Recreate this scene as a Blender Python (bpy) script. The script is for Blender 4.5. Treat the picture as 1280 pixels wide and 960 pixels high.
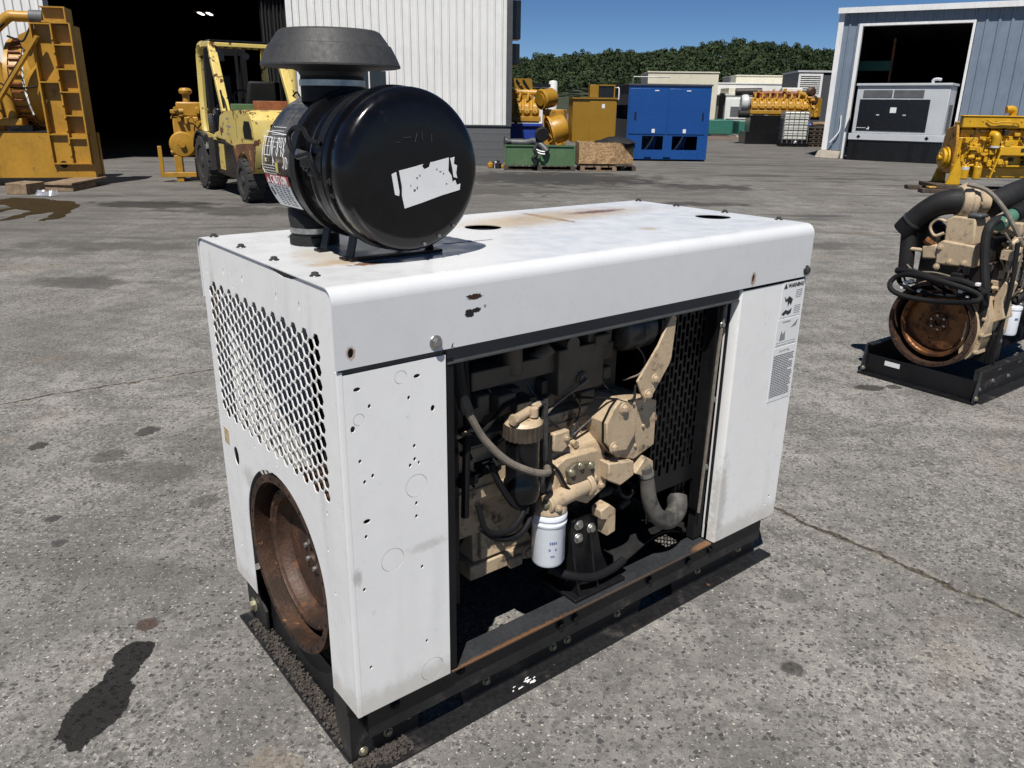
import bpy, bmesh, math, random
from mathutils import Vector, Matrix, Quaternion
from mathutils.geometry import delaunay_2d_cdt
R = math.radians
PI = math.pi
for _o in list(bpy.data.objects):
    bpy.data.objects.remove(_o)
SC = bpy.context.scene
COL = SC.collection

# ---------------------------------------------------------------- camera
PITCH, ROLL, FPX = 0.3394, 0.0143, 982.07
cam_data = bpy.data.cameras.new('camera')
cam = bpy.data.objects.new('camera', cam_data)
COL.objects.link(cam)
fw = Vector((0, math.cos(PITCH), -math.sin(PITCH)))
r0 = Vector((1, 0, 0))
u0 = r0.cross(fw)
rr = r0 * math.cos(ROLL) + u0 * math.sin(ROLL)
uu = u0 * math.cos(ROLL) - r0 * math.sin(ROLL)
cm = Matrix((rr, uu, -fw)).transposed().to_4x4()
cm.translation = (0, 0, 1.65)
cam.matrix_world = cm
cam_data.sensor_width = 36
cam_data.lens = FPX / 1280 * 36
cam_data.clip_start = 0.05
cam_data.clip_end = 3000
SC.camera = cam

# ---------------------------------------------------------------- sky, sun, exposure
SUN_TO = Vector((-0.097, -0.569, 1.0)).normalized()      # towards the sun
SUN_EL = math.asin(SUN_TO.z)
world = bpy.data.worlds.new('World')
SC.world = world
world.use_nodes = True
wn = world.node_tree.nodes
wl = world.node_tree.links
wn.clear()
sky = wn.new('ShaderNodeTexSky')
sky.sky_type = 'NISHITA'
sky.sun_disc = False
sky.sun_elevation = SUN_EL
sky.sun_rotation = math.atan2(SUN_TO.x, SUN_TO.y)
sky.air_density = 0.6
sky.dust_density = 0.0
sky.ozone_density = 3.0
sky.altitude = 2000
wbg = wn.new('ShaderNodeBackground')
wbg.inputs['Strength'].default_value = 0.056
whs = wn.new('ShaderNodeHueSaturation')
whs.inputs['Saturation'].default_value = 1.16
wout = wn.new('ShaderNodeOutputWorld')
wl.new(sky.outputs[0], whs.inputs['Color'])
wl.new(whs.outputs[0], wbg.inputs['Color'])
wl.new(wbg.outputs[0], wout.inputs['Surface'])
sun_d = bpy.data.lights.new('sun', 'SUN')
sun_d.energy = 4.7
sun_d.angle = R(0.53)
sun_d.color = (1.0, 0.955, 0.89)
sun = bpy.data.objects.new('sun', sun_d)
COL.objects.link(sun)
sun.rotation_euler = SUN_TO.to_track_quat('Z', 'Y').to_euler()
sun.location = (0, -10, 20)
SC.cycles.max_bounces = 6
SC.cycles.diffuse_bounces = 3
SC.cycles.glossy_bounces = 3
SC.cycles.transparent_max_bounces = 6
vs = SC.view_settings
vs.view_transform = 'Standard'
vs.look = 'None'
vs.gamma = 1
vs.exposure = 0.42
vs.use_curve_mapping = False

# ---------------------------------------------------------------- mesh helpers
def frame_of(p0, p1):
    z = (Vector(p1) - Vector(p0))
    L = z.length
    z = z / L if L > 1e-9 else Vector((0, 0, 1))
    a = Vector((0, 0, 1)) if abs(z.z) < 0.9 else Vector((1, 0, 0))
    x = a.cross(z).normalized()
    y = z.cross(x)
    return x, y, z, L

def smooth_path(pts, k=6):
    pts = [Vector(p) for p in pts]
    if len(pts) < 3 or k < 2:
        return pts
    out = []
    P = [pts[0] * 2 - pts[1]] + pts + [pts[-1] * 2 - pts[-2]]
    for i in range(1, len(P) - 2):
        a, b, c, d = P[i - 1], P[i], P[i + 1], P[i + 2]
        for j in range(k):
            t = j / k
            out.append(0.5 * ((2 * b) + (c - a) * t + (2 * a - 5 * b + 4 * c - d) * t * t + (3 * b - a - 3 * c + d) * t ** 3))
    out.append(pts[-1])
    return out

def map3(plane, a, b, d):
    if plane == 'xz':
        return (a, d, b)
    if plane == 'yz':
        return (d, a, b)
    return (a, b, d)

def circ(cx, cy, rx, ry=None, n=16, a0=0.0, a1=2 * PI, close=True):
    ry = rx if ry is None else ry
    m = n if close else n - 1
    return [(cx + rx * math.cos(a0 + (a1 - a0) * i / m), cy + ry * math.sin(a0 + (a1 - a0) * i / m)) for i in range(n)]

def inside(p, poly):
    c = False
    n = len(poly)
    for i in range(n):
        x1, y1 = poly[i]
        x2, y2 = poly[i - 1]
        if (y1 > p[1]) != (y2 > p[1]) and p[0] < (x2 - x1) * (p[1] - y1) / (y2 - y1) + x1:
            c = not c
    return c

class MB:
    def __init__(s):
        s.v = []
        s.f = []
    def add(s, vs_, fs):
        o = len(s.v)
        s.v += [tuple(v) for v in vs_]
        s.f += [[i + o for i in f] for f in fs]
        return s
    def box(s, x0, x1, y0, y1, z0, z1):
        return s.add([(x, y, z) for x in (x0, x1) for y in (y0, y1) for z in (z0, z1)],
                     [(0, 1, 3, 2), (4, 6, 7, 5), (0, 4, 5, 1), (2, 3, 7, 6), (0, 2, 6, 4), (1, 5, 7, 3)])
    def hexa(s, b, t):
        """b, t: 4 bottom and 4 top corners, counter-clockwise from above"""
        return s.add(list(b) + list(t), [(3, 2, 1, 0), (4, 5, 6, 7), (0, 1, 5, 4), (1, 2, 6, 5), (2, 3, 7, 6), (3, 0, 4, 7)])
    def bar(s, p0, p1, w, h, up=(0, 0, 1)):
        p0, p1 = Vector(p0), Vector(p1)
        z = (p1 - p0).normalized()
        up = Vector(up)
        if abs(z.dot(up)) > 0.95:
            up = Vector((1, 0, 0))
        x = up.cross(z).normalized() * (w / 2)
        y = z.cross(x).normalized() * (h / 2)
        vs_ = [p + sx * x + sy * y for p in (p0, p1) for sx, sy in ((-1, -1), (1, -1), (1, 1), (-1, 1))]
        return s.add(vs_, [(3, 2, 1, 0), (4, 5, 6, 7), (0, 1, 5, 4), (1, 2, 6, 5), (2, 3, 7, 6), (3, 0, 4, 7)])
    def cyl(s, p0, p1, r, r1=None, n=20, caps=True):
        r1 = r if r1 is None else r1
        x, y, z, L = frame_of(p0, p1)
        vs_ = []
        for p, q in ((Vector(p0), r), (Vector(p1), r1)):
            for i in range(n):
                a = 2 * PI * i / n
                vs_.append(p + x * (q * math.cos(a)) + y * (q * math.sin(a)))
        fs = [(i, (i + 1) % n, n + (i + 1) % n, n + i) for i in range(n)]
        if caps:
            fs += [tuple(range(n - 1, -1, -1)), tuple(range(n, 2 * n))]
        return s.add(vs_, fs)
    def lathe(s, prof, o, axis=(0, 0, 1), n=32):
        """prof: list of (radius, height along axis)"""
        o = Vector(o)
        x, y, z, L = frame_of((0, 0, 0), axis)
        vs_ = []
        fs = []
        m = len(prof)
        for r, h in prof:
            for i in range(n):
                a = 2 * PI * i / n
                vs_.append(o + z * h + x * (max(r, 1e-5) * math.cos(a)) + y * (max(r, 1e-5) * math.sin(a)))
        for j in range(m - 1):
            for i in range(n):
                k = (i + 1) % n
                fs.append((j * n + i, j * n + k, (j + 1) * n + k, (j + 1) * n + i))
        if prof[0][0] > 1e-4:
            fs.append(tuple(range(n - 1, -1, -1)))
        if prof[-1][0] > 1e-4:
            fs.append(tuple(range((m - 1) * n, m * n)))
        return s.add(vs_, fs)
    def ring(s, o, axis, ri, ro, t, n=40):
        return s.lathe_closed([(ri, 0), (ro, 0), (ro, t), (ri, t)], o, axis, n)
    def lathe_closed(s, prof, o, axis, n=40):
        o = Vector(o)
        x, y, z, L = frame_of((0, 0, 0), axis)
        m = len(prof)
        vs_ = []
        fs = []
        for r, h in prof:
            for i in range(n):
                a = 2 * PI * i / n
                vs_.append(o + z * h + x * (r * math.cos(a)) + y * (r * math.sin(a)))
        for j in range(m):
            jj = (j + 1) % m
            for i in range(n):
                k = (i + 1) % n
                fs.append((j * n + i, j * n + k, jj * n + k, jj * n + i))
        return s.add(vs_, fs)
    def tube(s, pts, r, n=10, k=6, r1=None):
        pts = smooth_path(pts, k)
        m = len(pts)
        vs_ = []
        fs = []
        t = (pts[1] - pts[0]).normalized()
        a = Vector((0, 0, 1)) if abs(t.z) < 0.9 else Vector((1, 0, 0))
        x = a.cross(t).normalized()
        for j, p in enumerate(pts):
            t = (pts[min(j + 1, m - 1)] - pts[max(j - 1, 0)]).normalized()
            x = (x - t * x.dot(t)).normalized()
            y = t.cross(x)
            q = r if r1 is None else r + (r1 - r) * j / (m - 1)
            for i in range(n):
                b = 2 * PI * i / n
                vs_.append(p + x * (q * math.cos(b)) + y * (q * math.sin(b)))
        for j in range(m - 1):
            for i in range(n):
                k2 = (i + 1) % n
                fs.append((j * n + i, j * n + k2, (j + 1) * n + k2, (j + 1) * n + i))
        fs.append(tuple(range(n - 1, -1, -1)))
        fs.append(tuple(range((m - 1) * n, m * n)))
        return s.add(vs_, fs)
    def prism(s, poly, plane, d0, d1):
        n = len(poly)
        vs_ = [map3(plane, a, b, d0) for a, b in poly] + [map3(plane, a, b, d1) for a, b in poly]
        fs = [tuple(range(n - 1, -1, -1)), tuple(range(n, 2 * n))]
        fs += [(i, (i + 1) % n, n + (i + 1) % n, n + i) for i in range(n)]
        return s.add(vs_, fs)
    def sheet(s, outer, holes, plane, d0, d1):
        """flat sheet with real holes"""
        pts = []
        edges = []
        for poly in [outer] + list(holes):
            o = len(pts)
            pts += [Vector(p) for p in poly]
            edges += [(o + i, o + (i + 1) % len(poly)) for i in range(len(poly))]
        vo, eo, fo, _, _, _ = delaunay_2d_cdt(pts, edges, [], 0, 1e-6)
        boxes = [(min(p[0] for p in h), max(p[0] for p in h), min(p[1] for p in h), max(p[1] for p in h)) for h in holes]
        tris = []
        for f in fo:
            c = ((vo[f[0]][0] + vo[f[1]][0] + vo[f[2]][0]) / 3, (vo[f[0]][1] + vo[f[1]][1] + vo[f[2]][1]) / 3)
            if not inside(c, outer):
                continue
            if any(b[0] <= c[0] <= b[1] and b[2] <= c[1] <= b[3] and inside(c, h) for b, h in zip(boxes, holes)):
                continue
            tris.append(tuple(f))
        n = len(vo)
        vs_ = [map3(plane, p[0], p[1], d0) for p in vo] + [map3(plane, p[0], p[1], d1) for p in vo]
        fs = [t for t in tris] + [tuple(i + n for i in reversed(t)) for t in tris]
        cnt = {}
        for t in tris:
            for a, b in ((t[0], t[1]), (t[1], t[2]), (t[2], t[0])):
                cnt[(a, b)] = 1
        for (a, b) in cnt:
            if (b, a) not in cnt:
                fs.append((b, a, a + n, b + n))
        return s.add(vs_, fs)
    def xform(s, M, start=0):
        s.v[start:] = [tuple(M @ Vector(v)) for v in s.v[start:]]
        return s
    def mesh(s, name, angle=35):
        me = bpy.data.meshes.new(name)
        me.from_pydata(s.v, [], s.f)
        bm = bmesh.new()
        bm.from_mesh(me)
        bmesh.ops.recalc_face_normals(bm, faces=bm.faces)
        bm.to_mesh(me)
        bm.free()
        me.polygons.foreach_set('use_smooth', [True] * len(me.polygons))
        me.set_sharp_from_angle(angle=R(angle))
        return me
    def build(s, name, mat, parent=None, bevel=0.0, angle=35, seg=2):
        me = s.mesh(name, angle)
        return link(name, me, mat, parent, bevel, seg)

def link(name, me, mat, parent=None, bevel=0.0, seg=2):
    if mat is not None and not me.materials:
        me.materials.append(mat)
    o = bpy.data.objects.new(name, me)
    COL.objects.link(o)
    if parent is not None:
        o.parent = parent
    if bevel > 0:
        m = o.modifiers.new('bevel', 'BEVEL')
        m.width = bevel
        m.segments = seg
        m.limit_method = 'ANGLE'
        m.angle_limit = R(40)
        m.use_clamp_overlap = True
    return o

def tag(o, label, cat, group=None):
    o['label'] = label
    o['category'] = cat
    if group:
        o['group'] = group
    return o

def struct(o, kind='structure', label=None, cat=None):
    o['kind'] = kind
    if label:
        o['label'] = label
    if cat:
        o['category'] = cat
    return o

def thing(name, label, cat, loc=(0, 0, 0), rz=0.0, group=None):
    o = bpy.data.objects.new(name, None)
    o.empty_display_size = 0.1
    COL.objects.link(o)
    o.location = loc
    o.rotation_euler = (0, 0, rz)
    return tag(o, label, cat, group)

def BX(p, name, m, x0, x1, y0, y1, z0, z1, bev=0.0):
    return MB().box(x0, x1, y0, y1, z0, z1).build(name, m, p, bev)
def CY(p, name, m, a, b, r, r1=None, n=20, bev=0.0):
    return MB().cyl(a, b, r, r1, n).build(name, m, p, bev)
def TU(p, name, m, pts, r, n=10, k=6, r1=None):
    return MB().tube(pts, r, n, k, r1).build(name, m, p)
def PR(p, name, m, poly, plane, d0, d1, bev=0.0):
    return MB().prism(poly, plane, d0, d1).build(name, m, p, bev)
def LA(p, name, m, prof, o, axis=(0, 0, 1), n=32):
    return MB().lathe(prof, o, axis, n).build(name, m, p)

_bolt = {}
def bolt(parent, loc, axis, r, m, name='bolt', washer=True):
    key = (m.name, washer)
    if key not in _bolt:
        b = MB()
        if washer:
            b.lathe([(1.45, 0), (1.5, 0.1), (1.4, 0.25), (0.9, 0.28)], (0, 0, 0), (0, 0, 1), 14)
        b.cyl((0, 0, 0.0), (0, 0, 0.95), 1.0, 0.97, 6)
        b.lathe([(0.8, 0.95), (0.62, 1.08), (0.0, 1.1)], (0, 0, 0), (0, 0, 1), 10)
        _bolt[key] = b.mesh('bolt')
        _bolt[key].materials.append(m)
    o = bpy.data.objects.new(name, _bolt[key])
    COL.objects.link(o)
    o.parent = parent
    o.location = loc
    o.scale = (r, r, r)
    o.rotation_euler = Vector(axis).to_track_quat('Z', 'Y').to_euler()
    return o

def copy_tree(o, parent=None):
    c = o.copy()
    COL.objects.link(c)
    c.parent = parent
    for ch in list(o.children):
        copy_tree(ch, c)
    return c

def text(parent, name, s, size, M, m, ext=0.0004, bold=0.0):
    cu = bpy.data.curves.new('t', 'FONT')
    cu.body = s
    cu.size = size
    cu.extrude = ext
    cu.offset = bold
    cu.resolution_u = 2
    to = bpy.data.objects.new('t', cu)
    COL.objects.link(to)
    dg = bpy.context.evaluated_depsgraph_get()
    me = bpy.data.meshes.new_from_object(to.evaluated_get(dg))
    bpy.data.objects.remove(to)
    me.transform(M)
    me.materials.clear()
    return link(name, me, m, parent)

# ---------------------------------------------------------------- materials
def nn(nt, t, **kw):
    n = nt.nodes.new(t)
    for k, v in kw.items():
        if k.startswith('i_'):
            key = k[2:]
            key = int(key) if key.isdigit() else key.replace('_', ' ')
            n.inputs[key].default_value = v
        else:
            setattr(n, k, v)
    return n

def mix(nt, fac, a, b, mode='MIX'):
    n = nt.nodes.new('ShaderNodeMix')
    n.data_type = 'RGBA'
    n.blend_type = mode
    for sock, v in ((n.inputs['Factor'], fac), (n.inputs['A'], a), (n.inputs['B'], b)):
        if isinstance(v, bpy.types.NodeSocket):
            nt.links.new(v, sock)
        elif isinstance(v, (int, float)):
            sock.default_value = v
        else:
            sock.default_value = (*v, 1)
    return n.outputs['Result']

def math_(nt, op, a, b=None, c=None):
    n = nt.nodes.new('ShaderNodeMath')
    n.operation = op
    for i, v in enumerate((a, b, c)):
        if v is None:
            continue
        if isinstance(v, bpy.types.NodeSocket):
            nt.links.new(v, n.inputs[i])
        else:
            n.inputs[i].default_value = v
    return n.outputs[0]

def ramp(nt, v, lo, hi, a=0.0, b=1.0):
    n = nn(nt, 'ShaderNodeMapRange', clamp=True, interpolation_type='SMOOTHSTEP')
    nt.links.new(v, n.inputs['Value'])
    n.inputs['From Min'].default_value = lo
    n.inputs['From Max'].default_value = hi
    n.inputs['To Min'].default_value = a
    n.inputs['To Max'].default_value = b
    return n.outputs['Result']

def noise(nt, vec, scale, detail=4.0, rough=0.55):
    n = nn(nt, 'ShaderNodeTexNoise', i_Scale=scale, i_Detail=detail, i_Roughness=rough)
    nt.links.new(vec, n.inputs['Vector'])
    return n.outputs['Fac']

def vmath(nt, op, a, b=None):
    n = nt.nodes.new('ShaderNodeVectorMath')
    n.operation = op
    for i, v in enumerate((a, b)):
        if v is None:
            continue
        if isinstance(v, bpy.types.NodeSocket):
            nt.links.new(v, n.inputs[i])
        else:
            n.inputs[i].default_value = v
    return n.outputs[1] if op in ('LENGTH', 'DISTANCE', 'DOT_PRODUCT') else n.outputs[0]

def blob(nt, P, c, r, nz, amp=0.7, edge=0.25, rot=0.0):
    """1 inside an ellipsoid with a ragged edge, 0 outside"""
    d = vmath(nt, 'SUBTRACT', P, c)
    if rot:
        n = nn(nt, 'ShaderNodeVectorRotate', rotation_type='Z_AXIS')
        n.inputs['Angle'].default_value = -rot
        nt.links.new(d, n.inputs['Vector'])
        d = n.outputs[0]
    d = vmath(nt, 'DIVIDE', d, r)
    L = vmath(nt, 'LENGTH', d)
    L = math_(nt, 'ADD', L, math_(nt, 'MULTIPLY', math_(nt, 'SUBTRACT', nz, 0.5), amp * 2))
    return ramp(nt, L, 1 - edge, 1 + edge, 1.0, 0.0)

def mat(name, col, rough=0.5, metal=0.0, var=0.12, vscale=5.0, bump=0.0, bscale=60.0,
        patches=None, blobs=None, coat=0.0, spec=0.5, streak=0.0):
    """patches: list of (colour, scale, lo, hi, roughness); blobs: list of (centre, radii, colour, amp, edge, strength)"""
    m = bpy.data.materials.new(name)
    m.use_nodes = True
    nt = m.node_tree
    bs = nt.nodes['Principled BSDF']
    tc = nn(nt, 'ShaderNodeTexCoord')
    P = tc.outputs['Object']
    n1 = noise(nt, P, vscale, 3)
    n2 = noise(nt, P, vscale * 7.3, 2)
    f = math_(nt, 'ADD', math_(nt, 'MULTIPLY', n1, 0.7), math_(nt, 'MULTIPLY', n2, 0.3))
    f = ramp(nt, f, 0.3, 0.7)
    dark = tuple(c * (1 - var) for c in col)
    lite = tuple(min(1, c * (1 + var)) for c in col)
    c = mix(nt, f, dark, lite)
    rg = ramp(nt, n2, 0.2, 0.8, max(0.02, rough - 0.08), min(1, rough + 0.08))
    if streak:
        mp = nn(nt, 'ShaderNodeMapping')
        mp.inputs['Scale'].default_value = (9, 9, 0.8)
        nt.links.new(P, mp.inputs['Vector'])
        s_ = ramp(nt, noise(nt, mp.outputs[0], 1.5, 4), 0.52, 0.75)
        c = mix(nt, math_(nt, 'MULTIPLY', s_, streak), c, tuple(x * 0.45 for x in col))
    for (pc, ps, lo, hi, pr) in patches or []:
        k = ramp(nt, noise(nt, P, ps, 4, 0.62), lo, hi)
        c = mix(nt, k, c, pc)
        mx = nn(nt, 'ShaderNodeMix')
        nt.links.new(k, mx.inputs[0])
        nt.links.new(rg, mx.inputs[2])
        mx.inputs[3].default_value = pr
        rg = mx.outputs[0]
    if blobs:
        nzs = {}
        for (bc, br, bcol, amp, edge, st) in blobs:
            sc = round(1.2 / max(min(br), 0.004), 1)
            if sc not in nzs:
                nzs[sc] = noise(nt, P, sc, 3, 0.65)
            k = math_(nt, 'MULTIPLY', blob(nt, P, bc, br, nzs[sc], amp, edge), st)
            c = mix(nt, k, c, bcol)
    nt.links.new(c, bs.inputs['Base Color'])
    nt.links.new(rg, bs.inputs['Roughness'])
    bs.inputs['Metallic'].default_value = metal
    bs.inputs['Specular IOR Level'].default_value = spec
    bs.inputs['Coat Weight'].default_value = coat
    bs.inputs['Coat Roughness'].default_value = 0.08
    if bump:
        b = nn(nt, 'ShaderNodeBump', i_Strength=bump, i_Distance=0.01)
        nt.links.new(noise(nt, P, bscale, 2), b.inputs['Height'])
        nt.links.new(b.outputs[0], bs.inputs['Normal'])
    return m

RUST = (0.12, 0.045, 0.018)
RUSTD = (0.05, 0.022, 0.012)
M = {}
M['white'] = mat('white_paint', (0.735, 0.738, 0.732), 0.32, var=0.035, vscale=2.5, bump=0.10, bscale=3.0, streak=0.12,
                 patches=[((0.40, 0.39, 0.37), 26, 0.68, 0.80, 0.6), ((0.52, 0.50, 0.46), 4.5, 0.64, 0.92, 0.5)],
                 blobs=[((0.8, 0.0, 0.2), (1.6, 1.2, 0.06), (0.42, 0.39, 0.34), 0.9, 0.5, 0.55), ((0.215, 0.0, 0.62), (0.05, 0.03, 0.012), (0.42, 0.41, 0.40), 0.9, 0.6, 0.5), ((0.0, 0.62, 0.62), (0.03, 0.05, 0.03), (0.45, 0.44, 0.42), 0.9, 0.6, 0.6), ((0.0, 0.12, 0.95), (0.03, 0.02, 0.25), (0.46, 0.44, 0.42), 0.9, 0.6, 0.4), ((1.41, 0.0, 0.36), (0.03, 0.03, 0.14), (0.36, 0.34, 0.31), 0.9, 0.5, 0.6), ((0.0, 0.76, 1.1), (0.03, 0.02, 0.12), (0.50, 0.45, 0.36), 0.8, 0.6, 0.6), ((0.02, 0.0, 0.60), (0.012, 0.03, 0.02), (0.30, 0.29, 0.28), 0.8, 0.5, 0.6)])
ROOFB = [((0.17, 0.26, 1.293), (0.09, 0.035, 0.02), (0.42, 0.30, 0.17), 0.9, 0.5, 0.75),
         ((0.20, 0.205, 1.293), (0.05, 0.018, 0.02), (0.16, 0.06, 0.02), 1.0, 0.3, 0.9),
         ((0.15, 0.36, 1.293), (0.06, 0.09, 0.02), (0.50, 0.42, 0.30), 0.9, 0.5, 0.5),
         ((1.10, 0.60, 1.293), (0.022, 0.13, 0.02), (0.20, 0.075, 0.02), 0.5, 0.30, 0.95),
         ((1.18, 0.62, 1.293), (0.34, 0.10, 0.02), (0.42, 0.30, 0.15), 0.6, 0.7, 0.75),
         ((1.36, 0.63, 1.293), (0.12, 0.03, 0.02), (0.16, 0.06, 0.02), 0.6, 0.5, 0.9),
         ((0.92, 0.56, 1.293), (0.16, 0.09, 0.02), (0.44, 0.34, 0.20), 0.6, 0.7, 0.7),
         ((1.20, 0.23, 1.293), (0.03, 0.03, 0.02), (0.45, 0.34, 0.16), 0.9, 0.4, 0.6),
         ((0.356, -0.005, 1.232), (0.022, 0.03, 0.007), (0.035, 0.014, 0.01), 0.9, 0.15, 1.0),
         ((0.342, -0.005, 1.194), (0.013, 0.03, 0.010), (0.012, 0.01, 0.01), 0.7, 0.12, 1.0),
         ((0.362, -0.005, 1.199), (0.012, 0.03, 0.006), (0.012, 0.01, 0.01), 0.8, 0.12, 1.0),
         ((0.386, -0.005, 1.205), (0.004, 0.03, 0.004), (0.20, 0.18, 0.19), 0.5, 0.2, 0.9),
         ((0.033, -0.005, 1.152), (0.010, 0.03, 0.015), (0.28, 0.15, 0.07), 0.6, 0.3, 0.8),
         ((1.444, -0.005, 1.143), (0.012, 0.03, 0.022), (0.25, 0.13, 0.06), 0.5, 0.3, 0.8)]
M['roof'] = mat('dimmed_white_paint', (0.57, 0.582, 0.595), 0.30, var=0.04, vscale=2.0, bump=0.04, bscale=2.2,  # same white paint, darkened so the sunlit top does not clip
                patches=[((0.42, 0.40, 0.37), 30, 0.70, 0.78, 0.6), ((0.50, 0.48, 0.44), 5.0, 0.66, 0.92, 0.5)], blobs=ROOFB)
M['black'] = mat('black_paint', (0.007, 0.007, 0.008), 0.4, var=0.3, spec=0.3)
M['gloss_black'] = mat('gloss_black_paint', (0.004, 0.004, 0.005), 0.20, var=0.25, coat=0.12, spec=0.32,
                       patches=[((0.03, 0.029, 0.028), 18, 0.66, 0.8, 0.4)])
M['matte_black'] = mat('matte_black', (0.006, 0.006, 0.007), 0.7, var=0.25, spec=0.25)
M['rubber'] = mat('rubber', (0.013, 0.013, 0.0135), 0.65, var=0.3, bump=0.1, bscale=90, spec=0.3)
M['cap'] = mat('weathered_plastic', (0.034, 0.034, 0.035), 0.62, var=0.22, vscale=9, bump=0.08, bscale=120)
M['skid'] = mat('black_skid_paint', (0.009, 0.009, 0.010), 0.5, var=0.3, vscale=10, bump=0.15, bscale=160,
                patches=[((0.055, 0.049, 0.043), 9, 0.54, 0.78, 0.85), ((0.16, 0.15, 0.135), 45, 0.70, 0.76, 0.9),
                         (RUST, 13, 0.68, 0.74, 0.9)])
M['rail'] = mat('rubbed_black_rail', (0.026, 0.028, 0.031), 0.45, var=0.25, vscale=9, bump=0.1, bscale=120,
                patches=[((0.02, 0.018, 0.018), 20, 0.62, 0.7, 0.6)],
                blobs=[((0.5, 0.004, 0.198), (0.22, 0.012, 0.05), (0.16, 0.075, 0.03), 0.8, 0.35, 0.75), ((0.95, 0.004, 0.198), (0.35, 0.006, 0.05), (0.10, 0.055, 0.03), 0.9, 0.4, 0.6), ((1.36, 0.01, 0.198), (0.06, 0.02, 0.05), (0.20, 0.10, 0.045), 0.8, 0.35, 0.8)])
M['tan'] = mat('tan_engine_paint', (0.42, 0.325, 0.215), 0.45, var=0.14, vscale=10, bump=0.14, bscale=150,
               patches=[((0.24, 0.175, 0.11), 34, 0.54, 0.70, 0.6), ((0.06, 0.045, 0.03), 9, 0.60, 0.72, 0.7)])
M['tan_shaded'] = mat('shaded_tan_paint', (0.095, 0.078, 0.056), 0.55, var=0.2, vscale=14, bump=0.15, bscale=120,  # the tan paint darkened to stand for shade on the upper engine
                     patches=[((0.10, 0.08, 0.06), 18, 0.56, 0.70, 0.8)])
M['rust'] = mat('rusty_iron', (0.060, 0.031, 0.019), 0.6, 0.3, var=0.35, vscale=10, bump=0.2, bscale=120,
                patches=[((0.03, 0.017, 0.011), 8, 0.5, 0.65, 0.7), ((0.26, 0.14, 0.06), 30, 0.64, 0.72, 0.5)])
M['rust_dark'] = mat('dark_rust', (0.050, 0.026, 0.016), 0.6, 0.2, var=0.4, vscale=9, bump=0.2, bscale=110, patches=[((0.13, 0.055, 0.022), 12, 0.55, 0.70, 0.7), ((0.018, 0.012, 0.010), 7, 0.52, 0.66, 0.6)])
M['rust_hot'] = mat('bronze_iron', (0.16, 0.068, 0.024), 0.42, 0.6, var=0.4, vscale=8, bump=0.2, bscale=90,
                    patches=[((0.035, 0.016, 0.010), 6, 0.48, 0.64, 0.6), ((0.07, 0.03, 0.014), 22, 0.52, 0.66, 0.7)])  # the dark patches also stand for shadows of the wiring harness
M['steel'] = mat('zinc_steel', (0.42, 0.42, 0.40), 0.32, 0.9, var=0.2, vscale=60)
M['olive_steel'] = mat('yellow_zinc', (0.36, 0.34, 0.25), 0.4, 0.8, var=0.25, vscale=60)
M['dark_steel'] = mat('dark_steel', (0.10, 0.10, 0.10), 0.4, 0.8, var=0.25, vscale=50)
M['filter'] = mat('filter_white', (0.72, 0.76, 0.82), 0.25, var=0.03, coat=0.3)
M['print'] = mat('print_black', (0.02, 0.02, 0.022), 0.6)
M['print_grey'] = mat('print_grey', (0.22, 0.22, 0.23), 0.6)
M['print_blue'] = mat('print_blue', (0.10, 0.14, 0.28), 0.5)
M['decal'] = mat('decal_white', (0.66, 0.67, 0.67), 0.45, var=0.04, patches=[((0.5, 0.49, 0.47), 20, 0.6, 0.8, 0.6)])
M['sticker'] = mat('aged_sticker', (0.42, 0.34, 0.20), 0.6, var=0.25, vscale=40, patches=[((0.2, 0.13, 0.06), 50, 0.55, 0.65, 0.7)])
M['red'] = mat('decal_red', (0.33, 0.035, 0.04), 0.45)
M['chalk'] = mat('paint_marker', (0.68, 0.68, 0.68), 0.6)
M['hose_grey'] = mat('dusty_grey_hose', (0.085, 0.08, 0.07), 0.7, var=0.3, vscale=25, bump=0.1, bscale=120, patches=[((0.03, 0.029, 0.028), 14, 0.5, 0.65, 0.7)])
M['hose_tan'] = mat('dusty_hose', (0.15, 0.13, 0.105), 0.75, var=0.25, vscale=40, bump=0.1, bscale=200)
M['header'] = mat('header_grey', (0.05, 0.052, 0.054), 0.5, var=0.2)
M['brown_collar'] = mat('brown_collar', (0.05, 0.038, 0.026), 0.6, var=0.3, vscale=30)
M['brown'] = mat('brown_black_paint_shade', (0.018, 0.014, 0.012), 0.5, var=0.3)  # paint of dark parts; also stands for shade on two engines
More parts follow.
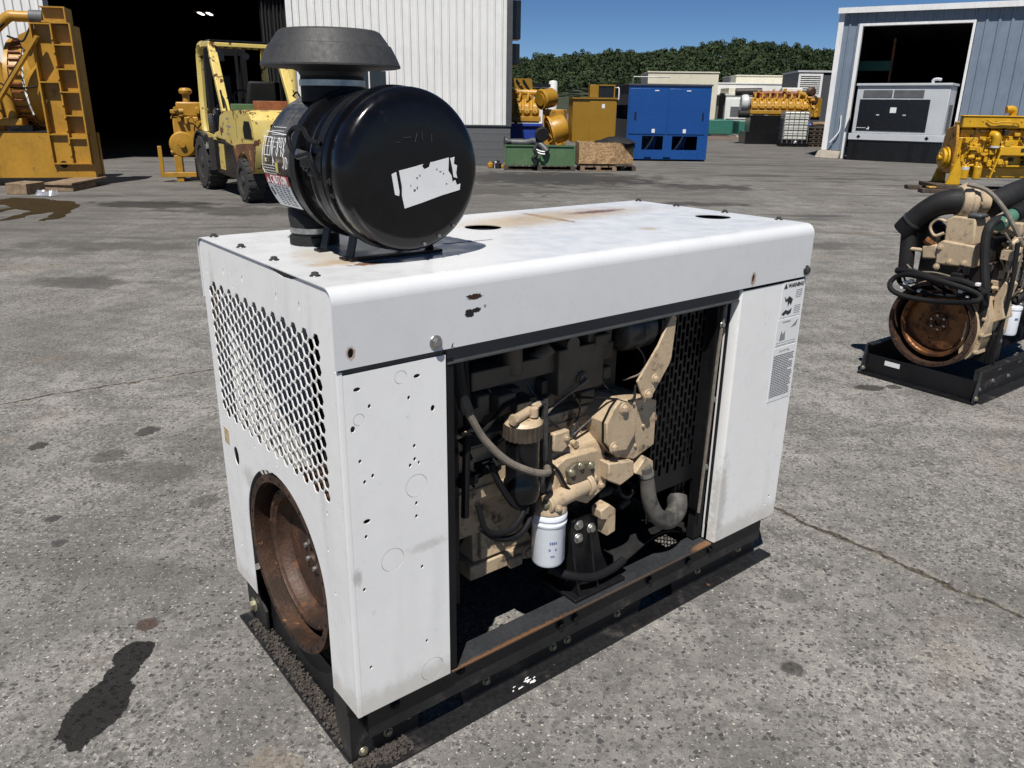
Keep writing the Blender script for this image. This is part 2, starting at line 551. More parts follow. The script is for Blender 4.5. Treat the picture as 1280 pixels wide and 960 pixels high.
# ---------------------------------------------------------------- ground
def ground_material():
    m = bpy.data.materials.new('worn_concrete')
    m.use_nodes = True
    nt = m.node_tree
    bs = nt.nodes['Principled BSDF']
    P = nn(nt, 'ShaderNodeTexCoord').outputs['Object']
    def noise(nt, vec, scale, detail=4.0, rough=0.55):
        n = nn(nt, 'ShaderNodeTexNoise', noise_dimensions='2D', i_Scale=scale, i_Detail=min(detail, 4.0), i_Roughness=rough)
        nt.links.new(vec, n.inputs['Vector'])
        return n.outputs['Fac']
    # warped position for irregular stones
    wn_ = nn(nt, 'ShaderNodeTexNoise', noise_dimensions='2D', i_Scale=70.0, i_Detail=2.0)
    nt.links.new(P, wn_.inputs['Vector'])
    w = vmath(nt, 'MULTIPLY', vmath(nt, 'SUBTRACT', wn_.outputs['Color'], (0.5, 0.5, 0.5)), (0.02, 0.02, 0))
    PW = vmath(nt, 'ADD', P, w)
    big = noise(nt, P, 0.33, 5, 0.6)
    mid = noise(nt, P, 2.3, 5, 0.65)
    fine = noise(nt, P, 38, 4, 0.7)
    grit = noise(nt, P, 170, 3, 0.7)
    mp = nn(nt, 'ShaderNodeMapping')
    mp.inputs['Scale'].default_value = (0.35, 1.6, 1)
    mp.inputs['Rotation'].default_value = (0, 0, R(-14))
    nt.links.new(P, mp.inputs['Vector'])
    drag = noise(nt, mp.outputs[0], 1.4, 6, 0.62)
    c = mix(nt, ramp(nt, mid, 0.28, 0.72), (0.118, 0.113, 0.105), (0.268, 0.257, 0.236))
    c = mix(nt, ramp(nt, big, 0.35, 0.65, 0, 0.55), c, (0.130, 0.125, 0.118))
    mot = noise(nt, P, 9.0, 4, 0.7)
    c = mix(nt, ramp(nt, mot, 0.48, 0.66, 0, 0.62), c, (0.090, 0.086, 0.081))
    vary = ramp(nt, noise(nt, P, 1.1, 3, 0.6), 0.35, 0.65, 0.22, 0.74)
    c = mix(nt, math_(nt, 'MULTIPLY', ramp(nt, fine, 0.44, 0.70), vary), c, (0.34, 0.327, 0.30))
    c = mix(nt, ramp(nt, drag, 0.52, 0.74, 0, 0.45), c, (0.088, 0.085, 0.080))
    # exposed stones, two sizes
    def stones(scale, keep, r_lo, r_hi):
        v = nn(nt, 'ShaderNodeTexVoronoi', voronoi_dimensions='2D', feature='F1', i_Scale=scale, i_Randomness=1.0)
        nt.links.new(PW, v.inputs['Vector'])
        sp = nn(nt, 'ShaderNodeSeparateColor')
        nt.links.new(v.outputs['Color'], sp.inputs[0])
        rad = math_(nt, 'ADD', math_(nt, 'MULTIPLY', sp.outputs[0], r_hi - r_lo), r_lo)
        k = ramp(nt, math_(nt, 'SUBTRACT', rad, v.outputs['Distance']), -0.01, 0.025)
        on = ramp(nt, math_(nt, 'ADD', sp.outputs[1], math_(nt, 'MULTIPLY', math_(nt, 'SUBTRACT', mid, 0.5), 0.5)), keep, keep + 0.02)
        return math_(nt, 'MULTIPLY', k, on), sp.outputs[2]
    s1, h1 = stones(58, 0.50, 0.14, 0.50)
    s2_, h2 = stones(125, 0.40, 0.12, 0.48)
    c = mix(nt, math_(nt, 'MULTIPLY', math_(nt, 'MULTIPLY', s2_, 0.80), ramp(nt, big, 0.35, 0.6, 0.55, 1.0)), c, mix(nt, h2, (0.045, 0.044, 0.045), (0.135, 0.13, 0.125)))
    c = mix(nt, math_(nt, 'MULTIPLY', s1, 0.85), c, mix(nt, h1, (0.032, 0.032, 0.034), (0.125, 0.12, 0.118)))
    # pale flecks
    c = mix(nt, ramp(nt, noise(nt, P, 75, 2, 0.5), 0.69, 0.75, 0, 0.8), c, (0.52, 0.50, 0.46))
    # tan dirt drifts
    c = mix(nt, ramp(nt, noise(nt, P, 0.9, 4, 0.6), 0.58, 0.80, 0, 0.30), c, (0.21, 0.165, 0.12))
    # the yard near the big door is dark with oil and traffic
    sx = nn(nt, 'ShaderNodeSeparateXYZ')
    nt.links.new(P, sx.inputs[0])
    X, Y = sx.outputs[0], sx.outputs[1]
    tr = math_(nt, 'ADD', math_(nt, 'ADD', Y, math_(nt, 'MULTIPLY', X, -0.75)), math_(nt, 'MULTIPLY', math_(nt, 'SUBTRACT', big, 0.5), 9.0))
    c = mix(nt, ramp(nt, tr, 7.0, 18.0, 0, 0.60), c, mix(nt, ramp(nt, drag, 0.35, 0.65), (0.055, 0.051, 0.047), (0.125, 0.117, 0.105)))
    c = mix(nt, math_(nt, 'MULTIPLY', ramp(nt, noise(nt, mp.outputs[0], 0.8, 5, 0.6), 0.56, 0.70), ramp(nt, Y, 5.0, 12.0, 0, 0.75)), c, (0.055, 0.053, 0.051))
    # stains with a shape of their own
    n9 = noise(nt, P, 13, 4, 0.6)
    n30 = noise(nt, P, 30, 4, 0.6)
    def bl(cx, cy, rx, ry, amp=0.25, edge=0.03, rot=0.0, nz=None):
        return blob(nt, P, (cx, cy, 0), (rx, ry, 1), nz or n9, amp, edge, rot)
    wet = math_(nt, 'MAXIMUM', bl(-1.178, 1.805, 0.080, 0.145, 0.45), bl(-1.185, 2.055, 0.056, 0.072, 0.40))
    wet = math_(nt, 'MAXIMUM', wet, bl(-1.182, 1.965, 0.048, 0.06, 0.3))
    c = mix(nt, math_(nt, 'MULTIPLY', wet, 0.96), c, mix(nt, s1, (0.0105, 0.0098, 0.009), (0.003, 0.003, 0.003)))
    for (x, y, rx, ry, col, st) in [(-1.21, 2.205, .035, .035, (0.05, 0.028, 0.02), .8), (-2.39, 3.63, .04, .05, (0.03, 0.028, 0.026), .85),
                                    (-1.98, 3.52, .07, .08, (0.04, 0.038, 0.036), .6), (-1.93, 3.84, .05, .07, (0.03, 0.028, 0.026), .8),
                                    (-1.91, 2.9, .03, .03, (0.03, 0.03, 0.03), .8), (-1.78, 2.71, .03, .03, (0.03, 0.03, 0.03), .7),
                                    (-1.34, 3.07, .06, .06, (0.05, 0.05, 0.05), .55), (0.89, 2.03, .035, .035, (0.03, 0.028, 0.027), .75),
                                    (2.27, 4.70, .09, .06, (0.03, 0.028, 0.026), .85), (2.43, 4.72, .05, .04, (0.03, 0.028, 0.026), .8),
                                    (-1.74, 3.35, .25, .12, (0.07, 0.065, 0.06), .55), (1.02, 2.42, .05, .04, (0.07, 0.07, 0.07), .5),
                                    (-1.55, 1.62, .08, .2, (0.22, 0.14, 0.10), .4), (-0.62, 1.55, .1, .12, (0.20, 0.15, 0.10), .35),
                                    (-6.2, 13.6, 1.1, .45, (0.02, 0.019, 0.018), .8), (-4.3, 12.9, 1.2, .5, (0.03, 0.028, 0.026), .6),
                                    (0.9, 20.0, 2.6, 1.9, (0.028, 0.027, 0.026), .85), (-0.9, 17.0, 2.0, 1.2, (0.05, 0.048, 0.045), .6),
                                    (4.4, 18.2, 1.1, .6, (0.035, 0.034, 0.033), .8), (3.3, 14.8, 1.0, .3, (0.04, 0.039, 0.038), .8),
                                    (-4.1, 7.4, .5, .25, (0.04, 0.038, 0.036), .6), (-4.9, 9.5, 1.0, .3, (0.05, 0.048, 0.045), .5),
                                    (9.0, 21.0, 1.6, .35, (0.05, 0.048, 0.046), .6), (6.6, 26.0, 2.2, .5, (0.06, 0.058, 0.056), .5)]:
        c = mix(nt, math_(nt, 'MULTIPLY', bl(x, y, rx, ry, 0.5 if rx < .3 else 0.9, 0.12 if rx < .3 else 0.3, 0, n30 if rx < .3 else mid), st), c, col)
    # joints and cracks: distance to a line, jittered
    wob = math_(nt, 'MULTIPLY', math_(nt, 'SUBTRACT', noise(nt, P, 5.0, 5, 0.7), 0.5), 0.10)
    wob2 = math_(nt, 'MULTIPLY', math_(nt, 'SUBTRACT', noise(nt, P, 0.8, 5, 0.65), 0.5), 0.9)
    def line(a, b, wdt, jit, ragged=0.0):
        ax, ay = a
        bx, by = b
        L = math.hypot(bx - ax, by - ay)
        dx, dy = (bx - ax) / L, (by - ay) / L
        px = math_(nt, 'SUBTRACT', X, ax)
        py = math_(nt, 'SUBTRACT', Y, ay)
        t = math_(nt, 'ADD', math_(nt, 'MULTIPLY', px, dx), math_(nt, 'MULTIPLY', py, dy))
        d = math_(nt, 'ADD', math_(nt, 'MULTIPLY', px, -dy), math_(nt, 'MULTIPLY', py, dx))
        d = math_(nt, 'ABSOLUTE', math_(nt, 'ADD', d, jit))
        wv = math_(nt, 'MULTIPLY', ramp(nt, n9, 0.3 - ragged, 0.7, 0.35, 1.5), wdt)
        k = ramp(nt, math_(nt, 'DIVIDE', d, wv), 0.6, 1.3, 1.0, 0.0)
        halo = ramp(nt, math_(nt, 'DIVIDE', d, wdt), 1.0, 5.5, 1.0, 0.0)
        e = math_(nt, 'MULTIPLY', ramp(nt, t, -0.05, 0.1), ramp(nt, t, L - 0.1, L + 0.05, 1, 0))
        return math_(nt, 'MULTIPLY', k, e), math_(nt, 'MULTIPLY', halo, e)
    joint = None
    halo = None
    for a, b, wd, jt in [((-12, -2.05), (-0.9, 5.62), 0.011, wob), ((1.0, 3.27), (6.5, -3.4), 0.013, wob),
                         ((3.2, 13.0), (8.5, 9.6), 0.022, wob2), ((3.4, 10.3), (6.0, 8.9), 0.013, wob2), ((4.2, 9.0), (5.2, 9.5), 0.012, wob2),
                         ((-12, 10.2), (2.0, 12.4), 0.015, wob2), ((-9, 7.2), (-2.0, 8.9), 0.008, wob2), ((-2.0, 15.0), (3.5, 16.6), 0.028, wob2),
                         ((2.0, 21.0), (12.0, 17.5), 0.03, wob2), ((4.0, 26.5), (12.0, 24.0), 0.035, wob2), ((5.5, 15.5), (8.8, 14.0), 0.018, wob2)]:
        k, h = line(a, b, wd, jt)
        joint = k if joint is None else math_(nt, 'MAXIMUM', joint, k)
        halo = h if halo is None else math_(nt, 'MAXIMUM', halo, h)
    c = mix(nt, math_(nt, 'MULTIPLY', math_(nt, 'MULTIPLY', halo, ramp(nt, fine, 0.4, 0.6)), 0.35), c, (0.27, 0.245, 0.20))
    c = mix(nt, math_(nt, 'MULTIPLY', joint, 0.9), c, mix(nt, ramp(nt, fine, 0.45, 0.6), (0.022, 0.019, 0.015), (0.085, 0.07, 0.045)))
    nt.links.new(c, bs.inputs['Base Color'])
    rg = mix(nt, wet, (0.86,) * 3, (0.62,) * 3)
    nt.links.new(rg, bs.inputs['Roughness'])
    bs.inputs['Specular IOR Level'].default_value = 0.25
    h = math_(nt, 'ADD', math_(nt, 'MULTIPLY', fine, 0.5), math_(nt, 'MULTIPLY', grit, 0.35))
    b = nn(nt, 'ShaderNodeBump', i_Strength=0.7, i_Distance=0.010)
    nt.links.new(h, b.inputs['Height'])
    nt.links.new(b.outputs[0], bs.inputs['Normal'])
    return m

M['ground'] = ground_material()
g = MB()
g.add([(-700, -60, 0), (700, -60, 0), (700, 900, 0), (-700, 900, 0)], [(0, 1, 2, 3)])
struct(g.build('ground', M['ground']))

# ---------------------------------------------------------------- the white engine set (foreground)
GW, GL, ZT, ZB = 0.841, 1.7565, 1.293, 0.2
GEN_LOC, GEN_RZ = (-0.3718, 1.5745, 0), R(38.4614)
gen = thing('generator_set', 'white sheet metal generator enclosure with open side door and tan diesel engine in the foreground', 'generator', GEN_LOC, GEN_RZ)
T = 0.0025
# end panel with hexagon perforation
def rounded_top(y0, y1, z0, z1, r, n=8):
    return circ(y1 - r, z1 - r, r, n=n, a0=0, a1=PI / 2, close=False) + circ(y0 + r, z1 - r, r, n=n, a0=PI / 2, a1=PI, close=False)
end_outer = [(0.0, ZB), (0.14, ZB), (0.14, 0.44)] + [(0.405 + 0.265 * math.cos(a), 0.44 + 0.275 * math.sin(a)) for a in [PI - PI * i / 24 for i in range(1, 24)][::-1]][::-1][::-1]
arch = [(0.405 - 0.265 * math.cos(PI * i / 28), 0.44 + 0.272 * math.sin(PI * i / 28)) for i in range(29)]
end_outer = [(0.0, ZB)] + [(0.14, ZB)] + arch + [(0.67, ZB), (GW, ZB)] + [(GW, 1.256)]
end_outer += circ(GW - 0.033, 1.255, 0.033, n=7, a0=0, a1=PI / 2, close=False)[1:]
end_outer += [(0.36, 1.288), (0.31, 1.284), (0.25, 1.276), (0.20, 1.279), (0.165, 1.288)]
end_outer += circ(0.033, 1.255, 0.033, n=7, a0=PI / 2, a1=PI, close=False)
holes = []
p_ = 0.0345
hr = 0.0152
ncol = 24
for i in range(ncol):
    yc = 0.092 + i * p_ * 0.866
    if yc > 0.785:
        break
    for j in range(13):
        zc = 1.163 - j * p_ - (p_ / 2 if i % 2 else 0)
        if zc < 0.775:
            continue
        if math.hypot(yc - 0.405, zc - 0.44) < 0.315:
            continue
        holes.append([(yc + hr * 1.12 * math.cos(PI / 3 * k), zc + hr * 1.12 * math.sin(PI / 3 * k)) for k in range(6)])
for (y, z, a, b) in [(0.80, 1.20, .003, .006), (0.66, 1.222, .003, .009), (0.52, 1.226, .003, .008), (0.30, 1.222, .003, .010), (0.17, 1.224, .003, .011),
                     (0.60, 1.19, .003, .004), (0.10, 0.735, .004, .006), (0.085, 0.52, .003, .006), (0.11, 0.63, .003, .006),
                     (0.55, 0.745, .003, .004), (0.40, 0.745, .003, .004), (0.765, 0.33, .004, .004), (0.72, 0.655, .020, .030)]:
    holes.append(circ(y, z, a, b, n=8 if a < .01 else 20))
MB().sheet(end_outer, holes, 'yz', 0.0, T).build('end_panel', M['white'], gen)
BX(gen, 'sticker', M['sticker'], -0.0012, 0.0, 0.77, 0.808, 0.672, 0.722)
# front panel left of the door, with knockouts
kn = [(0.155, 1.072, .016), (0.046, 0.995, .014), (0.188, 0.791, .030), (0.115, 0.614, .031), (0.22, 0.242, .034)]
fh = [circ(x, z, r, n=28) for x, z, r in kn]
slots = [(0.045, 1.066, .009, .005), (0.197, 1.067, .009, .005), (0.052, 0.740, .010, .006), (0.196, 0.850, .003, .005)]
for (x, z) in [(0.073, 1.021), (0.174, 1.019), (0.052, 0.841), (0.073, 0.851), (0.172, 0.849), (0.185, 0.896), (0.048, 0.701), (0.186, 0.745), (0.185, 0.71), (0.197, 0.564),
               (0.036, 0.562), (0.205, 0.338), (0.042, 0.335), (0.043, 0.895), (0.185, 0.862)]:
    slots.append((x, z, .004, .0052))
slots += [(0.238, 0.979, .006, .008), (0.030, 0.976, .006, .008)]
fh += [circ(x, z, a, b, n=10) for x, z, a, b in slots]
fo = [(0.0, ZB), (0.276, ZB), (0.276, 1.103), (0.0, 1.103)]
fp = MB().sheet(fo, fh, 'xz', 0.0, T)
fp.box(0.2735, 0.276, T, 0.035, ZB, 1.103)
fpo = fp.build('corner_panel', M['white'], gen)
for x, z, r in kn:
    MB().cyl((x, 0.0004, z), (x, T + 0.0004, z), r - 0.0011, n=28).build('knockout', M['white'], fpo)
# rounded vertical corner between end and front panel
MB().prism([(0.0, 0.0), (0.006, -0.0008), (0.012, -0.0006), (0.012, 0.0), (T, T), (0.0, 0.012), (-0.0008, 0.010), (-0.0008, 0.005)], 'xy', ZB, 1.112).build('corner_fold', M['white'], gen)
# right front panel with jamb
rp = MB().sheet([(1.405, ZB), (GL, ZB), (GL, 1.108), (1.405, 1.108)], [circ(1.71, 0.289, .006, .005, 8), circ(1.69, 0.262, .004, .0035, 8)], 'xz', 0.0, T)
rp.prism([(1.405, 0.0), (1.401, 0.0012), (1.3985, 0.005), (1.3985, 0.034), (1.401, 0.034), (1.401, 0.007), (1.405, T)], 'xy', ZB, 1.112)
rpo = rp.build('side_panel', M['white'], gen)
BX(rpo, 'weatherstrip', M['rubber'], 1.396, 1.402, 0.034, 0.046, 0.26, 1.10, 0.002)
BX(rpo, 'jamb_edge', M['white'], 1.3985, 1.401, 0.047, 0.054, ZB, 1.10)
# far end and back panels
BX(gen, 'far_end_panel', M['white'], GL - T, GL, T, GW - T, ZB, 1.288)
BX(gen, 'back_panel', M['white'], 0.003, GL - 0.003, GW - T, GW, ZB, 1.112)
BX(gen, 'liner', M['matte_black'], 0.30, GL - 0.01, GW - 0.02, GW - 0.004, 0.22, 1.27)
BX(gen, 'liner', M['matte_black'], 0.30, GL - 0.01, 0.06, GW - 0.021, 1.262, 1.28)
# roof: flat top with holes, rounded long edges and skirts
X0, X1 = -0.004, GL + 0.005
top_holes = [circ(0.778, 0.539, 0.058, n=28), circ(1.612, 0.305, 0.062, n=28),
             [(0.50, 0.335), (0.66, 0.325), (0.664, 0.332), (0.66, 0.339), (0.50, 0.349)]]
rf = MB().sheet([(X0, 0.029), (X1, 0.029), (X1, GW - 0.029), (X0, GW - 0.029)], top_holes, 'xy', ZT - T, ZT)
for sgn, yb in ((1, -0.005), (-1, GW + 0.005)):
    rad = 0.034
    prof_o = [(yb, 1.118)] + [(yb + sgn * (rad - rad * math.cos(a)), 1.259 + rad * math.sin(a)) for a in [PI / 2 * i / 10 for i in range(11)]]
    prof_i = [(yb + sgn * T, 1.118)] + [(yb + sgn * (rad - (rad - T) * math.cos(a)), 1.259 + (rad - T) * math.sin(a)) for a in [PI / 2 * i / 10 for i in range(11)]]
    if sgn > 0:
        start = 1
        rf.sheet([(X0, 1.118), (X1, 1.118), (X1, 1.259), (X0, 1.259)],
                 [circ(0.033, 1.152, .007, .011, 12), circ(1.444, 1.145, .006, .013, 12), [(0.288, 1.118), (0.292, 1.128), (0.297, 1.131), (0.295, 1.121), (0.30, 1.1181)]], 'xz', yb, yb + T)
        po, pi_ = prof_o[1:], prof_i[1:]
    else:
        po, pi_ = prof_o, prof_i
    poly = po + pi_[::-1]
    rf.prism(poly, 'yz', X0, X1)
roof = rf.build('roof', M['roof'], gen, angle=30)
for y in (0.80, 0.59, 0.371, 0.143):
    bolt(roof, (0.031, y, ZT), (0, 0, 1), 0.0085, M['dark_steel'])
for y in (0.786, 0.586, 0.355, 0.127):
    bolt(roof, (GL - 0.012, y, ZT), (0, 0, 1), 0.0095, M['dark_steel'])
bolt(roof, (0.246, -0.005, 1.140), (0, -1, 0), 0.0115, M['steel'])
bolt(roof, (1.742, -0.005, 1.139), (0, -1, 0), 0.0115, M['dark_steel'])
# dark channel under the roof skirt
tr = MB()
tr.box(0.284, 1.396, 0.008, 0.032, 1.078, 1.117)
tr.box(0.284, 1.396, 0.0035, 0.008, 1.076, 1.081)
tr.build('door_header', M['header'], gen)
BX(gen, 'door_header', M['header'], 0.005, 0.270, 0.004, 0.02, 1.098, 1.1175)
BX(gen, 'door_post', M['matte_black'], 0.279, 0.302, 0.006, 0.05, 0.205, 1.088)
BX(gen, 'door_post', M['matte_black'], 1.352, 1.392, 0.055, 0.085, 0.205, 1.088)
# warning decals on the right panel
DC = []
for (x0, x1, z0, z1) in [(1.624, 1.748, 0.985, 1.108), (1.618, 1.748, 0.885, 0.980), (1.616, 1.748, 0.682, 0.880)]:
    DC.append(BX(rpo, 'warning_decal', M['decal'], x0, x1, -0.0012, -0.0001, z0, z1))
MX = Matrix.Rotation(PI / 2, 4, 'X')
def ftext(parent, s, size, x, z, m, y=-0.0016, bold=0.0):
    return text(parent, 'lettering', s, size, Matrix.Translation((x, y, z)) @ MX, m, bold=bold)
ftext(DC[0], 'WARNING', 0.0185, 1.654, 1.088, M['print'], bold=0.0006)
MB().prism([(1.630, 1.087), (1.650, 1.087), (1.640, 1.104)], 'xz', -0.0022, -0.0013).build('warning_triangle', M['print'], DC[0])
rng = random.Random(5)
def text_lines(parent, x0, x1, z0, z1, n, m, y=-0.0013, h=0.0022, words=True):
    b = MB()
    for i in range(n):
        z = z1 - (z1 - z0) * i / max(1, n - 1)
        x = x0
        xe = x1 - (rng.random() * 0.25 * (x1 - x0) if i % 5 == 4 else rng.random() * 0.04 * (x1 - x0))
        while x < xe:
            w = rng.uniform(0.004, 0.013)
            b.box(x, min(xe, x + w), y - 0.0006, y, z - h / 2, z + h / 2)
            x += w + 0.0022
    return b.build('fine_print', m, parent)
text_lines(DC[0], 1.705, 1.742, 1.05, 1.075, 5, M['print_grey'])
text_lines(DC[0], 1.705, 1.742, 0.995, 1.02, 5, M['print_grey'])
pic = MB()
pic.prism([(1.64, 1.06), (1.652, 1.048), (1.668, 1.058), (1.690, 1.045), (1.682, 1.026), (1.672, 1.036), (1.665, 1.022), (1.66, 1.043), (1.648, 1.040)], 'xz', -0.0022, -0.0013)
pic.prism([(1.634, 1.000), (1.655, 1.012), (1.672, 1.006), (1.690, 1.014), (1.686, 0.998), (1.668, 0.993), (1.660, 1.000), (1.645, 0.993)], 'xz', -0.0022, -0.0013)
pic.build('pictogram', M['print'], DC[0])
ftext(DC[1], 'WARNING', 0.010, 1.645, 0.966, M['print_grey'])
pic = MB()
pic.prism([(1.640, 0.905), (1.642, 0.925), (1.648, 0.94), (1.656, 0.925), (1.668, 0.938), (1.672, 0.906)], 'xz', -0.0022, -0.0013)
pic.prism([(1.700, 0.945), (1.720, 0.958), (1.738, 0.972), (1.73, 0.950)], 'xz', -0.0022, -0.0013)
pic.build('pictogram', M['print_grey'], DC[1])
text_lines(DC[1], 1.625, 1.74, 0.889, 0.897, 2, M['print_grey'], h=0.0012)
ftext(DC[2], 'DO NOT FILL', 0.010, 1.650, 0.862, M['print_grey'])
text_lines(DC[2], 1.622, 1.742, 0.700, 0.850, 24, M['print'], h=0.0026)
# lower frame: channel and ground angle
sk = MB()
sk.box(0.04, GL - 0.03, 0.030, 0.036, 0.090, 0.197)
channel = sk.build('frame_channel', M['skid'], gen)
BX(channel, 'top_flange', M['rail'], 0.285, 1.395, 0.006, 0.085, 0.190, 0.198, 0.002)
for (xa, xb) in [(0.0, 0.205), (0.36, 1.09), (1.27, 1.745)]:
    PR(channel, 'angle_leg', M['skid'], [(xa, 0.006), (xb, 0.006), (xb + (0.02 if xb < 1.7 else 0), 0.095), (xa - (0.02 if xa > 0 else 0), 0.095)] if xa else [(0.0, 0.006), (0.205, 0.006), (0.205, 0.10), (0.13, 0.085), (0.075, 0.115), (0.0, 0.16)], 'xz', 0.058, 0.066)
foot = MB()
foot.prism([(0.0, -0.012), (GL + 0.03, 0.004), (GL + 0.03, 0.0575), (0.0, 0.0575)], 'xy', 0.002, 0.010)
foot.build('ground_flange', M['skid'], channel)
# end skid: outward flange with dirt on it, and web
ef = MB()
ef.box(-0.004, 0.055, 0.067, 0.865, 0.002, 0.010)
ef.box(0.055, 0.062, 0.067, 0.86, 0.010, 0.15)
ef.build('end_flange', M['skid'], channel)
PR(channel, 'gusset', M['skid'], [(0.70, 0.011), (0.855, 0.011), (0.855, 0.185), (0.83, 0.197), (0.80, 0.197), (0.70, 0.10)], 'yz', 0.030, 0.038)
PR(channel, 'gusset', M['skid'], [(0.066, 0.011), (0.10, 0.011), (0.14, 0.10), (0.14, 0.198), (0.066, 0.198)], 'yz', 0.0, 0.007)
bolt(channel, (0.03, 0.80, 0.075), (-1, 0, 0), 0.017, M['olive_steel'])
for yy in (0.80,):
    BX(channel, 'frame_channel', M['skid'], 0.04, GL - 0.03, yy, yy + 0.006, 0.01, 0.197)
BX(channel, 'cross_member', M['skid'], GL - 0.06, GL - 0.03, 0.066, 0.80, 0.01, 0.19)
for x, z in [(0.035, 0.030), (0.110, 0.052), (0.172, 0.075), (0.44, 0.052), (0.70, 0.050), (0.76, 0.050), (0.985, 0.050), (1.40, 0.056), (1.64, 0.060), (1.00, 0.075)]:
    bolt(channel, (x, 0.058, z), (0, -1, 0), 0.0095, M['olive_steel'])
for x, z in [(0.12, 0.16), (0.33, 0.165), (0.70, 0.15), (0.76, 0.15), (1.10, 0.15), (1.30, 0.15), (1.42, 0.15)]:
    bolt(channel, (x, 0.030, z), (0, -1, 0), 0.0105, M['matte_black'])
# paint scuffs on the flange
scf = MB()
for i in range(16):
    x = 0.50 + rng.random() * 0.10
    y = 0.004 + rng.random() * 0.03
    w = rng.uniform(0.006, 0.022)
    scf.prism([(x, y), (x + w, y + 0.002), (x + w * 0.9, y + rng.uniform(.003, .007)), (x + w * .2, y + rng.uniform(.003, .006))], 'xy', 0.0101 + i * 1e-5, 0.0106 + i * 1e-5)
scf.build('paint_scuff', M['chalk'], channel)
# ---- flywheel at the end opening
def flywheel(parent, x, cy, cz, r, m_ring, m_disc, m_house, sgn=-1, nb=24, d=1.0):
    ax = (1, 0, 0)
    hs = MB()
    hs.lathe_closed([(r, 0), (r, 0.016), (r * 0.985, 0.035), (r * 0.95, 0.19), (r * 0.92, 0.19), (r * 0.925, 0.03), (r * 0.915, 0.012), (r * 0.915, 0.0)], (x, cy, cz), ax, 64)
    hs.lathe([(r * 0.93, 0.188), (0.0, 0.192)], (x, cy, cz), ax, 64)
    ho = hs.build('flywheel_housing', m_ring, parent)
    for k in range(nb):
        a = 2 * PI * k / nb
        c0 = Vector((x, cy + r * 0.957 * math.cos(a), cz + r * 0.957 * math.sin(a)))
        CY(ho, 'bolt_hole', M['matte_black'], c0 + Vector((-0.0012, 0, 0)), c0 + Vector((0.001, 0, 0)), 0.0048, n=8)
    fwb = MB()
    fwb.lathe([(r * 0.80, 0.15), (r * 0.80, 0.060 * d), (r * 0.785, 0.055 * d), (r * 0.735, 0.055 * d), (r * 0.72, 0.066 * d), (r * 0.70, 0.070 * d), (r * 0.675, 0.115 * d), (r * 0.64, 0.128 * d), (r * 0.40, 0.130 * d), (r * 0.24, 0.130 * d), (r * 0.22, 0.122 * d), (r * 0.08, 0.122 * d), (r * 0.07, 0.14 * d), (0.0, 0.14 * d)], (x, cy, cz), ax, 64)
    fo_ = fwb.build('flywheel', m_disc, parent)
    for k in range(6):
        a = 2 * PI * k / 6 + 0.35
        bolt(fo_, (x + 0.122 * d, cy + r * 0.165 * math.cos(a), cz + r * 0.165 * math.sin(a)), (-1, 0, 0), 0.008, M['steel'], washer=False)
    for k in range(8):
        a = 2 * PI * k / 8 + 0.2
        bolt(fo_, (x + 0.056 * d, cy + r * 0.762 * math.cos(a), cz + r * 0.762 * math.sin(a)), (-1, 0, 0), 0.004, m_ring, 'stud', washer=False)
    for k in range(5):
        a = PI * 0.62 + k * 0.22
        c0 = Vector((x + 0.05, cy + r * 0.86 * math.cos(a), cz + r * 0.86 * math.sin(a)))
        MB().bar(c0 + Vector((0.0, 0, 0)), c0 + Vector((0.07, 0, 0)), 0.022, 0.03).build('housing_lug', m_ring, ho, 0.003)
    return ho
flywheel(gen, 0.004, 0.405, 0.44, 0.257, M['rust'], M['rust_dark'], M['tan'], d=0.65)
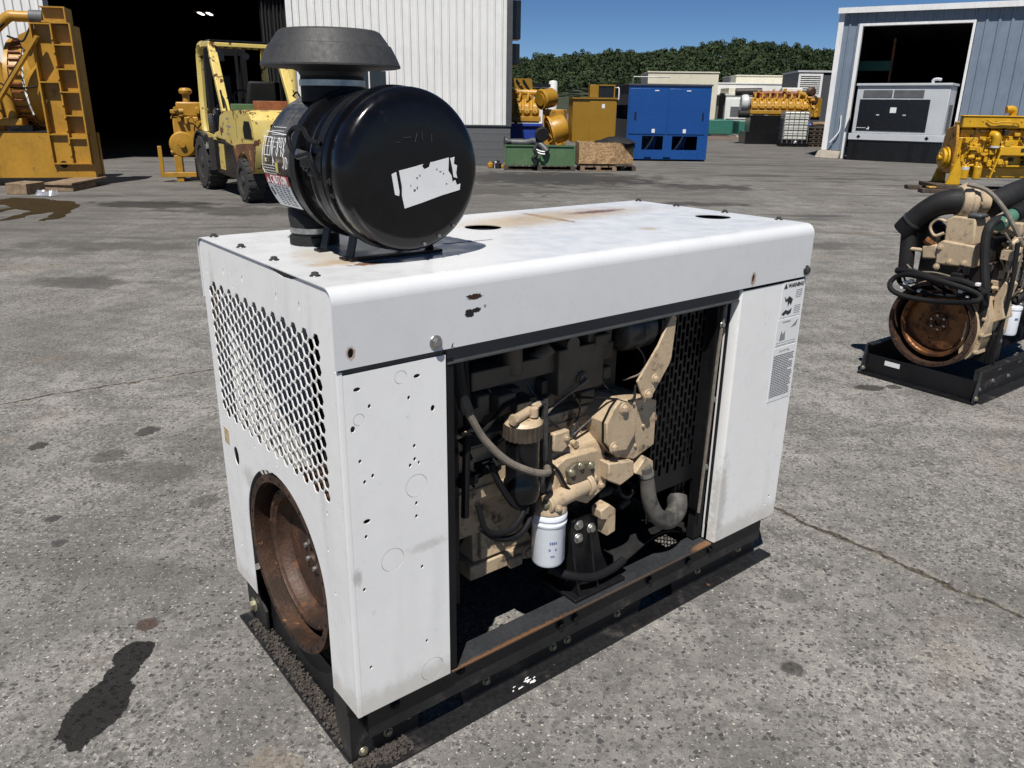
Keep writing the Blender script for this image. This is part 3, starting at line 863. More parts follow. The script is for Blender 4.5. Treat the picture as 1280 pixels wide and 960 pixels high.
# ---------------------------------------------------------------- engine inside the enclosure (parts of the generator set)
def engine_inside():
    TN, TD, BK = M['tan'], M['tan_shaded'], M['matte_black']
    blk = MB()
    blk.box(0.34, 1.10, 0.155, 0.60, 0.585, 0.79)
    blk.box(0.40, 1.08, 0.25, 0.60, 0.42, 0.585)
    blk.box(0.36, 1.08, 0.148, 0.156, 0.60, 0.635)
    blk.box(0.36, 1.08, 0.150, 0.156, 0.735, 0.76)
    block = blk.build('engine_block', TN, gen, 0.006)
    hd = MB()
    hd.box(0.36, 1.06, 0.20, 0.56, 0.79, 0.93)
    for i in range(4):
        x = 0.44 + i * 0.16
        hd.box(x - 0.04, x + 0.04, 0.165, 0.20, 0.83, 0.90)
        hd.cyl((x, 0.165, 0.865), (x, 0.155, 0.865), 0.02, n=14)
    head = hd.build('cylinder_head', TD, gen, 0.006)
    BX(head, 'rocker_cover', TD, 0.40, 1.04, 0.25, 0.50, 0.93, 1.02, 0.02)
    # intake manifold and the dark plumbing above the block
    im = MB()
    im.box(0.45, 0.98, 0.14, 0.20, 0.93, 0.985)
    im.box(0.74, 0.92, 0.12, 0.24, 0.86, 1.00)
    im.cyl((0.83, 0.12, 0.90), (0.83, 0.112, 0.90), 0.022, n=16)
    im.cyl((0.60, 0.16, 0.95), (0.60, 0.16, 1.06), 0.03, n=16)
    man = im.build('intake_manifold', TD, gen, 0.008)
    MB().ring((0.83, 0.1115, 0.90), (0, -1, 0), 0.008, 0.016, 0.003, 16).build('port_ring', M['dark_steel'], man)
    for i in range(4):
        x = 0.52 + i * 0.13
        TU(man, 'injector_line', M['dark_steel'], [(x, 0.16, 0.92), (x + 0.02, 0.125, 0.86), (x + 0.06, 0.13, 0.80), (0.80, 0.12, 0.72)], 0.004, 6)
    # alternator high at the right
    al = MB()
    al.lathe([(0.0, 0), (0.045, 0.002), (0.065, 0.015), (0.068, 0.06), (0.06, 0.065), (0.068, 0.07), (0.066, 0.12), (0.05, 0.14), (0.02, 0.145), (0.02, 0.165), (0.04, 0.166), (0.04, 0.185), (0.0, 0.186)], (0.98, 0.14, 1.015), (1, 0, 0), 24)
    alt = al.build('alternator', M['dark_steel'], gen)
    TU(alt, 'wire', M['hose_tan'], [(1.03, 0.09, 0.97), (1.05, 0.075, 0.93), (1.03, 0.07, 0.89), (0.97, 0.085, 0.875)], 0.0028, 6)
    TU(alt, 'wire', M['matte_black'], [(1.00, 0.06, 0.86), (0.98, 0.05, 0.82), (0.93, 0.08, 0.825), (0.80, 0.11, 0.85)], 0.004, 6)
    # adjuster blade
    bl = MB().prism([(1.098, 1.082), (1.115, 1.062), (1.106, 0.938), (1.098, 0.919), (1.019, 0.815), (0.998, 0.818), (0.962, 0.890), (1.043, 0.987)], 'xz', 0.018, 0.026)
    blade = bl.build('adjuster_bracket', TN, gen, 0.0015)
    bolt(blade, (1.037, 0.018, 0.885), (0, -1, 0), 0.011, TN)
    bolt(blade, (1.010, 0.018, 0.840), (0, -1, 0), 0.012, TN)
    # gear cover plate and housing
    hs = MB().prism([(0.917, 0.811), (0.943, 0.826), (1.062, 0.806), (1.098, 0.792), (1.102, 0.640), (1.010, 0.612), (0.930, 0.642), (0.889, 0.693), (0.884, 0.762)], 'xz', 0.055, 0.17)
    hs.prism([(1.06, 0.79), (1.10, 0.775), (1.14, 0.72), (1.11, 0.69), (1.09, 0.70)], 'xz', 0.075, 0.17)
    house = hs.build('gear_housing', TN, gen, 0.004)
    pl = [(0.901, 0.842), (0.943, 0.823), (0.975, 0.769), (0.980, 0.723), (0.942, 0.672), (0.884, 0.680), (0.854, 0.716), (0.850, 0.779), (0.876, 0.820)]
    plate = MB().prism([(x + 0.012, z - 0.006) for x, z in pl], 'xz', 0.036, 0.0505).build('cover_plate', TN, house, 0.003)
    cx_, cz_ = 0.925, 0.752
    MB().prism([(cx_ + (x + 0.012 - cx_) * 1.035, cz_ + (z - 0.006 - cz_) * 1.035) for x, z in pl], 'xz', 0.0505, 0.056).build('gasket', M['matte_black'], house)
    for x, z in [(0.930, 0.808), (0.896, 0.690)]:
        bolt(plate, (x, 0.036, z), (0, -1, 0), 0.0125, TN)
    for x, z in [(0.990, 0.806), (1.030, 0.775), (1.04, 0.72), (1.01, 0.66)]:
        bolt(house, (x, 0.055, z), (0, -1, 0), 0.006, TN, washer=False)
    # neck to the left of the cover (lit shelf of the block)
    sh = MB()
    sh.hexa([(0.66, 0.10, 0.62), (0.92, 0.09, 0.62), (0.92, 0.17, 0.62), (0.66, 0.17, 0.62)], [(0.68, 0.115, 0.685), (0.92, 0.10, 0.69), (0.92, 0.17, 0.73), (0.68, 0.17, 0.72)])
    sh.build('block_shelf', TN, block, 0.006)
    lf = MB().prism([(0.70, 0.765), (0.76, 0.765), (0.765, 0.72), (0.735, 0.70), (0.70, 0.71)], 'xz', 0.085, 0.105).build('lifting_lug', TN, block, 0.004)
    bolt(lf, (0.748, 0.085, 0.742), (0, -1, 0), 0.008, TN)
    # transfer pump and its cover
    pm = MB().prism([(0.703, 0.665), (0.739, 0.683), (0.87, 0.675), (0.905, 0.645), (0.910, 0.590), (0.915, 0.540), (0.863, 0.516), (0.837, 0.503), (0.799, 0.523), (0.694, 0.585)], 'xz', 0.075, 0.16)
    pump = pm.build('fuel_pump', TN, gen, 0.004)
    pc = MB().prism([(0.736, 0.646), (0.766, 0.665), (0.832, 0.652), (0.847, 0.622), (0.839, 0.592), (0.813, 0.584), (0.744, 0.604)], 'xz', 0.058, 0.076).build('pump_cover', M['tan_shaded'], pump, 0.004)
    for x, z in [(0.750, 0.640), (0.785, 0.652), (0.828, 0.642)]:
        bolt(pc, (x, 0.058, z), (0, -1, 0), 0.0085, M['olive_steel'])
    for x, z in [(0.832, 0.593), (0.862, 0.585), (0.890, 0.552)]:
        bolt(pump, (x, 0.075, z), (0, -1, 0), 0.0095, TN)
    bx = MB().prism([(0.880, 0.641), (0.990, 0.620), (0.995, 0.570), (0.935, 0.551), (0.886, 0.580)], 'xz', 0.035, 0.12).build('solenoid_box', TN, pump, 0.004)
    bolt(bx, (0.945, 0.07, 0.630), (0, 0, 1), 0.008, TN)
    MB().prism([(1.005, 0.569), (1.050, 0.616), (1.087, 0.591), (1.090, 0.559), (1.042, 0.550)], 'xz', 0.04, 0.085).build('elbow_fitting', TN, pump, 0.004)
    hz = MB().tube([(1.052, 0.045, 0.580), (1.066, 0.042, 0.525), (1.080, 0.038, 0.455), (1.120, 0.036, 0.385), (1.185, 0.040, 0.345), (1.245, 0.055, 0.360), (1.27, 0.08, 0.39)], 0.021, 16, 8, 0.036)
    ch = hz.build('coolant_hose', M['hose_grey'], gen)
    MB().ring((1.058, 0.044, 0.560), (0.25, -0.05, -0.95), 0.0205, 0.026, 0.012, 18).build('hose_clamp', M['steel'], ch)
    # oil filter head, pipe and the white spin-on filter
    FX, FY = 0.690, 0.085
    fh_ = MB()
    fh_.lathe([(0.0, 0.585), (0.030, 0.580), (0.045, 0.560), (0.053, 0.538), (0.053, 0.528), (0.0, 0.528)], (FX, FY, 0), (0, 0, 1), 26)
    fh_.cyl((FX - 0.035, FY - 0.025, 0.565), (0.83, 0.072, 0.575), 0.028, n=20)
    fh_.cyl((FX - 0.02, FY + 0.015, 0.592), (0.77, 0.09, 0.615), 0.021, n=18)
    fh_.cyl((0.815, 0.070, 0.574), (0.835, 0.071, 0.575), 0.036, n=20)
    fhead = fh_.build('filter_head', TN, gen, 0.003)
    bolt(fhead, (FX - 0.037, FY - 0.026, 0.565), (-0.93, -0.3, -0.05), 0.010, M['olive_steel'])
    bolt(fhead, (FX - 0.010, FY - 0.052, 0.556), (-0.2, -0.95, 0), 0.008, TN)
    of = MB().lathe([(0.0, 0.352), (0.036, 0.352), (0.046, 0.356), (0.0505, 0.366), (0.0505, 0.484), (0.052, 0.488), (0.0545, 0.492), (0.0545, 0.498), (0.0515, 0.502), (0.0515, 0.508), (0.0545, 0.512), (0.0545, 0.522), (0.052, 0.527), (0.0, 0.527)], (FX, FY, 0), (0, 0, 1), 36)
    oil = of.build('oil_filter', M['filter'], gen)
    # printed marks round the filter front
    pr = MB()
    def onf(a, z, w, h):
        a0, a1 = a - w / 2 / 0.0508, a + w / 2 / 0.0508
        vs_ = [(FX + 0.0508 * math.cos(t), FY + 0.0508 * math.sin(t), zz) for t, zz in ((a0, z - h / 2), (a1, z - h / 2), (a1, z + h / 2), (a0, z + h / 2))]
        pr.add(vs_, [(0, 1, 2, 3)])
    ac = math.atan2(-0.9, -0.42)
    for i, w in enumerate((0.004, 0.005, 0.005, 0.004)):
        onf(ac - 0.16 + i * 0.125, 0.440, w, 0.009)
    for i in (-1, 1):
        for q in range(3):
            onf(ac + i * 0.19 + (q - 1) * 0.045, 0.418, 0.0018, 0.010 - abs(q - 1) * 0.003)
    for q in range(4):
        onf(ac - 0.1 + q * 0.065, 0.396, 0.0026, 0.007)
    pr.build('filter_print', M['print_blue'], oil)
    # fuel filter: black bowl, ribbed tan collar, fittings
    UX, UY = 0.575, 0.075
    ff = MB().lathe([(0.0, 0.575), (0.020, 0.577), (0.026, 0.590), (0.032, 0.598), (0.046, 0.606), (0.052, 0.625), (0.052, 0.66), (0.047, 0.668), (0.047, 0.795), (0.0, 0.795)], (UX, UY, 0), (0, 0, 1), 28).build('fuel_filter', M['gloss_black'], gen)
    cl = MB()
    n = 44
    prof = []
    for i in range(n * 2):
        a = PI * i / n
        rr_ = 0.0565 if (i // 2) % 2 else 0.0535
        prof.append((UX + rr_ * math.cos(a), UY + rr_ * math.sin(a)))
    cl.prism(prof, 'xy', 0.796, 0.838)
    col = cl.build('filter_collar', M['brown_collar'], ff)
    cl = MB()
    cl.lathe([(0.0, 0.8385), (0.054, 0.8385), (0.052, 0.841), (0.046, 0.848), (0.020, 0.852), (0.0, 0.853)], (UX, UY, 0), (0, 0, 1), 28)
    cl.build('filter_cap', TN, ff)
    ft = MB()
    ft.cyl((UX - 0.045, UY - 0.02, 0.862), (UX + 0.02, UY - 0.005, 0.868), 0.013, n=12)
    ft.cyl((UX - 0.055, UY - 0.022, 0.862), (UX - 0.045, UY - 0.02, 0.862), 0.016, n=6)
    ft.cyl((UX + 0.02, UY - 0.02, 0.856), (UX + 0.02, UY - 0.02, 0.88), 0.013, n=10)
    ft.cyl((UX + 0.03, UY, 0.87), (UX + 0.06, UY + 0.01, 0.875), 0.013, n=6)
    ft.build('fitting', TN, ff)
    st = MB()
    st.box(UX - 0.02, UX + 0.03, UY, UY + 0.03, 0.862, 0.892)
    st.cyl((UX + 0.06, UY + 0.01, 0.875), (UX + 0.085, UY + 0.012, 0.875), 0.012, n=6)
    st.cyl((UX + 0.085, UY + 0.012, 0.888), (UX + 0.085, UY + 0.012, 0.83), 0.011, n=8)
    st.cyl((UX + 0.085, UY + 0.012, 0.83), (UX + 0.085, UY + 0.012, 0.60), 0.014, n=10)
    st.build('fuel_line', M['dark_steel'], ff)
    TU(gen, 'fuel_hose', M['hose_tan'], [(0.375, 0.055, 0.925), (0.385, 0.05, 0.90), (0.424, 0.045, 0.832), (0.485, 0.025, 0.762), (0.561, 0.012, 0.715), (0.620, 0.02, 0.692), (0.655, 0.06, 0.682)], 0.0105, 10)
    TU(gen, 'wiring_loom', M['rubber'], [(0.345, 0.06, 1.085), (0.352, 0.06, 1.02), (0.362, 0.06, 0.965), (0.376, 0.055, 0.92)], 0.017, 10)
    TU(gen, 'wiring_loom', M['matte_black'], [(0.375, 0.07, 1.085), (0.385, 0.08, 1.0), (0.40, 0.09, 0.9), (0.395, 0.09, 0.75), (0.39, 0.09, 0.60)], 0.011, 8)
    TU(gen, 'wiring_loom', M['matte_black'], [(0.395, 0.04, 0.66), (0.42, 0.03, 0.575), (0.49, 0.03, 0.548), (0.55, 0.045, 0.565), (0.578, 0.06, 0.60)], 0.0085, 8)
    TU(gen, 'wiring_loom', M['matte_black'], [(0.405, 0.04, 0.585), (0.46, 0.035, 0.535), (0.54, 0.04, 0.515), (0.60, 0.06, 0.55), (0.610, 0.07, 0.62)], 0.0095, 8)
    TU(gen, 'wiring_loom', M['matte_black'], [(0.470, 0.08, 0.74), (0.490, 0.07, 0.68), (0.53, 0.06, 0.61), (0.565, 0.055, 0.585)], 0.010, 8)
    TU(gen, 'wiring_loom', M['matte_black'], [(0.690, 0.10, 0.76), (0.675, 0.085, 0.70), (0.678, 0.075, 0.66), (0.655, 0.08, 0.60)], 0.012, 8)
    for x, z, l in [(0.36, 0.845, .05), (0.47, 0.63, .05), (0.50, 0.60, .035)]:
        CY(gen, 'pipe_stub', TN, (x, 0.08 + (0.1 if z < .8 else 0), z), (x + l, 0.075 + (0.1 if z < .8 else 0), z + 0.012), 0.006, n=8)
    # lower left housing
    lh = MB()
    lh.hexa([(0.53, 0.25, 0.32), (0.77, 0.25, 0.32), (0.77, 0.33, 0.32), (0.53, 0.33, 0.32)], [(0.55, 0.28, 0.47), (0.69, 0.28, 0.47), (0.73, 0.33, 0.49), (0.53, 0.33, 0.52)])
    lh.hexa([(0.55, 0.235, 0.33), (0.65, 0.235, 0.33), (0.65, 0.27, 0.33), (0.55, 0.27, 0.33)], [(0.565, 0.255, 0.44), (0.62, 0.255, 0.45), (0.635, 0.29, 0.47), (0.565, 0.29, 0.47)])
    lh.box(0.51, 0.775, 0.235, 0.34, 0.270, 0.32)
    low = lh.build('oil_pan_housing', TN, gen, 0.005)
    bolt(low, (0.735, 0.235, 0.295), (0, -1, 0), 0.017, TN)
    MB().box(0.655, 0.705, 0.22, 0.24, 0.265, 0.30).build('drain_boss', TN, low, 0.005)
    pn = MB().hexa([(0.60, 0.38, 0.215), (1.00, 0.38, 0.215), (1.00, 0.56, 0.215), (0.60, 0.56, 0.215)], [(0.46, 0.28, 0.44), (1.05, 0.28, 0.44), (1.05, 0.60, 0.44), (0.46, 0.60, 0.44)])
    pn.build('oil_pan', M['brown'], gen, 0.015)
    BX(gen, 'inner_panel', M['black'], 0.303, 0.40, 0.13, 0.78, 0.30, 1.08, 0.003)
    # engine mount
    mt = MB()
    mt.prism([(0.785, 0.455), (0.895, 0.455), (0.90, 0.40), (0.925, 0.30), (0.965, 0.215), (0.965, 0.199), (0.83, 0.199), (0.80, 0.30)], 'xz', 0.090, 0.100)
    mt.prism([(0.092, 0.44), (0.20, 0.44), (0.20, 0.20), (0.03, 0.20), (0.06, 0.27)], 'yz', 0.785, 0.794)
    mt.prism([(0.092, 0.42), (0.20, 0.42), (0.20, 0.20), (0.03, 0.20), (0.06, 0.26)], 'yz', 0.865, 0.873)
    mt.box(0.76, 0.98, 0.028, 0.22, 0.1985, 0.210)
    mnt = mt.build('engine_mount', M['black'], gen, 0.002)
    for x, z in [(0.817, 0.430), (0.818, 0.383), (0.872, 0.400)]:
        bolt(mnt, (x, 0.090, z), (0, -1, 0), 0.012, M['steel'])
    MB().prism([(0.868, 0.480), (0.905, 0.492), (0.934, 0.466), (0.938, 0.387), (0.900, 0.380), (0.896, 0.440), (0.872, 0.448)], 'xz', 0.045, 0.09).build('mount_lug', TN, mnt, 0.004)
    TU(gen, 'drain_hose', M['matte_black'], [(0.71, 0.10, 0.31), (0.76, 0.06, 0.285), (0.84, 0.045, 0.255), (0.93, 0.05, 0.245), (1.0, 0.06, 0.25)], 0.014, 10)
    # fan shroud, pulley, lower baffle and the fan guard with slots
    fs = MB().lathe_closed([(0.30, 0), (0.30, 0.16), (0.29, 0.16), (0.29, 0.01), (0.27, 0.0)], (1.20, 0.43, 0.66), (1, 0, 0), 40)
    fs.build('fan_shroud', M['matte_black'], gen)
    CY(gen, 'crank_pulley', M['matte_black'], (1.10, 0.40, 0.46), (1.16, 0.40, 0.46), 0.11, n=32)
    fan = MB()
    for k in range(6):
        a = k * PI / 3 + 0.3
        d = Vector((0, math.cos(a), math.sin(a)))
        n_ = Vector((0, -math.sin(a), math.cos(a)))
        c0 = Vector((1.26, 0.43, 0.66))
        q = [c0 + d * 0.05 - n_ * 0.03, c0 + d * 0.26 - n_ * 0.05, c0 + d * 0.26 + n_ * 0.05 + Vector((0.04, 0, 0)), c0 + d * 0.05 + n_ * 0.03 + Vector((0.03, 0, 0))]
        fan.add([tuple(v) for v in q] + [tuple(v + Vector((0.004, 0, 0))) for v in q], [(0, 1, 2, 3), (7, 6, 5, 4), (0, 4, 5, 1), (1, 5, 6, 2), (2, 6, 7, 3), (3, 7, 4, 0)])
    fan.cyl((1.24, 0.43, 0.66), (1.29, 0.43, 0.66), 0.06, n=20)
    fan.build('cooling_fan', M['matte_black'], gen)
    bf = MB()
    pts = [(1.02 + 0.40 * t, 0.205 + 0.0 * t + 0.05 * math.sin(PI * t) ** 2) for t in [i / 12 for i in range(13)]]
    bf.prism([(x, z) for x, z in pts] + [(x, z - 0.006) for x, z in reversed(pts)], 'xz', 0.10, 0.30)
    bf.build('baffle', M['rubber'], gen)
    rad = MB()
    rad.box(1.46, 1.54, 0.10, 0.76, 0.28, 1.20)
    rad.build('radiator', M['matte_black'], gen)
    gh = []
    for i in range(11):
        x = 1.118 + i * 0.0195
        for j in range(11):
            z = 1.045 - j * 0.052 - (0.026 if i % 2 else 0)
            if z - 0.021 < 0.50:
                continue
            gh.append([(x - 0.0068, z - 0.021), (x + 0.0068, z - 0.021), (x + 0.0068, z + 0.021), (x - 0.0068, z + 0.021)])
    gd = MB().sheet([(1.105, 0.452), (1.338, 0.452), (1.338, 1.075), (1.112, 1.075), (1.103, 0.75)], gh, 'xz', 0.070, 0.0725)
    gd.box(1.105, 1.338, 0.070, 0.10, 0.446, 0.4525)
    guard = gd.build('fan_guard', M['black'], gen)
    TU(guard, 'guard_strip', M['hose_tan'], [(1.362, 0.03, 1.06), (1.350, 0.03, 0.9), (1.342, 0.03, 0.6), (1.334, 0.03, 0.33)], 0.0055, 6)
    BX(guard, 'guard_edge', M['black'], 1.338, 1.346, 0.038, 0.08, 0.33, 1.075)
    for z in (1.00, 0.745, 0.50):
        bolt(guard, (1.356 - (1.0 - z) * 0.018, 0.030, z), (0, -1, 0), 0.0075, M['steel'])
engine_inside()

# dirt on the end flange
def pile(name, n, pos, size, m, seed, label, cat):
    rg = random.Random(seed)
    b = MB()
    for i in range(n):
        c = pos(rg)
        s_ = rg.uniform(*size)
        vs_ = []
        for sx in (-1, 1):
            for sy in (-1, 1):
                for sz in (-1, 1):
                    vs_.append(c + Vector((sx * s_ * rg.uniform(.5, 1), sy * s_ * rg.uniform(.5, 1), (sz * .7 + .6) * s_ * rg.uniform(.4, 1))))
        b.add(vs_, [(0, 1, 3, 2), (4, 6, 7, 5), (0, 4, 5, 1), (2, 3, 7, 6), (0, 2, 6, 4), (1, 5, 7, 3)])
    o = b.build(name, m, None, angle=20)
    return struct(o, 'stuff', label, cat)
M['dirt'] = mat('dark_gravel', (0.052, 0.044, 0.038), 0.95, var=0.6, vscale=60)
GM = Matrix.Translation(GEN_LOC) @ Matrix.Rotation(GEN_RZ, 4, 'Z')
def gp(x, y, z):
    return GM @ Vector((x, y, z))
def _pos(rg):
    if rg.random() < 0.86:
        y = rg.uniform(0.075, 0.80)
        return gp(rg.triangular(-0.002, 0.054, 0.03), y, 0.0105 + rg.random() ** 2 * 0.014)
    return gp(rg.uniform(0.0, 0.16), rg.triangular(-0.008, 0.055, 0.05), 0.0105 + rg.random() ** 2 * 0.006)
pile('gravel', 2600, _pos, (0.0018, 0.0052), M['dirt'], 3, 'dark gravel and dirt lying on the bottom end flange of the white generator', 'gravel')

# ---------------------------------------------------------------- air cleaner on the roof
ac = thing('air_cleaner', 'glossy black cylindrical air cleaner canister with grey rain cap standing on the white roof', 'air cleaner', GEN_LOC, GEN_RZ)
AX, AZ, ARD = 0.300, 1.504, 0.187
GB = M['gloss_black']
lid = MB().lathe([(0.0, 0.0), (0.10, 0.0), (0.150, 0.001), (0.170, 0.004), (0.180, 0.012), (0.1855, 0.024), (0.187, 0.034), (0.187, 0.060), (0.1835, 0.066), (0.1835, 0.074)], (AX, 0.15, AZ), (0, 1, 0), 72).build('lid', GB, ac)
body = MB().lathe([(0.1835, 0.074), (0.190, 0.076), (0.191, 0.090), (0.186, 0.095), (0.178, 0.100), (0.178, 0.112), (0.182, 0.116), (0.182, 0.124), (0.177, 0.128), (0.177, 0.165), (0.1805, 0.170), (0.1805, 0.182), (0.177, 0.187),
                   (0.177, 0.445), (0.172, 0.470), (0.160, 0.485), (0.145, 0.493), (0.08, 0.495), (0.0, 0.495)], (AX, 0.15, AZ), (0, 1, 0), 72).build('canister', GB, ac)
# rain cap and neck
NY = 0.515
LA(ac, 'inlet_neck', M['rubber'], [(0.080, 1.655), (0.080, 1.715), (0.076, 1.718), (0.076, 1.735)], (AX - 0.018, NY, 0), (0, 0, 1), 40)
LA(ac, 'neck_clamp', M['steel'], [(0.0815, 1.692), (0.083, 1.693), (0.083, 1.707), (0.0815, 1.708)], (AX - 0.018, NY, 0), (0, 0, 1), 40)
capo = MB().lathe([(0.076, 1.712), (0.084, 1.728), (0.104, 1.737), (0.150, 1.742), (0.166, 1.738), (0.1745, 1.740), (0.1745, 1.744), (0.166, 1.764), (0.152, 1.790), (0.148, 1.7915), (0.140, 1.803),
             (0.126, 1.8215), (0.118, 1.8255), (0.07, 1.8285), (0.0, 1.829)], (AX - 0.018, NY, -0.002), (0, 0, 1), 64).build('rain_cap', M['cap'], ac, angle=22)
# clamp band, over-centre clip and wire handle on the left side
cb = MB()
for yy in (0.262, 0.405):
    cb.lathe_closed([(0.1765, 0), (0.1845, 0.0), (0.1845, 0.032), (0.1765, 0.032)], (AX, yy, AZ), (0, 1, 0), 64)
cb.build('mounting_band', M['black'], ac)
def cylp(a, y, r):
    return Vector((AX + r * math.cos(a), y, AZ + r * math.sin(a)))
TU(ac, 'lid_clip', M['black'], [cylp(a_ + .20, y_ + .055, r_) for a_, y_, r_ in [(2.62, .205, .19), (2.60, .235, .205), (2.50, .265, .215), (2.50, .315, .215), (2.60, .335, .213), (2.74, .305, .212), (2.80, .275, .208), (2.76, .235, .202), (2.86, .215, .20), (3.05, .205, .192)]], 0.0058, 8)
bz = MB()
bz.bar(cylp(3.02, 0.30, .186), cylp(3.02, 0.36, .186), 0.012, 0.035)
bz.bar(cylp(3.16, 0.29, .188), cylp(3.20, 0.29, .188), 0.03, 0.02)
bz.build('clip_bracket', M['black'], ac, 0.002)
CY(ac, 'restrictor_valve', M['steel'], cylp(2.97, 0.33, .184), cylp(2.95, 0.33, .213), 0.008, n=8)
for a, y in [(3.12, 0.345), (3.25, 0.23), (3.42, 0.23)]:
    bolt(ac, tuple(cylp(a, y, .182)), (-1, 0, -0.1), 0.007, M['dark_steel'])
# feet: bent straps to the roof
ft = MB()
for yy in (0.262, 0.405):
    for sx in (-1, 1):
        top = Vector((AX + sx * 0.10, yy, AZ - 0.148))
        bot = Vector((AX + sx * 0.115, yy, ZT + 0.004))
        ft.bar(top + Vector((0, 0.016, 0)), bot + Vector((0, 0.016, 0)), 0.034, 0.005, (1, 0, 0))
        ft.box(bot.x - 0.02 if sx < 0 else bot.x - 0.005, bot.x + 0.005 if sx < 0 else bot.x + 0.02, yy - 0.001, yy + 0.033, ZT + 0.0005, ZT + 0.006)
ft.box(AX - 0.13, AX + 0.13, 0.240, 0.26, ZT + 0.0005, ZT + 0.008)
ft.build('mounting_foot', M['black'], ac)
ob = MB()
ob.tube([(AX - 0.06, 0.60, AZ - 0.03), (AX - 0.075, 0.575, AZ - 0.13), (AX - 0.08, 0.555, ZT + 0.05), (AX - 0.08, 0.55, ZT + 0.004)], 0.060, 20, 6)
ob.lathe([(0.066, 0), (0.066, 0.02), (0.058, 0.022)], (AX - 0.08, 0.55, ZT + 0.002), (0, 0, 1), 24)
out = ob.build('outlet_elbow', M['rubber'], ac)
MB().ring((AX - 0.078, 0.552, ZT + 0.032), (0, 0, 1), 0.060, 0.0645, 0.014, 24).build('hose_clamp', M['steel'], out)
# torn label on the lid
lb = MB()
def on_lid(poly):
    lb.prism(poly, 'xz', 0.1485, 0.1498)
def lidp(u, v):       # label coordinates: metres right and up from its centre, tilted
    a = R(4)
    return (AX + 0.035 + u * math.cos(a) - v * math.sin(a), 1.488 + u * math.sin(a) + v * math.cos(a))
on_lid([lidp(*p) for p in [(-0.072, -0.060), (-0.02, -0.052), (0.03, -0.043), (0.085, -0.036), (0.088, -0.022), (0.078, -0.024), (0.074, -0.012), (0.066, -0.016), (0.064, 0.0), (0.056, 0.012), (0.060, 0.042), (0.02, 0.037), (0.008, 0.036), (0.004, 0.026), (-0.010, 0.022), (-0.016, 0.030), (-0.012, 0.034), (-0.05, 0.029), (-0.078, 0.026), (-0.074, -0.01), (-0.076, -0.03)]])
on_lid([lidp(*p) for p in [(-0.098, 0.020), (-0.086, 0.024), (-0.082, -0.02), (-0.084, -0.030), (-0.094, -0.026)]])
on_lid([lidp(*p) for p in [(0.064, 0.040), (0.076, 0.042), (0.073, 0.026), (0.082, 0.022), (0.078, 0.004), (0.080, -0.008), (0.070, -0.004), (0.068, 0.018)]])
lab = lb.build('torn_label', M['decal'], ac)
sp = MB()
for (u, v, w, h) in [(-0.045, -0.024, .006, .005), (-0.036, -0.020, .003, .006), (0.045, -0.018, .005, .002), (-0.035, 0.004, .005, .003), (-0.026, 0.008, .003, .004), (0.03, 0.012, .006, .002), (0.04, 0.006, .003, .003), (0.022, 0.017, .003, .004), (-0.052, -0.012, .002, .004)]:
    x, z = lidp(u, v)
    sp.prism([(x, z), (x + w, z + h * .3), (x + w * .8, z + h), (x + w * .2, z + h * .8)], 'xz', 0.1478, 0.1484)
sp.build('torn_spot', M['print'], lab)
for (x, z) in [(AX + 0.105, 1.372), (AX + 0.062, 1.352), (AX + 0.020, 1.336)]:
    CY(ac, 'rivet', M['steel'], (x, 0.1535, z), (x, 0.1485, z), 0.004, n=8)
scr = MB()
for (u0, v0, u1, v1) in [(-.03, .08, -.01, .082), (.0, .07, .006, .09), (.02, .075, .018, .095), (.045, .07, .045, .088), (-.05, .072, -.04, .07)]:
    scr.bar((AX + u0, 0.1493, 1.50 + v0), (AX + u1, 0.1493, 1.50 + v1), 0.0025, 0.0012)
scr.build('scratch', M['cap'], ac)
# caution label wrapped round the left of the canister: angle measured round the axis
def wrap(poly_fn, a0, a1, y0, y1, r, m, name, parent, na=10, ny=4):
    b = MB()
    vs_ = []
    fs = []
    for i in range(na + 1):
        for j in range(ny + 1):
            vs_.append(cylp(a0 + (a1 - a0) * i / na, y0 + (y1 - y0) * j / ny, r))
    for i in range(na):
        for j in range(ny):
            q = i * (ny + 1) + j
            fs.append((q, q + 1, q + ny + 2, q + ny + 1))
    b.add(vs_, fs)
    return b.build(name, m, parent)
RA = 0.1776
cau = wrap(None, 3.30, 3.82, 0.475, 0.620, RA, M['decal'], 'caution_label', ac)
wrap(None, 3.30, 3.44, 0.475, 0.620, RA + .0004, M['red'], 'caution_band', cau)
def wrap_strokes(strokes, a0, y0, h, w, parent, m, name, r, lw=0.0022):
    """strokes: polylines in letter space, u to the right (towards -y), v up (towards smaller angle)"""
    b = MB()
    for st in strokes:
        for (p, q) in zip(st[:-1], st[1:]):
            n = max(1, int(max(abs(q[0] - p[0]) * w, abs(q[1] - p[1]) * h) / 0.012))
            for i in range(n):
                c0 = [p[k] + (q[k] - p[k]) * i / n for k in (0, 1)]
                c1 = [p[k] + (q[k] - p[k]) * (i + 1) / n for k in (0, 1)]
                A = cylp(a0 - c0[1] * h / r, y0 - c0[0] * w, r)
                B_ = cylp(a0 - c1[1] * h / r, y0 - c1[0] * w, r)
                up = A - Vector((AX, A.y, AZ))
                d = (B_ - A).normalized()
                b.bar(A - d * lw * .4, B_ + d * lw * .4, lw, 0.0008, tuple(up.normalized()))
    return b.build(name, m, parent)
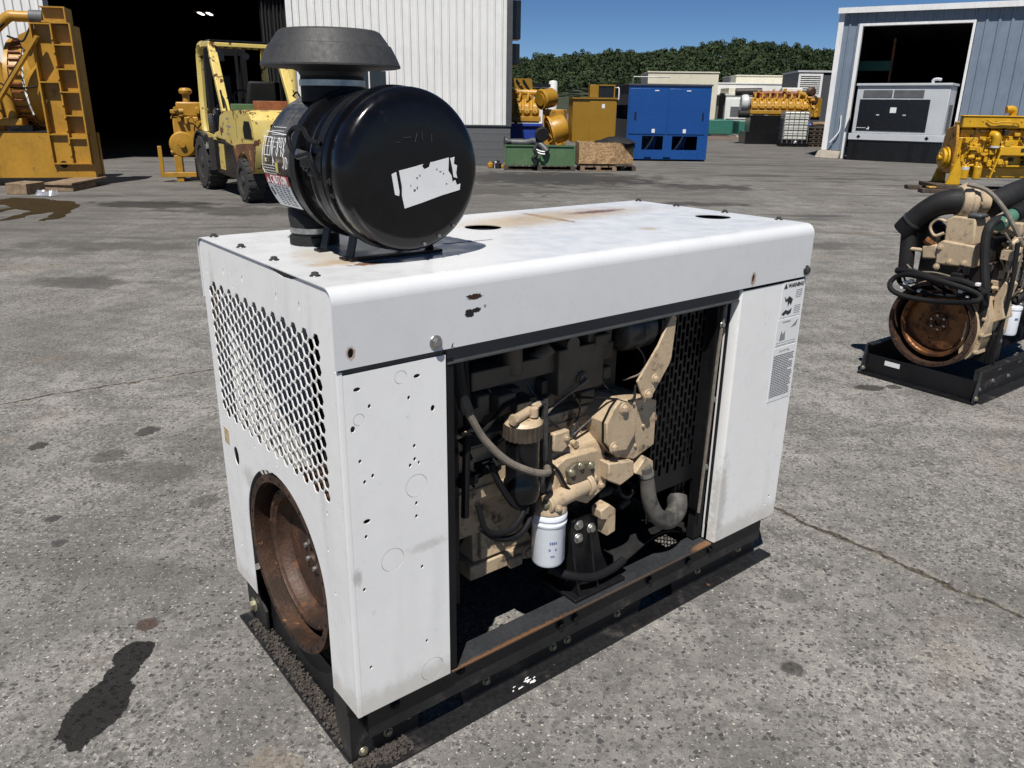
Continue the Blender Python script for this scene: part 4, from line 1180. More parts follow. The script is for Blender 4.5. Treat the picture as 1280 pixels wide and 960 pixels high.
FONT = {'T': [[(0, 1), (.7, 1)], [(.35, 1), (.35, 0)]], 'E': [[(.6, 1), (0, 1), (0, 0), (.6, 0)], [(0, .5), (.5, .5)]], 'N': [[(0, 0), (0, 1), (.6, 0), (.6, 1)]],
        '-': [[(.1, .45), (.5, .5)]], '8': [[(.3, .5), (.05, .75), (.3, 1), (.55, .78), (.3, .5), (.02, .22), (.3, 0), (.58, .25), (.3, .5)]], '4': [[(.1, 1), (.05, .5), (.6, .5)], [(.5, 1), (.5, 0)]],
        'C': [[(.6, .9), (.3, 1), (0, .7), (0, .3), (.3, 0), (.6, .1)]], 'A': [[(0, 0), (.3, 1), (.6, 0)], [(.1, .35), (.5, .35)]], 'U': [[(0, 1), (0, .2), (.3, 0), (.6, .2), (.6, 1)]],
        'I': [[(.3, 0), (.3, 1)]], 'O': [[(.3, 0), (0, .3), (0, .7), (.3, 1), (.6, .7), (.6, .3), (.3, 0)]], 'J': [[(.1, .15), (.3, 0), (.45, .2), (.45, 1), (.2, 1)]], 'D': [[(0, 0), (0, 1), (.4, .9), (.55, .5), (.4, .1), (0, 0)]],
        '*': [[(.1, .3), (.5, .7)], [(.5, .3), (.1, .7)]]}
def word(s_, du=0.82):
    out_ = []
    for i, ch in enumerate(s_):
        for st in FONT.get(ch, []):
            out_.append([(u + i * du, v) for u, v in st])
    return out_
wrap_strokes(word('CAUTION'), 3.428, 0.586, 0.020, 0.0175, cau, M['chalk'], 'caution_lettering', RA + .0012, 0.0026)
MB().add([cylp(3.425, 0.615, RA + .0012), cylp(3.425, 0.595, RA + .0012), cylp(3.325, 0.605, RA + .0012)], [(0, 1, 2)]).build('caution_triangle', M['chalk'], cau)
fp_ = MB()
for i in range(9):
    a = 3.475 + i * 0.036
    for j in range(4):
        y1 = 0.580 - j * 0.025
        p0, p1 = cylp(a, y1, RA + .0008), cylp(a, y1 - rng.uniform(.010, .018), RA + .0008)
        fp_.bar(p0, p1, 0.0018, 0.0006, tuple((p0 - Vector((AX, p0.y, AZ))).normalized()))
fp_.bar(cylp(3.50, 0.605, RA + .0008), cylp(3.62, 0.600, RA + .0008), 0.010, 0.0006, (-1, 0, -.3))
fp_.build('fine_print', M['print'], cau)
# handwriting and the faded label above it
wrap_strokes(word('TEEN-848', 0.80), 3.03, 0.628, 0.046, 0.0235, ac, M['chalk'], 'handwriting', RA + .0010, 0.0020)
wrap_strokes([[(u, v) for u, v in st] for st in word('JD', 0.9)], 3.19, 0.495, 0.028, 0.022, ac, M['chalk'], 'handwriting', RA + .0010, 0.0022)
wrap_strokes([[(5.8, 1.02), (0.1, 1.10), (-0.05, 1.0), (-0.25, .1), (0.1, 0), (0.5, 0.02)]], 3.28, 0.618, 0.096, 0.026, ac, M['chalk'], 'handwriting', RA + .0010, 0.0020)
wrap_strokes(word('*', 1), 3.15, 0.605, 0.018, 0.018, ac, M['chalk'], 'handwriting', RA + .0010, 0.0020)
wrap_strokes([[(0, 0), (.1, 1)], [(.1, .8), (.5, .3)]], 3.16, 0.555, 0.020, 0.018, ac, M['chalk'], 'handwriting', RA + .0010, 0.0020)
fl = MB()
for i in range(5):
    a = 2.62 + i * 0.055
    y1 = 0.585 + rng.uniform(-.004, .004)
    while y1 > 0.515 - i * .001:
        p0 = cylp(a, y1, RA + .0007)
        l = rng.uniform(.005, .012)
        p1 = cylp(a, y1 - l, RA + .0007)
        fl.bar(p0, p1, 0.0014, 0.0005, tuple((p0 - Vector((AX, p0.y, AZ))).normalized()))
        y1 -= l + .003
fl.build('faded_print', M['decal'], ac)
fl = MB()
for i in range(4):
    a = 3.17 + i * 0.038
    y1 = 0.62
    while y1 > 0.545:
        p0 = cylp(a, y1, RA + .0007)
        l = rng.uniform(.005, .012)
        p1 = cylp(a, y1 - l, RA + .0007)
        fl.bar(p0, p1, 0.0016, 0.0005, tuple((p0 - Vector((AX, p0.y, AZ))).normalized()))
        y1 -= l + .003
fl.build('faded_print', M['decal'], ac)
wrap(None, 3.12, 3.26, 0.525, 0.540, RA + .0006, mat('yellow_sticker', (0.5, 0.42, 0.10), 0.5), 'sticker_scrap', ac)
wrap(None, 3.24, 3.29, 0.48, 0.51, RA + .0006, M['rust'], 'rust_patch', ac)
# ---------------------------------------------------------------- background materials
M['siding'] = mat('white_siding', (0.66, 0.66, 0.645), 0.5, var=0.05, vscale=0.6, streak=0.22)
M['yellow_bright'] = mat('fresh_yellow', (0.50, 0.28, 0.010), 0.35, var=0.15, vscale=4.0, patches=[((0.22, 0.11, 0.02), 9, 0.60, 0.72, 0.6)])
M['siding_blue'] = mat('blue_grey_siding', (0.16, 0.20, 0.255), 0.45, var=0.08, vscale=0.5, streak=0.3)
M['trim_white'] = mat('white_trim', (0.68, 0.68, 0.68), 0.5, var=0.08, vscale=2, streak=0.2)
M['block'] = mat('grey_block_paint', (0.09, 0.094, 0.10), 0.8, var=0.15, vscale=3, bump=0.2, bscale=50)
M['inside'] = mat('dark_interior', (0.012, 0.012, 0.0125), 0.9, var=0.3, vscale=0.4)  # near-black colour stands for the lack of light indoors
M['trim_dark'] = mat('dark_trim', (0.06, 0.062, 0.066), 0.5, var=0.15)
M['yellow'] = mat('equipment_yellow', (0.36, 0.19, 0.018), 0.42, var=0.16, vscale=2.0, bump=0.05, bscale=40, streak=0.25,
                  patches=[((0.16, 0.085, 0.02), 5, 0.58, 0.80, 0.7), ((0.05, 0.03, 0.015), 9, 0.66, 0.76, 0.7)])
M['yellow_dirty'] = mat('oily_yellow', (0.40, 0.20, 0.02), 0.45, var=0.35, vscale=3.0,
                        patches=[((0.06, 0.035, 0.015), 4.0, 0.52, 0.68, 0.6)])
M['gold'] = mat('mustard_paint', (0.24, 0.13, 0.008), 0.4, var=0.06, vscale=1.2)
M['fork_yellow'] = mat('pale_yellow_paint', (0.58, 0.45, 0.13), 0.42, var=0.08, vscale=2,
                       patches=[((0.62, 0.50, 0.20), 3, 0.5, 0.8, 0.6), ((0.10, 0.035, 0.015), 5.5, 0.585, 0.62, 0.9)])
M['fork_rust'] = mat('rusty_counterweight', (0.13, 0.055, 0.025), 0.7, var=0.4, vscale=4, patches=[((0.5, 0.36, 0.10), 6, 0.60, 0.64, 0.6)])
M['tyre'] = mat('tyre', (0.026, 0.025, 0.024), 0.85, var=0.3, vscale=6, bump=0.2, bscale=30)
M['blue'] = mat('blue_container_paint', (0.006, 0.055, 0.22), 0.32, var=0.06, vscale=1.0)
M['blue_dark'] = mat('blue_tub', (0.02, 0.05, 0.30), 0.4, var=0.15)
M['grey_panel'] = mat('slate_panel', (0.055, 0.06, 0.07), 0.5, var=0.15)
M['glass'] = mat('dark_glass', (0.02, 0.022, 0.024), 0.08, var=0.1)
M['green'] = mat('green_bin_paint', (0.065, 0.13, 0.060), 0.55, var=0.15, vscale=3, patches=[((0.10, 0.06, 0.03), 6, 0.62, 0.7, 0.9)], streak=0.3)
M['teal'] = mat('teal_paint', (0.025, 0.13, 0.10), 0.5, var=0.12)
M['teal_hose'] = mat('green_pipe', (0.06, 0.15, 0.11), 0.45, var=0.15)
M['timber'] = mat('pallet_wood', (0.20, 0.14, 0.085), 0.85, var=0.35, vscale=9, bump=0.2, bscale=60)
M['timber_dark'] = mat('weathered_pallet', (0.06, 0.045, 0.033), 0.9, var=0.4, vscale=8)
M['cream'] = mat('cream_enclosure', (0.58, 0.55, 0.44), 0.55, var=0.08, vscale=1.0, streak=0.35)
M['offwhite'] = mat('offwhite_enclosure', (0.66, 0.66, 0.63), 0.5, var=0.06, vscale=1.0, streak=0.2)
M['silver'] = mat('silver_paint', (0.46, 0.48, 0.50), 0.38, var=0.06, vscale=1.2)
M['panel_black'] = mat('satin_black_panel', (0.008, 0.008, 0.009), 0.25, var=0.2)
M['mesh'] = mat('grille_mesh', (0.09, 0.095, 0.10), 0.6, var=0.2)
M['tote'] = mat('milky_plastic', (0.55, 0.56, 0.52), 0.5, var=0.08, vscale=2)
M['cage'] = mat('galvanised_cage', (0.22, 0.23, 0.23), 0.45, 0.6, var=0.2)
M['red_oxide'] = mat('red_oxide_manifold', (0.22, 0.075, 0.03), 0.6, var=0.35, vscale=3)
M['orange'] = mat('orange_board', (0.34, 0.16, 0.03), 0.6, var=0.12)
M['concrete'] = mat('old_concrete', (0.27, 0.24, 0.20), 0.9, var=0.2, vscale=3, bump=0.2, bscale=30)
M['strap'] = mat('white_strap', (0.7, 0.7, 0.7), 0.5)
def osb_mat():
    m = bpy.data.materials.new('osb_board')
    m.use_nodes = True
    nt = m.node_tree
    bs = nt.nodes['Principled BSDF']
    P = nn(nt, 'ShaderNodeTexCoord').outputs['Object']
    mp = nn(nt, 'ShaderNodeMapping')
    mp.inputs['Scale'].default_value = (1, 1, 2.0)
    nt.links.new(P, mp.inputs[0])
    v = nn(nt, 'ShaderNodeTexVoronoi', i_Scale=24.0)
    nt.links.new(mp.outputs[0], v.inputs['Vector'])
    sp_ = nn(nt, 'ShaderNodeSeparateColor')
    nt.links.new(v.outputs['Color'], sp_.inputs[0])
    c = mix(nt, sp_.outputs[0], (0.20, 0.11, 0.05), (0.46, 0.31, 0.16))
    c = mix(nt, ramp(nt, noise(nt, P, 3.5, 4), 0.55, 0.7, 0, .7), c, (0.12, 0.07, 0.035))
    nt.links.new(c, bs.inputs['Base Color'])
    bs.inputs['Roughness'].default_value = 0.8
    return m
M['osb'] = osb_mat()
def lamp_mat():
    m = bpy.data.materials.new('lit_tube')
    m.use_nodes = True
    b = m.node_tree.nodes['Principled BSDF']
    b.inputs['Base Color'].default_value = (0.8, 0.8, 0.75, 1)
    b.inputs['Emission Color'].default_value = (1.0, 0.95, 0.85, 1)
    b.inputs['Emission Strength'].default_value = 2.2
    return m
M['lamp'] = lamp_mat()
M['foil'] = mat('grey_foil', (0.5, 0.5, 0.52), 0.3, 0.6, var=0.3, vscale=30)

# ---------------------------------------------------------------- ribbed siding sheet mesh (shared)
def siding_mesh(w, z0, z1, ribs, depth, m):
    pts = []
    pw = w / ribs
    for i in range(ribs):
        x = i * pw
        pts += [(x, 0), (x + pw * .62, 0), (x + pw * .70, -depth), (x + pw * .86, -depth), (x + pw * .94, 0)]
    pts.append((w, 0))
    b = MB()
    n = len(pts)
    b.add([(x, y, z) for z in (z0, z1) for x, y in pts] + [(0, 0.02, z0), (w, 0.02, z0), (0, 0.02, z1), (w, 0.02, z1)],
          [(i, i + 1, n + i + 1, n + i) for i in range(n - 1)] + [(2 * n, 2 * n + 2, 2 * n + 3, 2 * n + 1)])
    me = b.mesh('siding_sheet', 20)
    me.materials.append(m)
    return me
def put(me, name, parent, loc):
    o = bpy.data.objects.new(name, me)
    COL.objects.link(o)
    o.parent = parent
    o.location = loc
    return o

# ---------------------------------------------------------------- white workshop building on the left
WRZ = R(6)
ws = thing('workshop_building', 'white ribbed metal workshop building with dark open door and grey block base', 'building', (-0.16, 24.1, 0), WRZ)
sw = 6.0 / 7
me_r = siding_mesh(sw, 1.14, 7.2, 4, 0.045, M['siding'])
for i in range(7):
    put(me_r, 'siding_sheet', ws, (-6.0 + i * sw, 0, 0))
for i in range(12):
    put(me_r, 'siding_sheet', ws, (-12.5 - (i + 1) * sw, 0, 0))
me_h = siding_mesh(sw, 4.9, 7.2, 4, 0.03, M['siding'])
for i in range(7):
    put(me_h, 'siding_sheet', ws, (-12.45 + 6.45 / 7 * i, 0.03, 0))
core = MB()
core.box(-6.05, -0.02, 0.03, 0.30, 0, 7.2)
core.box(-23, -12.45, 0.03, 0.30, 0, 7.2)
core.box(-12.45, -6.05, 0.06, 0.30, 4.9, 7.2)
core.box(-23, -22.7, 0.3, 26, 0, 7.2)
core.box(-0.32, -0.02, 0.3, 26, 0, 7.2)
core.box(-23, -0.02, 26, 26.3, 0, 7.2)
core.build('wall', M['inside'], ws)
BX(ws, 'roof', M['trim_dark'], -23.2, 0.0, -0.1, 26.4, 7.2, 7.4)
bw = MB()
base = BX(ws, 'base_wall', M['block'], -6.0, 0.0, -0.05, 0.03, 0.0, 1.10)
bm_ = MB().box(0.003, 0.397, -0.054, -0.05, 0.003, 0.212).mesh('block')
bm_.materials.append(M['block'])
for r_ in range(5):
    for i in range(16):
        x = -6.0 + i * 0.4 - (0.2 if r_ % 2 else 0)
        if x < -6.01 or x > -0.39:
            continue
        put(bm_, 'block', base, (x, 0, 0.03 + r_ * 0.215))
BX(ws, 'sill_flashing', M['trim_dark'], -6.0, 0.02, -0.09, -0.0, 1.105, 1.14)
BX(ws, 'corner_trim', M['trim_dark'], -0.13, 0.03, -0.06, 0.10, 1.14, 7.2)
BX(ws, 'door_jamb', M['trim_white'], -6.16, -6.0, -0.06, 0.28, 0.0, 4.9)
BX(ws, 'door_jamb', M['trim_white'], -12.5, -12.40, -0.05, 0.28, 0.0, 4.9)
cu = MB()
wav = [(-6.95 + 0.75 * i / 24, 0.45 + 0.06 * math.sin(i * 1.9)) for i in range(25)]
cu.prism(wav + [(x, y + 0.012) for x, y in reversed(wav)], 'xy', 2.2, 4.8)
cu.prism([(x * .45 - 3.45, y) for x, y in wav] + [(x * .45 - 3.45, y + 0.012) for x, y in reversed(wav)], 'xy', 0.9, 2.2)
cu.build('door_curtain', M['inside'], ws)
win = BX(ws, 'window', M['trim_white'], -4.55, -3.45, -0.075, -0.02, 1.95, 2.62, 0.01)
BX(win, 'pane', M['glass'], -4.47, -4.02, -0.082, -0.074, 2.03, 2.54)
BX(win, 'pane', M['glass'], -3.98, -3.53, -0.082, -0.074, 2.03, 2.54)
BX(ws, 'wall_unit', M['panel_black'], 0.02, 0.32, 0.5, 1.1, 3.48, 4.5, 0.02)
BX(ws, 'wall_unit', M['panel_black'], 0.02, 0.30, 0.5, 1.1, 2.80, 3.36, 0.02)
for nm, px, py, pz in (('lit strip light in the dark workshop above the yellow radiator frame', -15.0, 28.0, 4.98), ('lit strip light deep in the dark workshop above the forklift', -12.3, 34.0, 4.95)):
    sl = thing('strip_light', nm, 'light', (px, py, pz), R(10), 'lit strip lights in the workshop')
    BX(sl, 'housing', M['trim_dark'], -0.32, 0.32, -0.5, 0.5, 0.0, 0.05)
    for sx in (-1, 1):
        BX(sl, 'tube', M['lamp'], sx * 0.16 - 0.055, sx * 0.16 + 0.055, -0.45, 0.45, -0.03, -0.001)
dm = thing('parked_machine', 'dim grey machine standing deep inside the dark workshop', 'machine', (-12.0, 31.0, 0), R(8))
for (x0, x1, y0, y1, z0, z1) in [(0, 3.2, 0, 1.2, 0.5, 1.6), (0.2, 1.4, 0.1, 1.0, 1.6, 2.6), (1.8, 2.9, 0.2, 1.0, 1.6, 2.1), (0, 0.4, 0.1, 1.1, 0, 0.5), (2.7, 3.1, 0.1, 1.1, 0, 0.5)]:
    BX(dm, 'housing', M['mesh'], x0, x1, y0, y1, z0, z1, 0.05)
# yellow guard post at the right jamb
bo = MB().lathe([(0.11, 0.0), (0.11, 2.60), (0.095, 2.66), (0.05, 2.69), (0.0, 2.70)], (0, 0, 0), (0, 0, 1), 20)
bp = thing('guard_post', 'tall yellow steel guard post in front of the workshop door jamb', 'post', (-6.05, 22.7, 0))
bo.build('post', M['fork_yellow'], bp)
BX(bp, 'base_plate', M['trim_dark'], -0.16, 0.16, -0.16, 0.16, 0.0, 0.02)

# ---------------------------------------------------------------- big yellow radiator unit, far left
ru = thing('radiator_unit', 'huge yellow engine radiator unit with ribbed frame and deep skid at the left edge', 'radiator', (-8.62, 16.6, 0), R(12))
YL = M['yellow']
bb = MB()
bb.box(-6.0, 0.02, 0.0, 0.16, 0.16, 1.02)
bb.box(-6.0, 0.02, 0.54, 0.66, 0.16, 1.02)
bb.box(-0.12, 0.0, 0.16, 0.54, 0.2, 0.5)
bb.box(-2.4, -2.2, 0.16, 0.54, 0.2, 0.5)
bb.hexa([(-1.95, -0.10, 0.16), (-1.72, 0.0, 0.16), (-1.72, 0.01, 0.16), (-1.95, 0.01, 0.16)], [(-1.95, -0.10, 1.02), (-1.72, 0.0, 1.02), (-1.72, 0.01, 1.02), (-1.95, 0.01, 1.02)])
base = bb.build('skid_beam', YL, ru)
CY(base, 'lifting_hole', M['matte_black'], (-0.55, -0.012, 0.42), (-0.55, 0.02, 0.42), 0.07, n=20)
fr = MB()
fr.box(-0.70, 0.0, 0.10, 0.50, 0.50, 3.02)
frame = fr.build('radiator_frame', YL, ru)
xs = [-0.72, -0.36, -0.02]
for x in xs:
    BX(frame, 'rib', YL, x - 0.014, x + 0.014, -0.08, 0.10, 0.42, 3.05)
zA = [0.44, 1.00, 1.98, 3.03]
zB = [0.44, 0.93, 1.36, 1.80, 2.22, 2.66, 3.05]
for z in zA:
    BX(frame, 'rib', YL, xs[0] + 0.015, xs[1] - 0.015, -0.078, 0.10, z - 0.012, z + 0.012)
for z in zB:
    BX(frame, 'rib', YL, xs[1] + 0.015, xs[2] - 0.015, -0.078, 0.10, z - 0.012, z + 0.012)
for z in [0.6 + 0.24 * i for i in range(10)]:
    bolt(frame, (xs[1], -0.08, z), (0, -1, 0), 0.02, YL, washer=False)
tk = MB()
tk.box(-0.52, -0.10, 0.12, 0.5, 3.06, 3.34)
tk.box(-0.53, -0.09, 0.02, 0.12, 3.06, 3.09)
tk.box(-0.53, -0.09, 0.02, 0.12, 3.32, 3.345)
tk.box(-0.115, -0.09, 0.02, 0.12, 3.09, 3.32)
tk.build('top_tank', YL, ru)
sh = MB()
sh.lathe_closed([(0.83, 0.0), (0.87, 0.0), (0.87, 0.08), (0.83, 0.08)], (-1.40, 0.96, 1.95), (1, 0, 0), 48)
sh.lathe_closed([(0.80, 0.0), (0.83, 0.0), (0.83, 0.22), (0.80, 0.22)], (-1.32, 0.96, 1.95), (1, 0, 0), 48)
sh.lathe_closed([(0.80, 0), (0.83, 0), (0.92, 0.30), (0.89, 0.30)], (-1.05, 0.96, 1.95), (1, 0, 0), 48)
shr = sh.build('fan_shroud', YL, ru)
gdm = MB()
for rr_ in (0.2, 0.35, 0.5, 0.65, 0.8):
    gdm.lathe_closed([(rr_, 0), (rr_ + .015, 0), (rr_ + .015, .015), (rr_, .015)], (-1.42, 0.96, 1.95), (1, 0, 0), 40)
for k in range(12):
    a = k * PI / 6
    gdm.bar((-1.41, 0.96, 1.95), (-1.41, 0.96 + 0.82 * math.cos(a), 1.95 + 0.82 * math.sin(a)), 0.02, 0.02)
gdm.build('fan_guard', M['cage'], shr)
rg2 = MB()
for k in range(34):
    a = 2 * PI * k / 34
    c0 = Vector((-1.31, 0.96 + 0.85 * math.cos(a), 1.95 + 0.85 * math.sin(a)))
    rg2.bar(c0, c0 + Vector((0.20, 0, 0)), 0.06, 0.03, (0, -math.sin(a), math.cos(a)))
struct_part = rg2.build('shroud_slat', M['red_oxide'], shr)
struct_part['kind'] = 'stuff'
PR(ru, 'shroud_cone', YL, [(-1.02, 2.82), (-0.75, 2.95), (-0.72, 2.1), (-0.78, 1.5)], 'xz', 0.12, 0.30)
br = MB()
br.bar((-0.60, -0.12, 2.80), (-1.92, -0.12, 1.05), 0.05, 0.15, (0, 1, 0))
brc = br.build('brace', YL, ru)
TU(brc, 'cable', M['matte_black'], [(-0.90, -0.16, 2.45), (-1.15, -0.17, 2.12), (-1.45, -0.17, 1.70), (-1.75, -0.18, 1.30), (-2.2, -0.16, 1.15)], 0.025, 6)
for z in (2.68, 2.52):
    bolt(brc, (-0.66 - (2.72 - z) * .7, -0.145, z), (0, -1, 0), 0.03, YL)
pp = MB()
pp.tube([(-4.0, 0.3, 1.7), (-2.4, 0.3, 2.25), (-1.72, 0.3, 2.72), (-1.22, 0.3, 3.14), (-1.05, 0.3, 3.17), (-0.75, 0.3, 3.17)], 0.10, 14, 3)
pipe = pp.build('coolant_pipe', YL, ru)
CY(pipe, 'coupling', M['mesh'], (-0.80, 0.3, 3.17), (-0.56, 0.3, 3.17), 0.125, n=20)
TU(pipe, 'cable', M['matte_black'], [(-1.25, 0.2, 3.03), (-1.6, 0.2, 2.75), (-1.9, 0.2, 2.42), (-2.3, 0.2, 2.2)], 0.02, 6)
TU(ru, 'coolant_pipe', YL, [(-2.6, 0.2, 2.52), (-1.95, 0.2, 2.5), (-1.62, 0.2, 2.42), (-1.48, 0.2, 2.12), (-1.42, 0.2, 1.5), (-1.40, 0.2, 1.25)], 0.10, 14, 5)
BX(ru, 'pipe_flange', YL, -1.62, -1.20, 0.06, 0.40, 1.16, 1.30, 0.02)
TU(ru, 'cable', M['matte_black'], [(-0.8, 0.0, 1.9), (-1.1, -0.02, 1.86), (-1.4, 0.0, 1.92), (-1.8, 0.05, 2.2), (-2.2, 0.1, 2.4)], 0.018, 6)
TU(ru, 'cable', M['matte_black'], [(-0.75, 0.05, 2.98), (-0.9, 0.0, 2.72), (-1.05, 0.05, 2.75), (-1.2, 0.1, 2.8)], 0.02, 6)
bkd = MB()
bkd.box(-2.2, -1.68, 0.5, 1.9, 1.04, 2.35)
bkd.box(-5.0, -2.2, 0.4, 2.0, 1.04, 2.1)
eng_l = bkd.build('engine_block', M['yellow_dirty'], ru, 0.03)
for i in range(5):
    CY(eng_l, 'oil_filter', YL, (-2.0 - i * .35, 0.28, 1.05), (-2.0 - i * .35, 0.28, 1.6), 0.11, n=16)
for i in range(4):
    TU(eng_l, 'pipe', YL, [(-1.8 - i * .5, 0.3, 1.5), (-2.0 - i * .5, 0.15, 1.8), (-2.1 - i * .5, 0.3, 2.1)], 0.05, 8)
BX(eng_l, 'side_cover', M['strap'], -2.28, -2.20, 0.10, 0.16, 1.35, 2.2)
BX(eng_l, 'pulley_guard', M['panel_black'], -1.66, -1.18, 0.5, 1.6, 1.04, 1.35)
# timber under the skid, foil scrap, puddle
def timber(label, loc, rz, l, w, h, name='timber_block', m=None):
    o = MB()
    o.hexa([(0, 0, 0), (l, 0, 0), (l, w, 0), (0, w, 0)], [(0.01, 0, h), (l, 0.005, h * .97), (l - .01, w, h), (0, w, h * 1.02)])
    t_ = o.build(name, m or M['timber'], None, 0.006)
    t_.location = loc
    t_.rotation_euler = (0, 0, rz)
    return tag(t_, label, 'timber', 'timber blocks under the yellow skid')
timber('rough timber block at the left under the yellow radiator skid', (-9.35, 14.75, 0.002), R(-8), 0.42, 0.5, 0.20)
timber('flat timber board stacked under the yellow radiator skid, right of the rough block', (-9.0, 15.35, 0.002), R(3), 0.55, 1.0, 0.11)
timber('second board lying on the flat timber under the yellow skid', (-8.98, 15.33, 0.117), R(2), 0.53, 1.5, 0.045)
fo_ = MB()
rgf = random.Random(8)
nf = 7
vsf = [(0.36 * i / nf + rgf.uniform(-.02, .02), 0.25 * j / nf + rgf.uniform(-.02, .02), 0.008 + (rgf.uniform(0.02, .10) if 0 < i < nf and 0 < j < nf else 0)) for i in range(nf + 1) for j in range(nf + 1)]
fo_.add(vsf, [(i * (nf + 1) + j, i * (nf + 1) + j + 1, (i + 1) * (nf + 1) + j + 1, (i + 1) * (nf + 1) + j) for i in range(nf) for j in range(nf)])
foil = fo_.build('foil_scrap', M['foil'], None, angle=10)
foil.location = (-8.72, 14.55, 0)
tag(foil, 'crumpled shiny foil scrap on the ground in front of the timber blocks', 'litter')
pm_ = mat('brown_water', (0.030, 0.021, 0.010), 0.55, var=0.3, vscale=4, spec=0.08)
pu = MB()
rgp = random.Random(4)
outl = [(-8.9, 14.3), (-8.2, 14.1), (-7.6, 13.75), (-7.2, 13.2), (-6.95, 12.4), (-6.72, 11.7), (-6.85, 11.45), (-7.02, 12.0), (-7.2, 12.5), (-7.32, 12.05), (-7.30, 11.5), (-7.42, 11.3), (-7.5, 12.0), (-7.62, 12.6), (-7.95, 12.7), (-8.0, 12.0), (-8.12, 12.0), (-8.15, 12.9), (-8.6, 13.3), (-9.0, 13.9)]
o2 = []
for i, (x, y) in enumerate(outl):
    x2, y2 = outl[(i + 1) % len(outl)]
    for k in range(4):
        t = k / 4
        o2.append((x + (x2 - x) * t + rgp.uniform(-.04, .04), y + (y2 - y) * t + rgp.uniform(-.06, .06)))
pu.sheet(o2, [], 'xy', 0.003, 0.0045)
struct(pu.build('puddle', pm_))
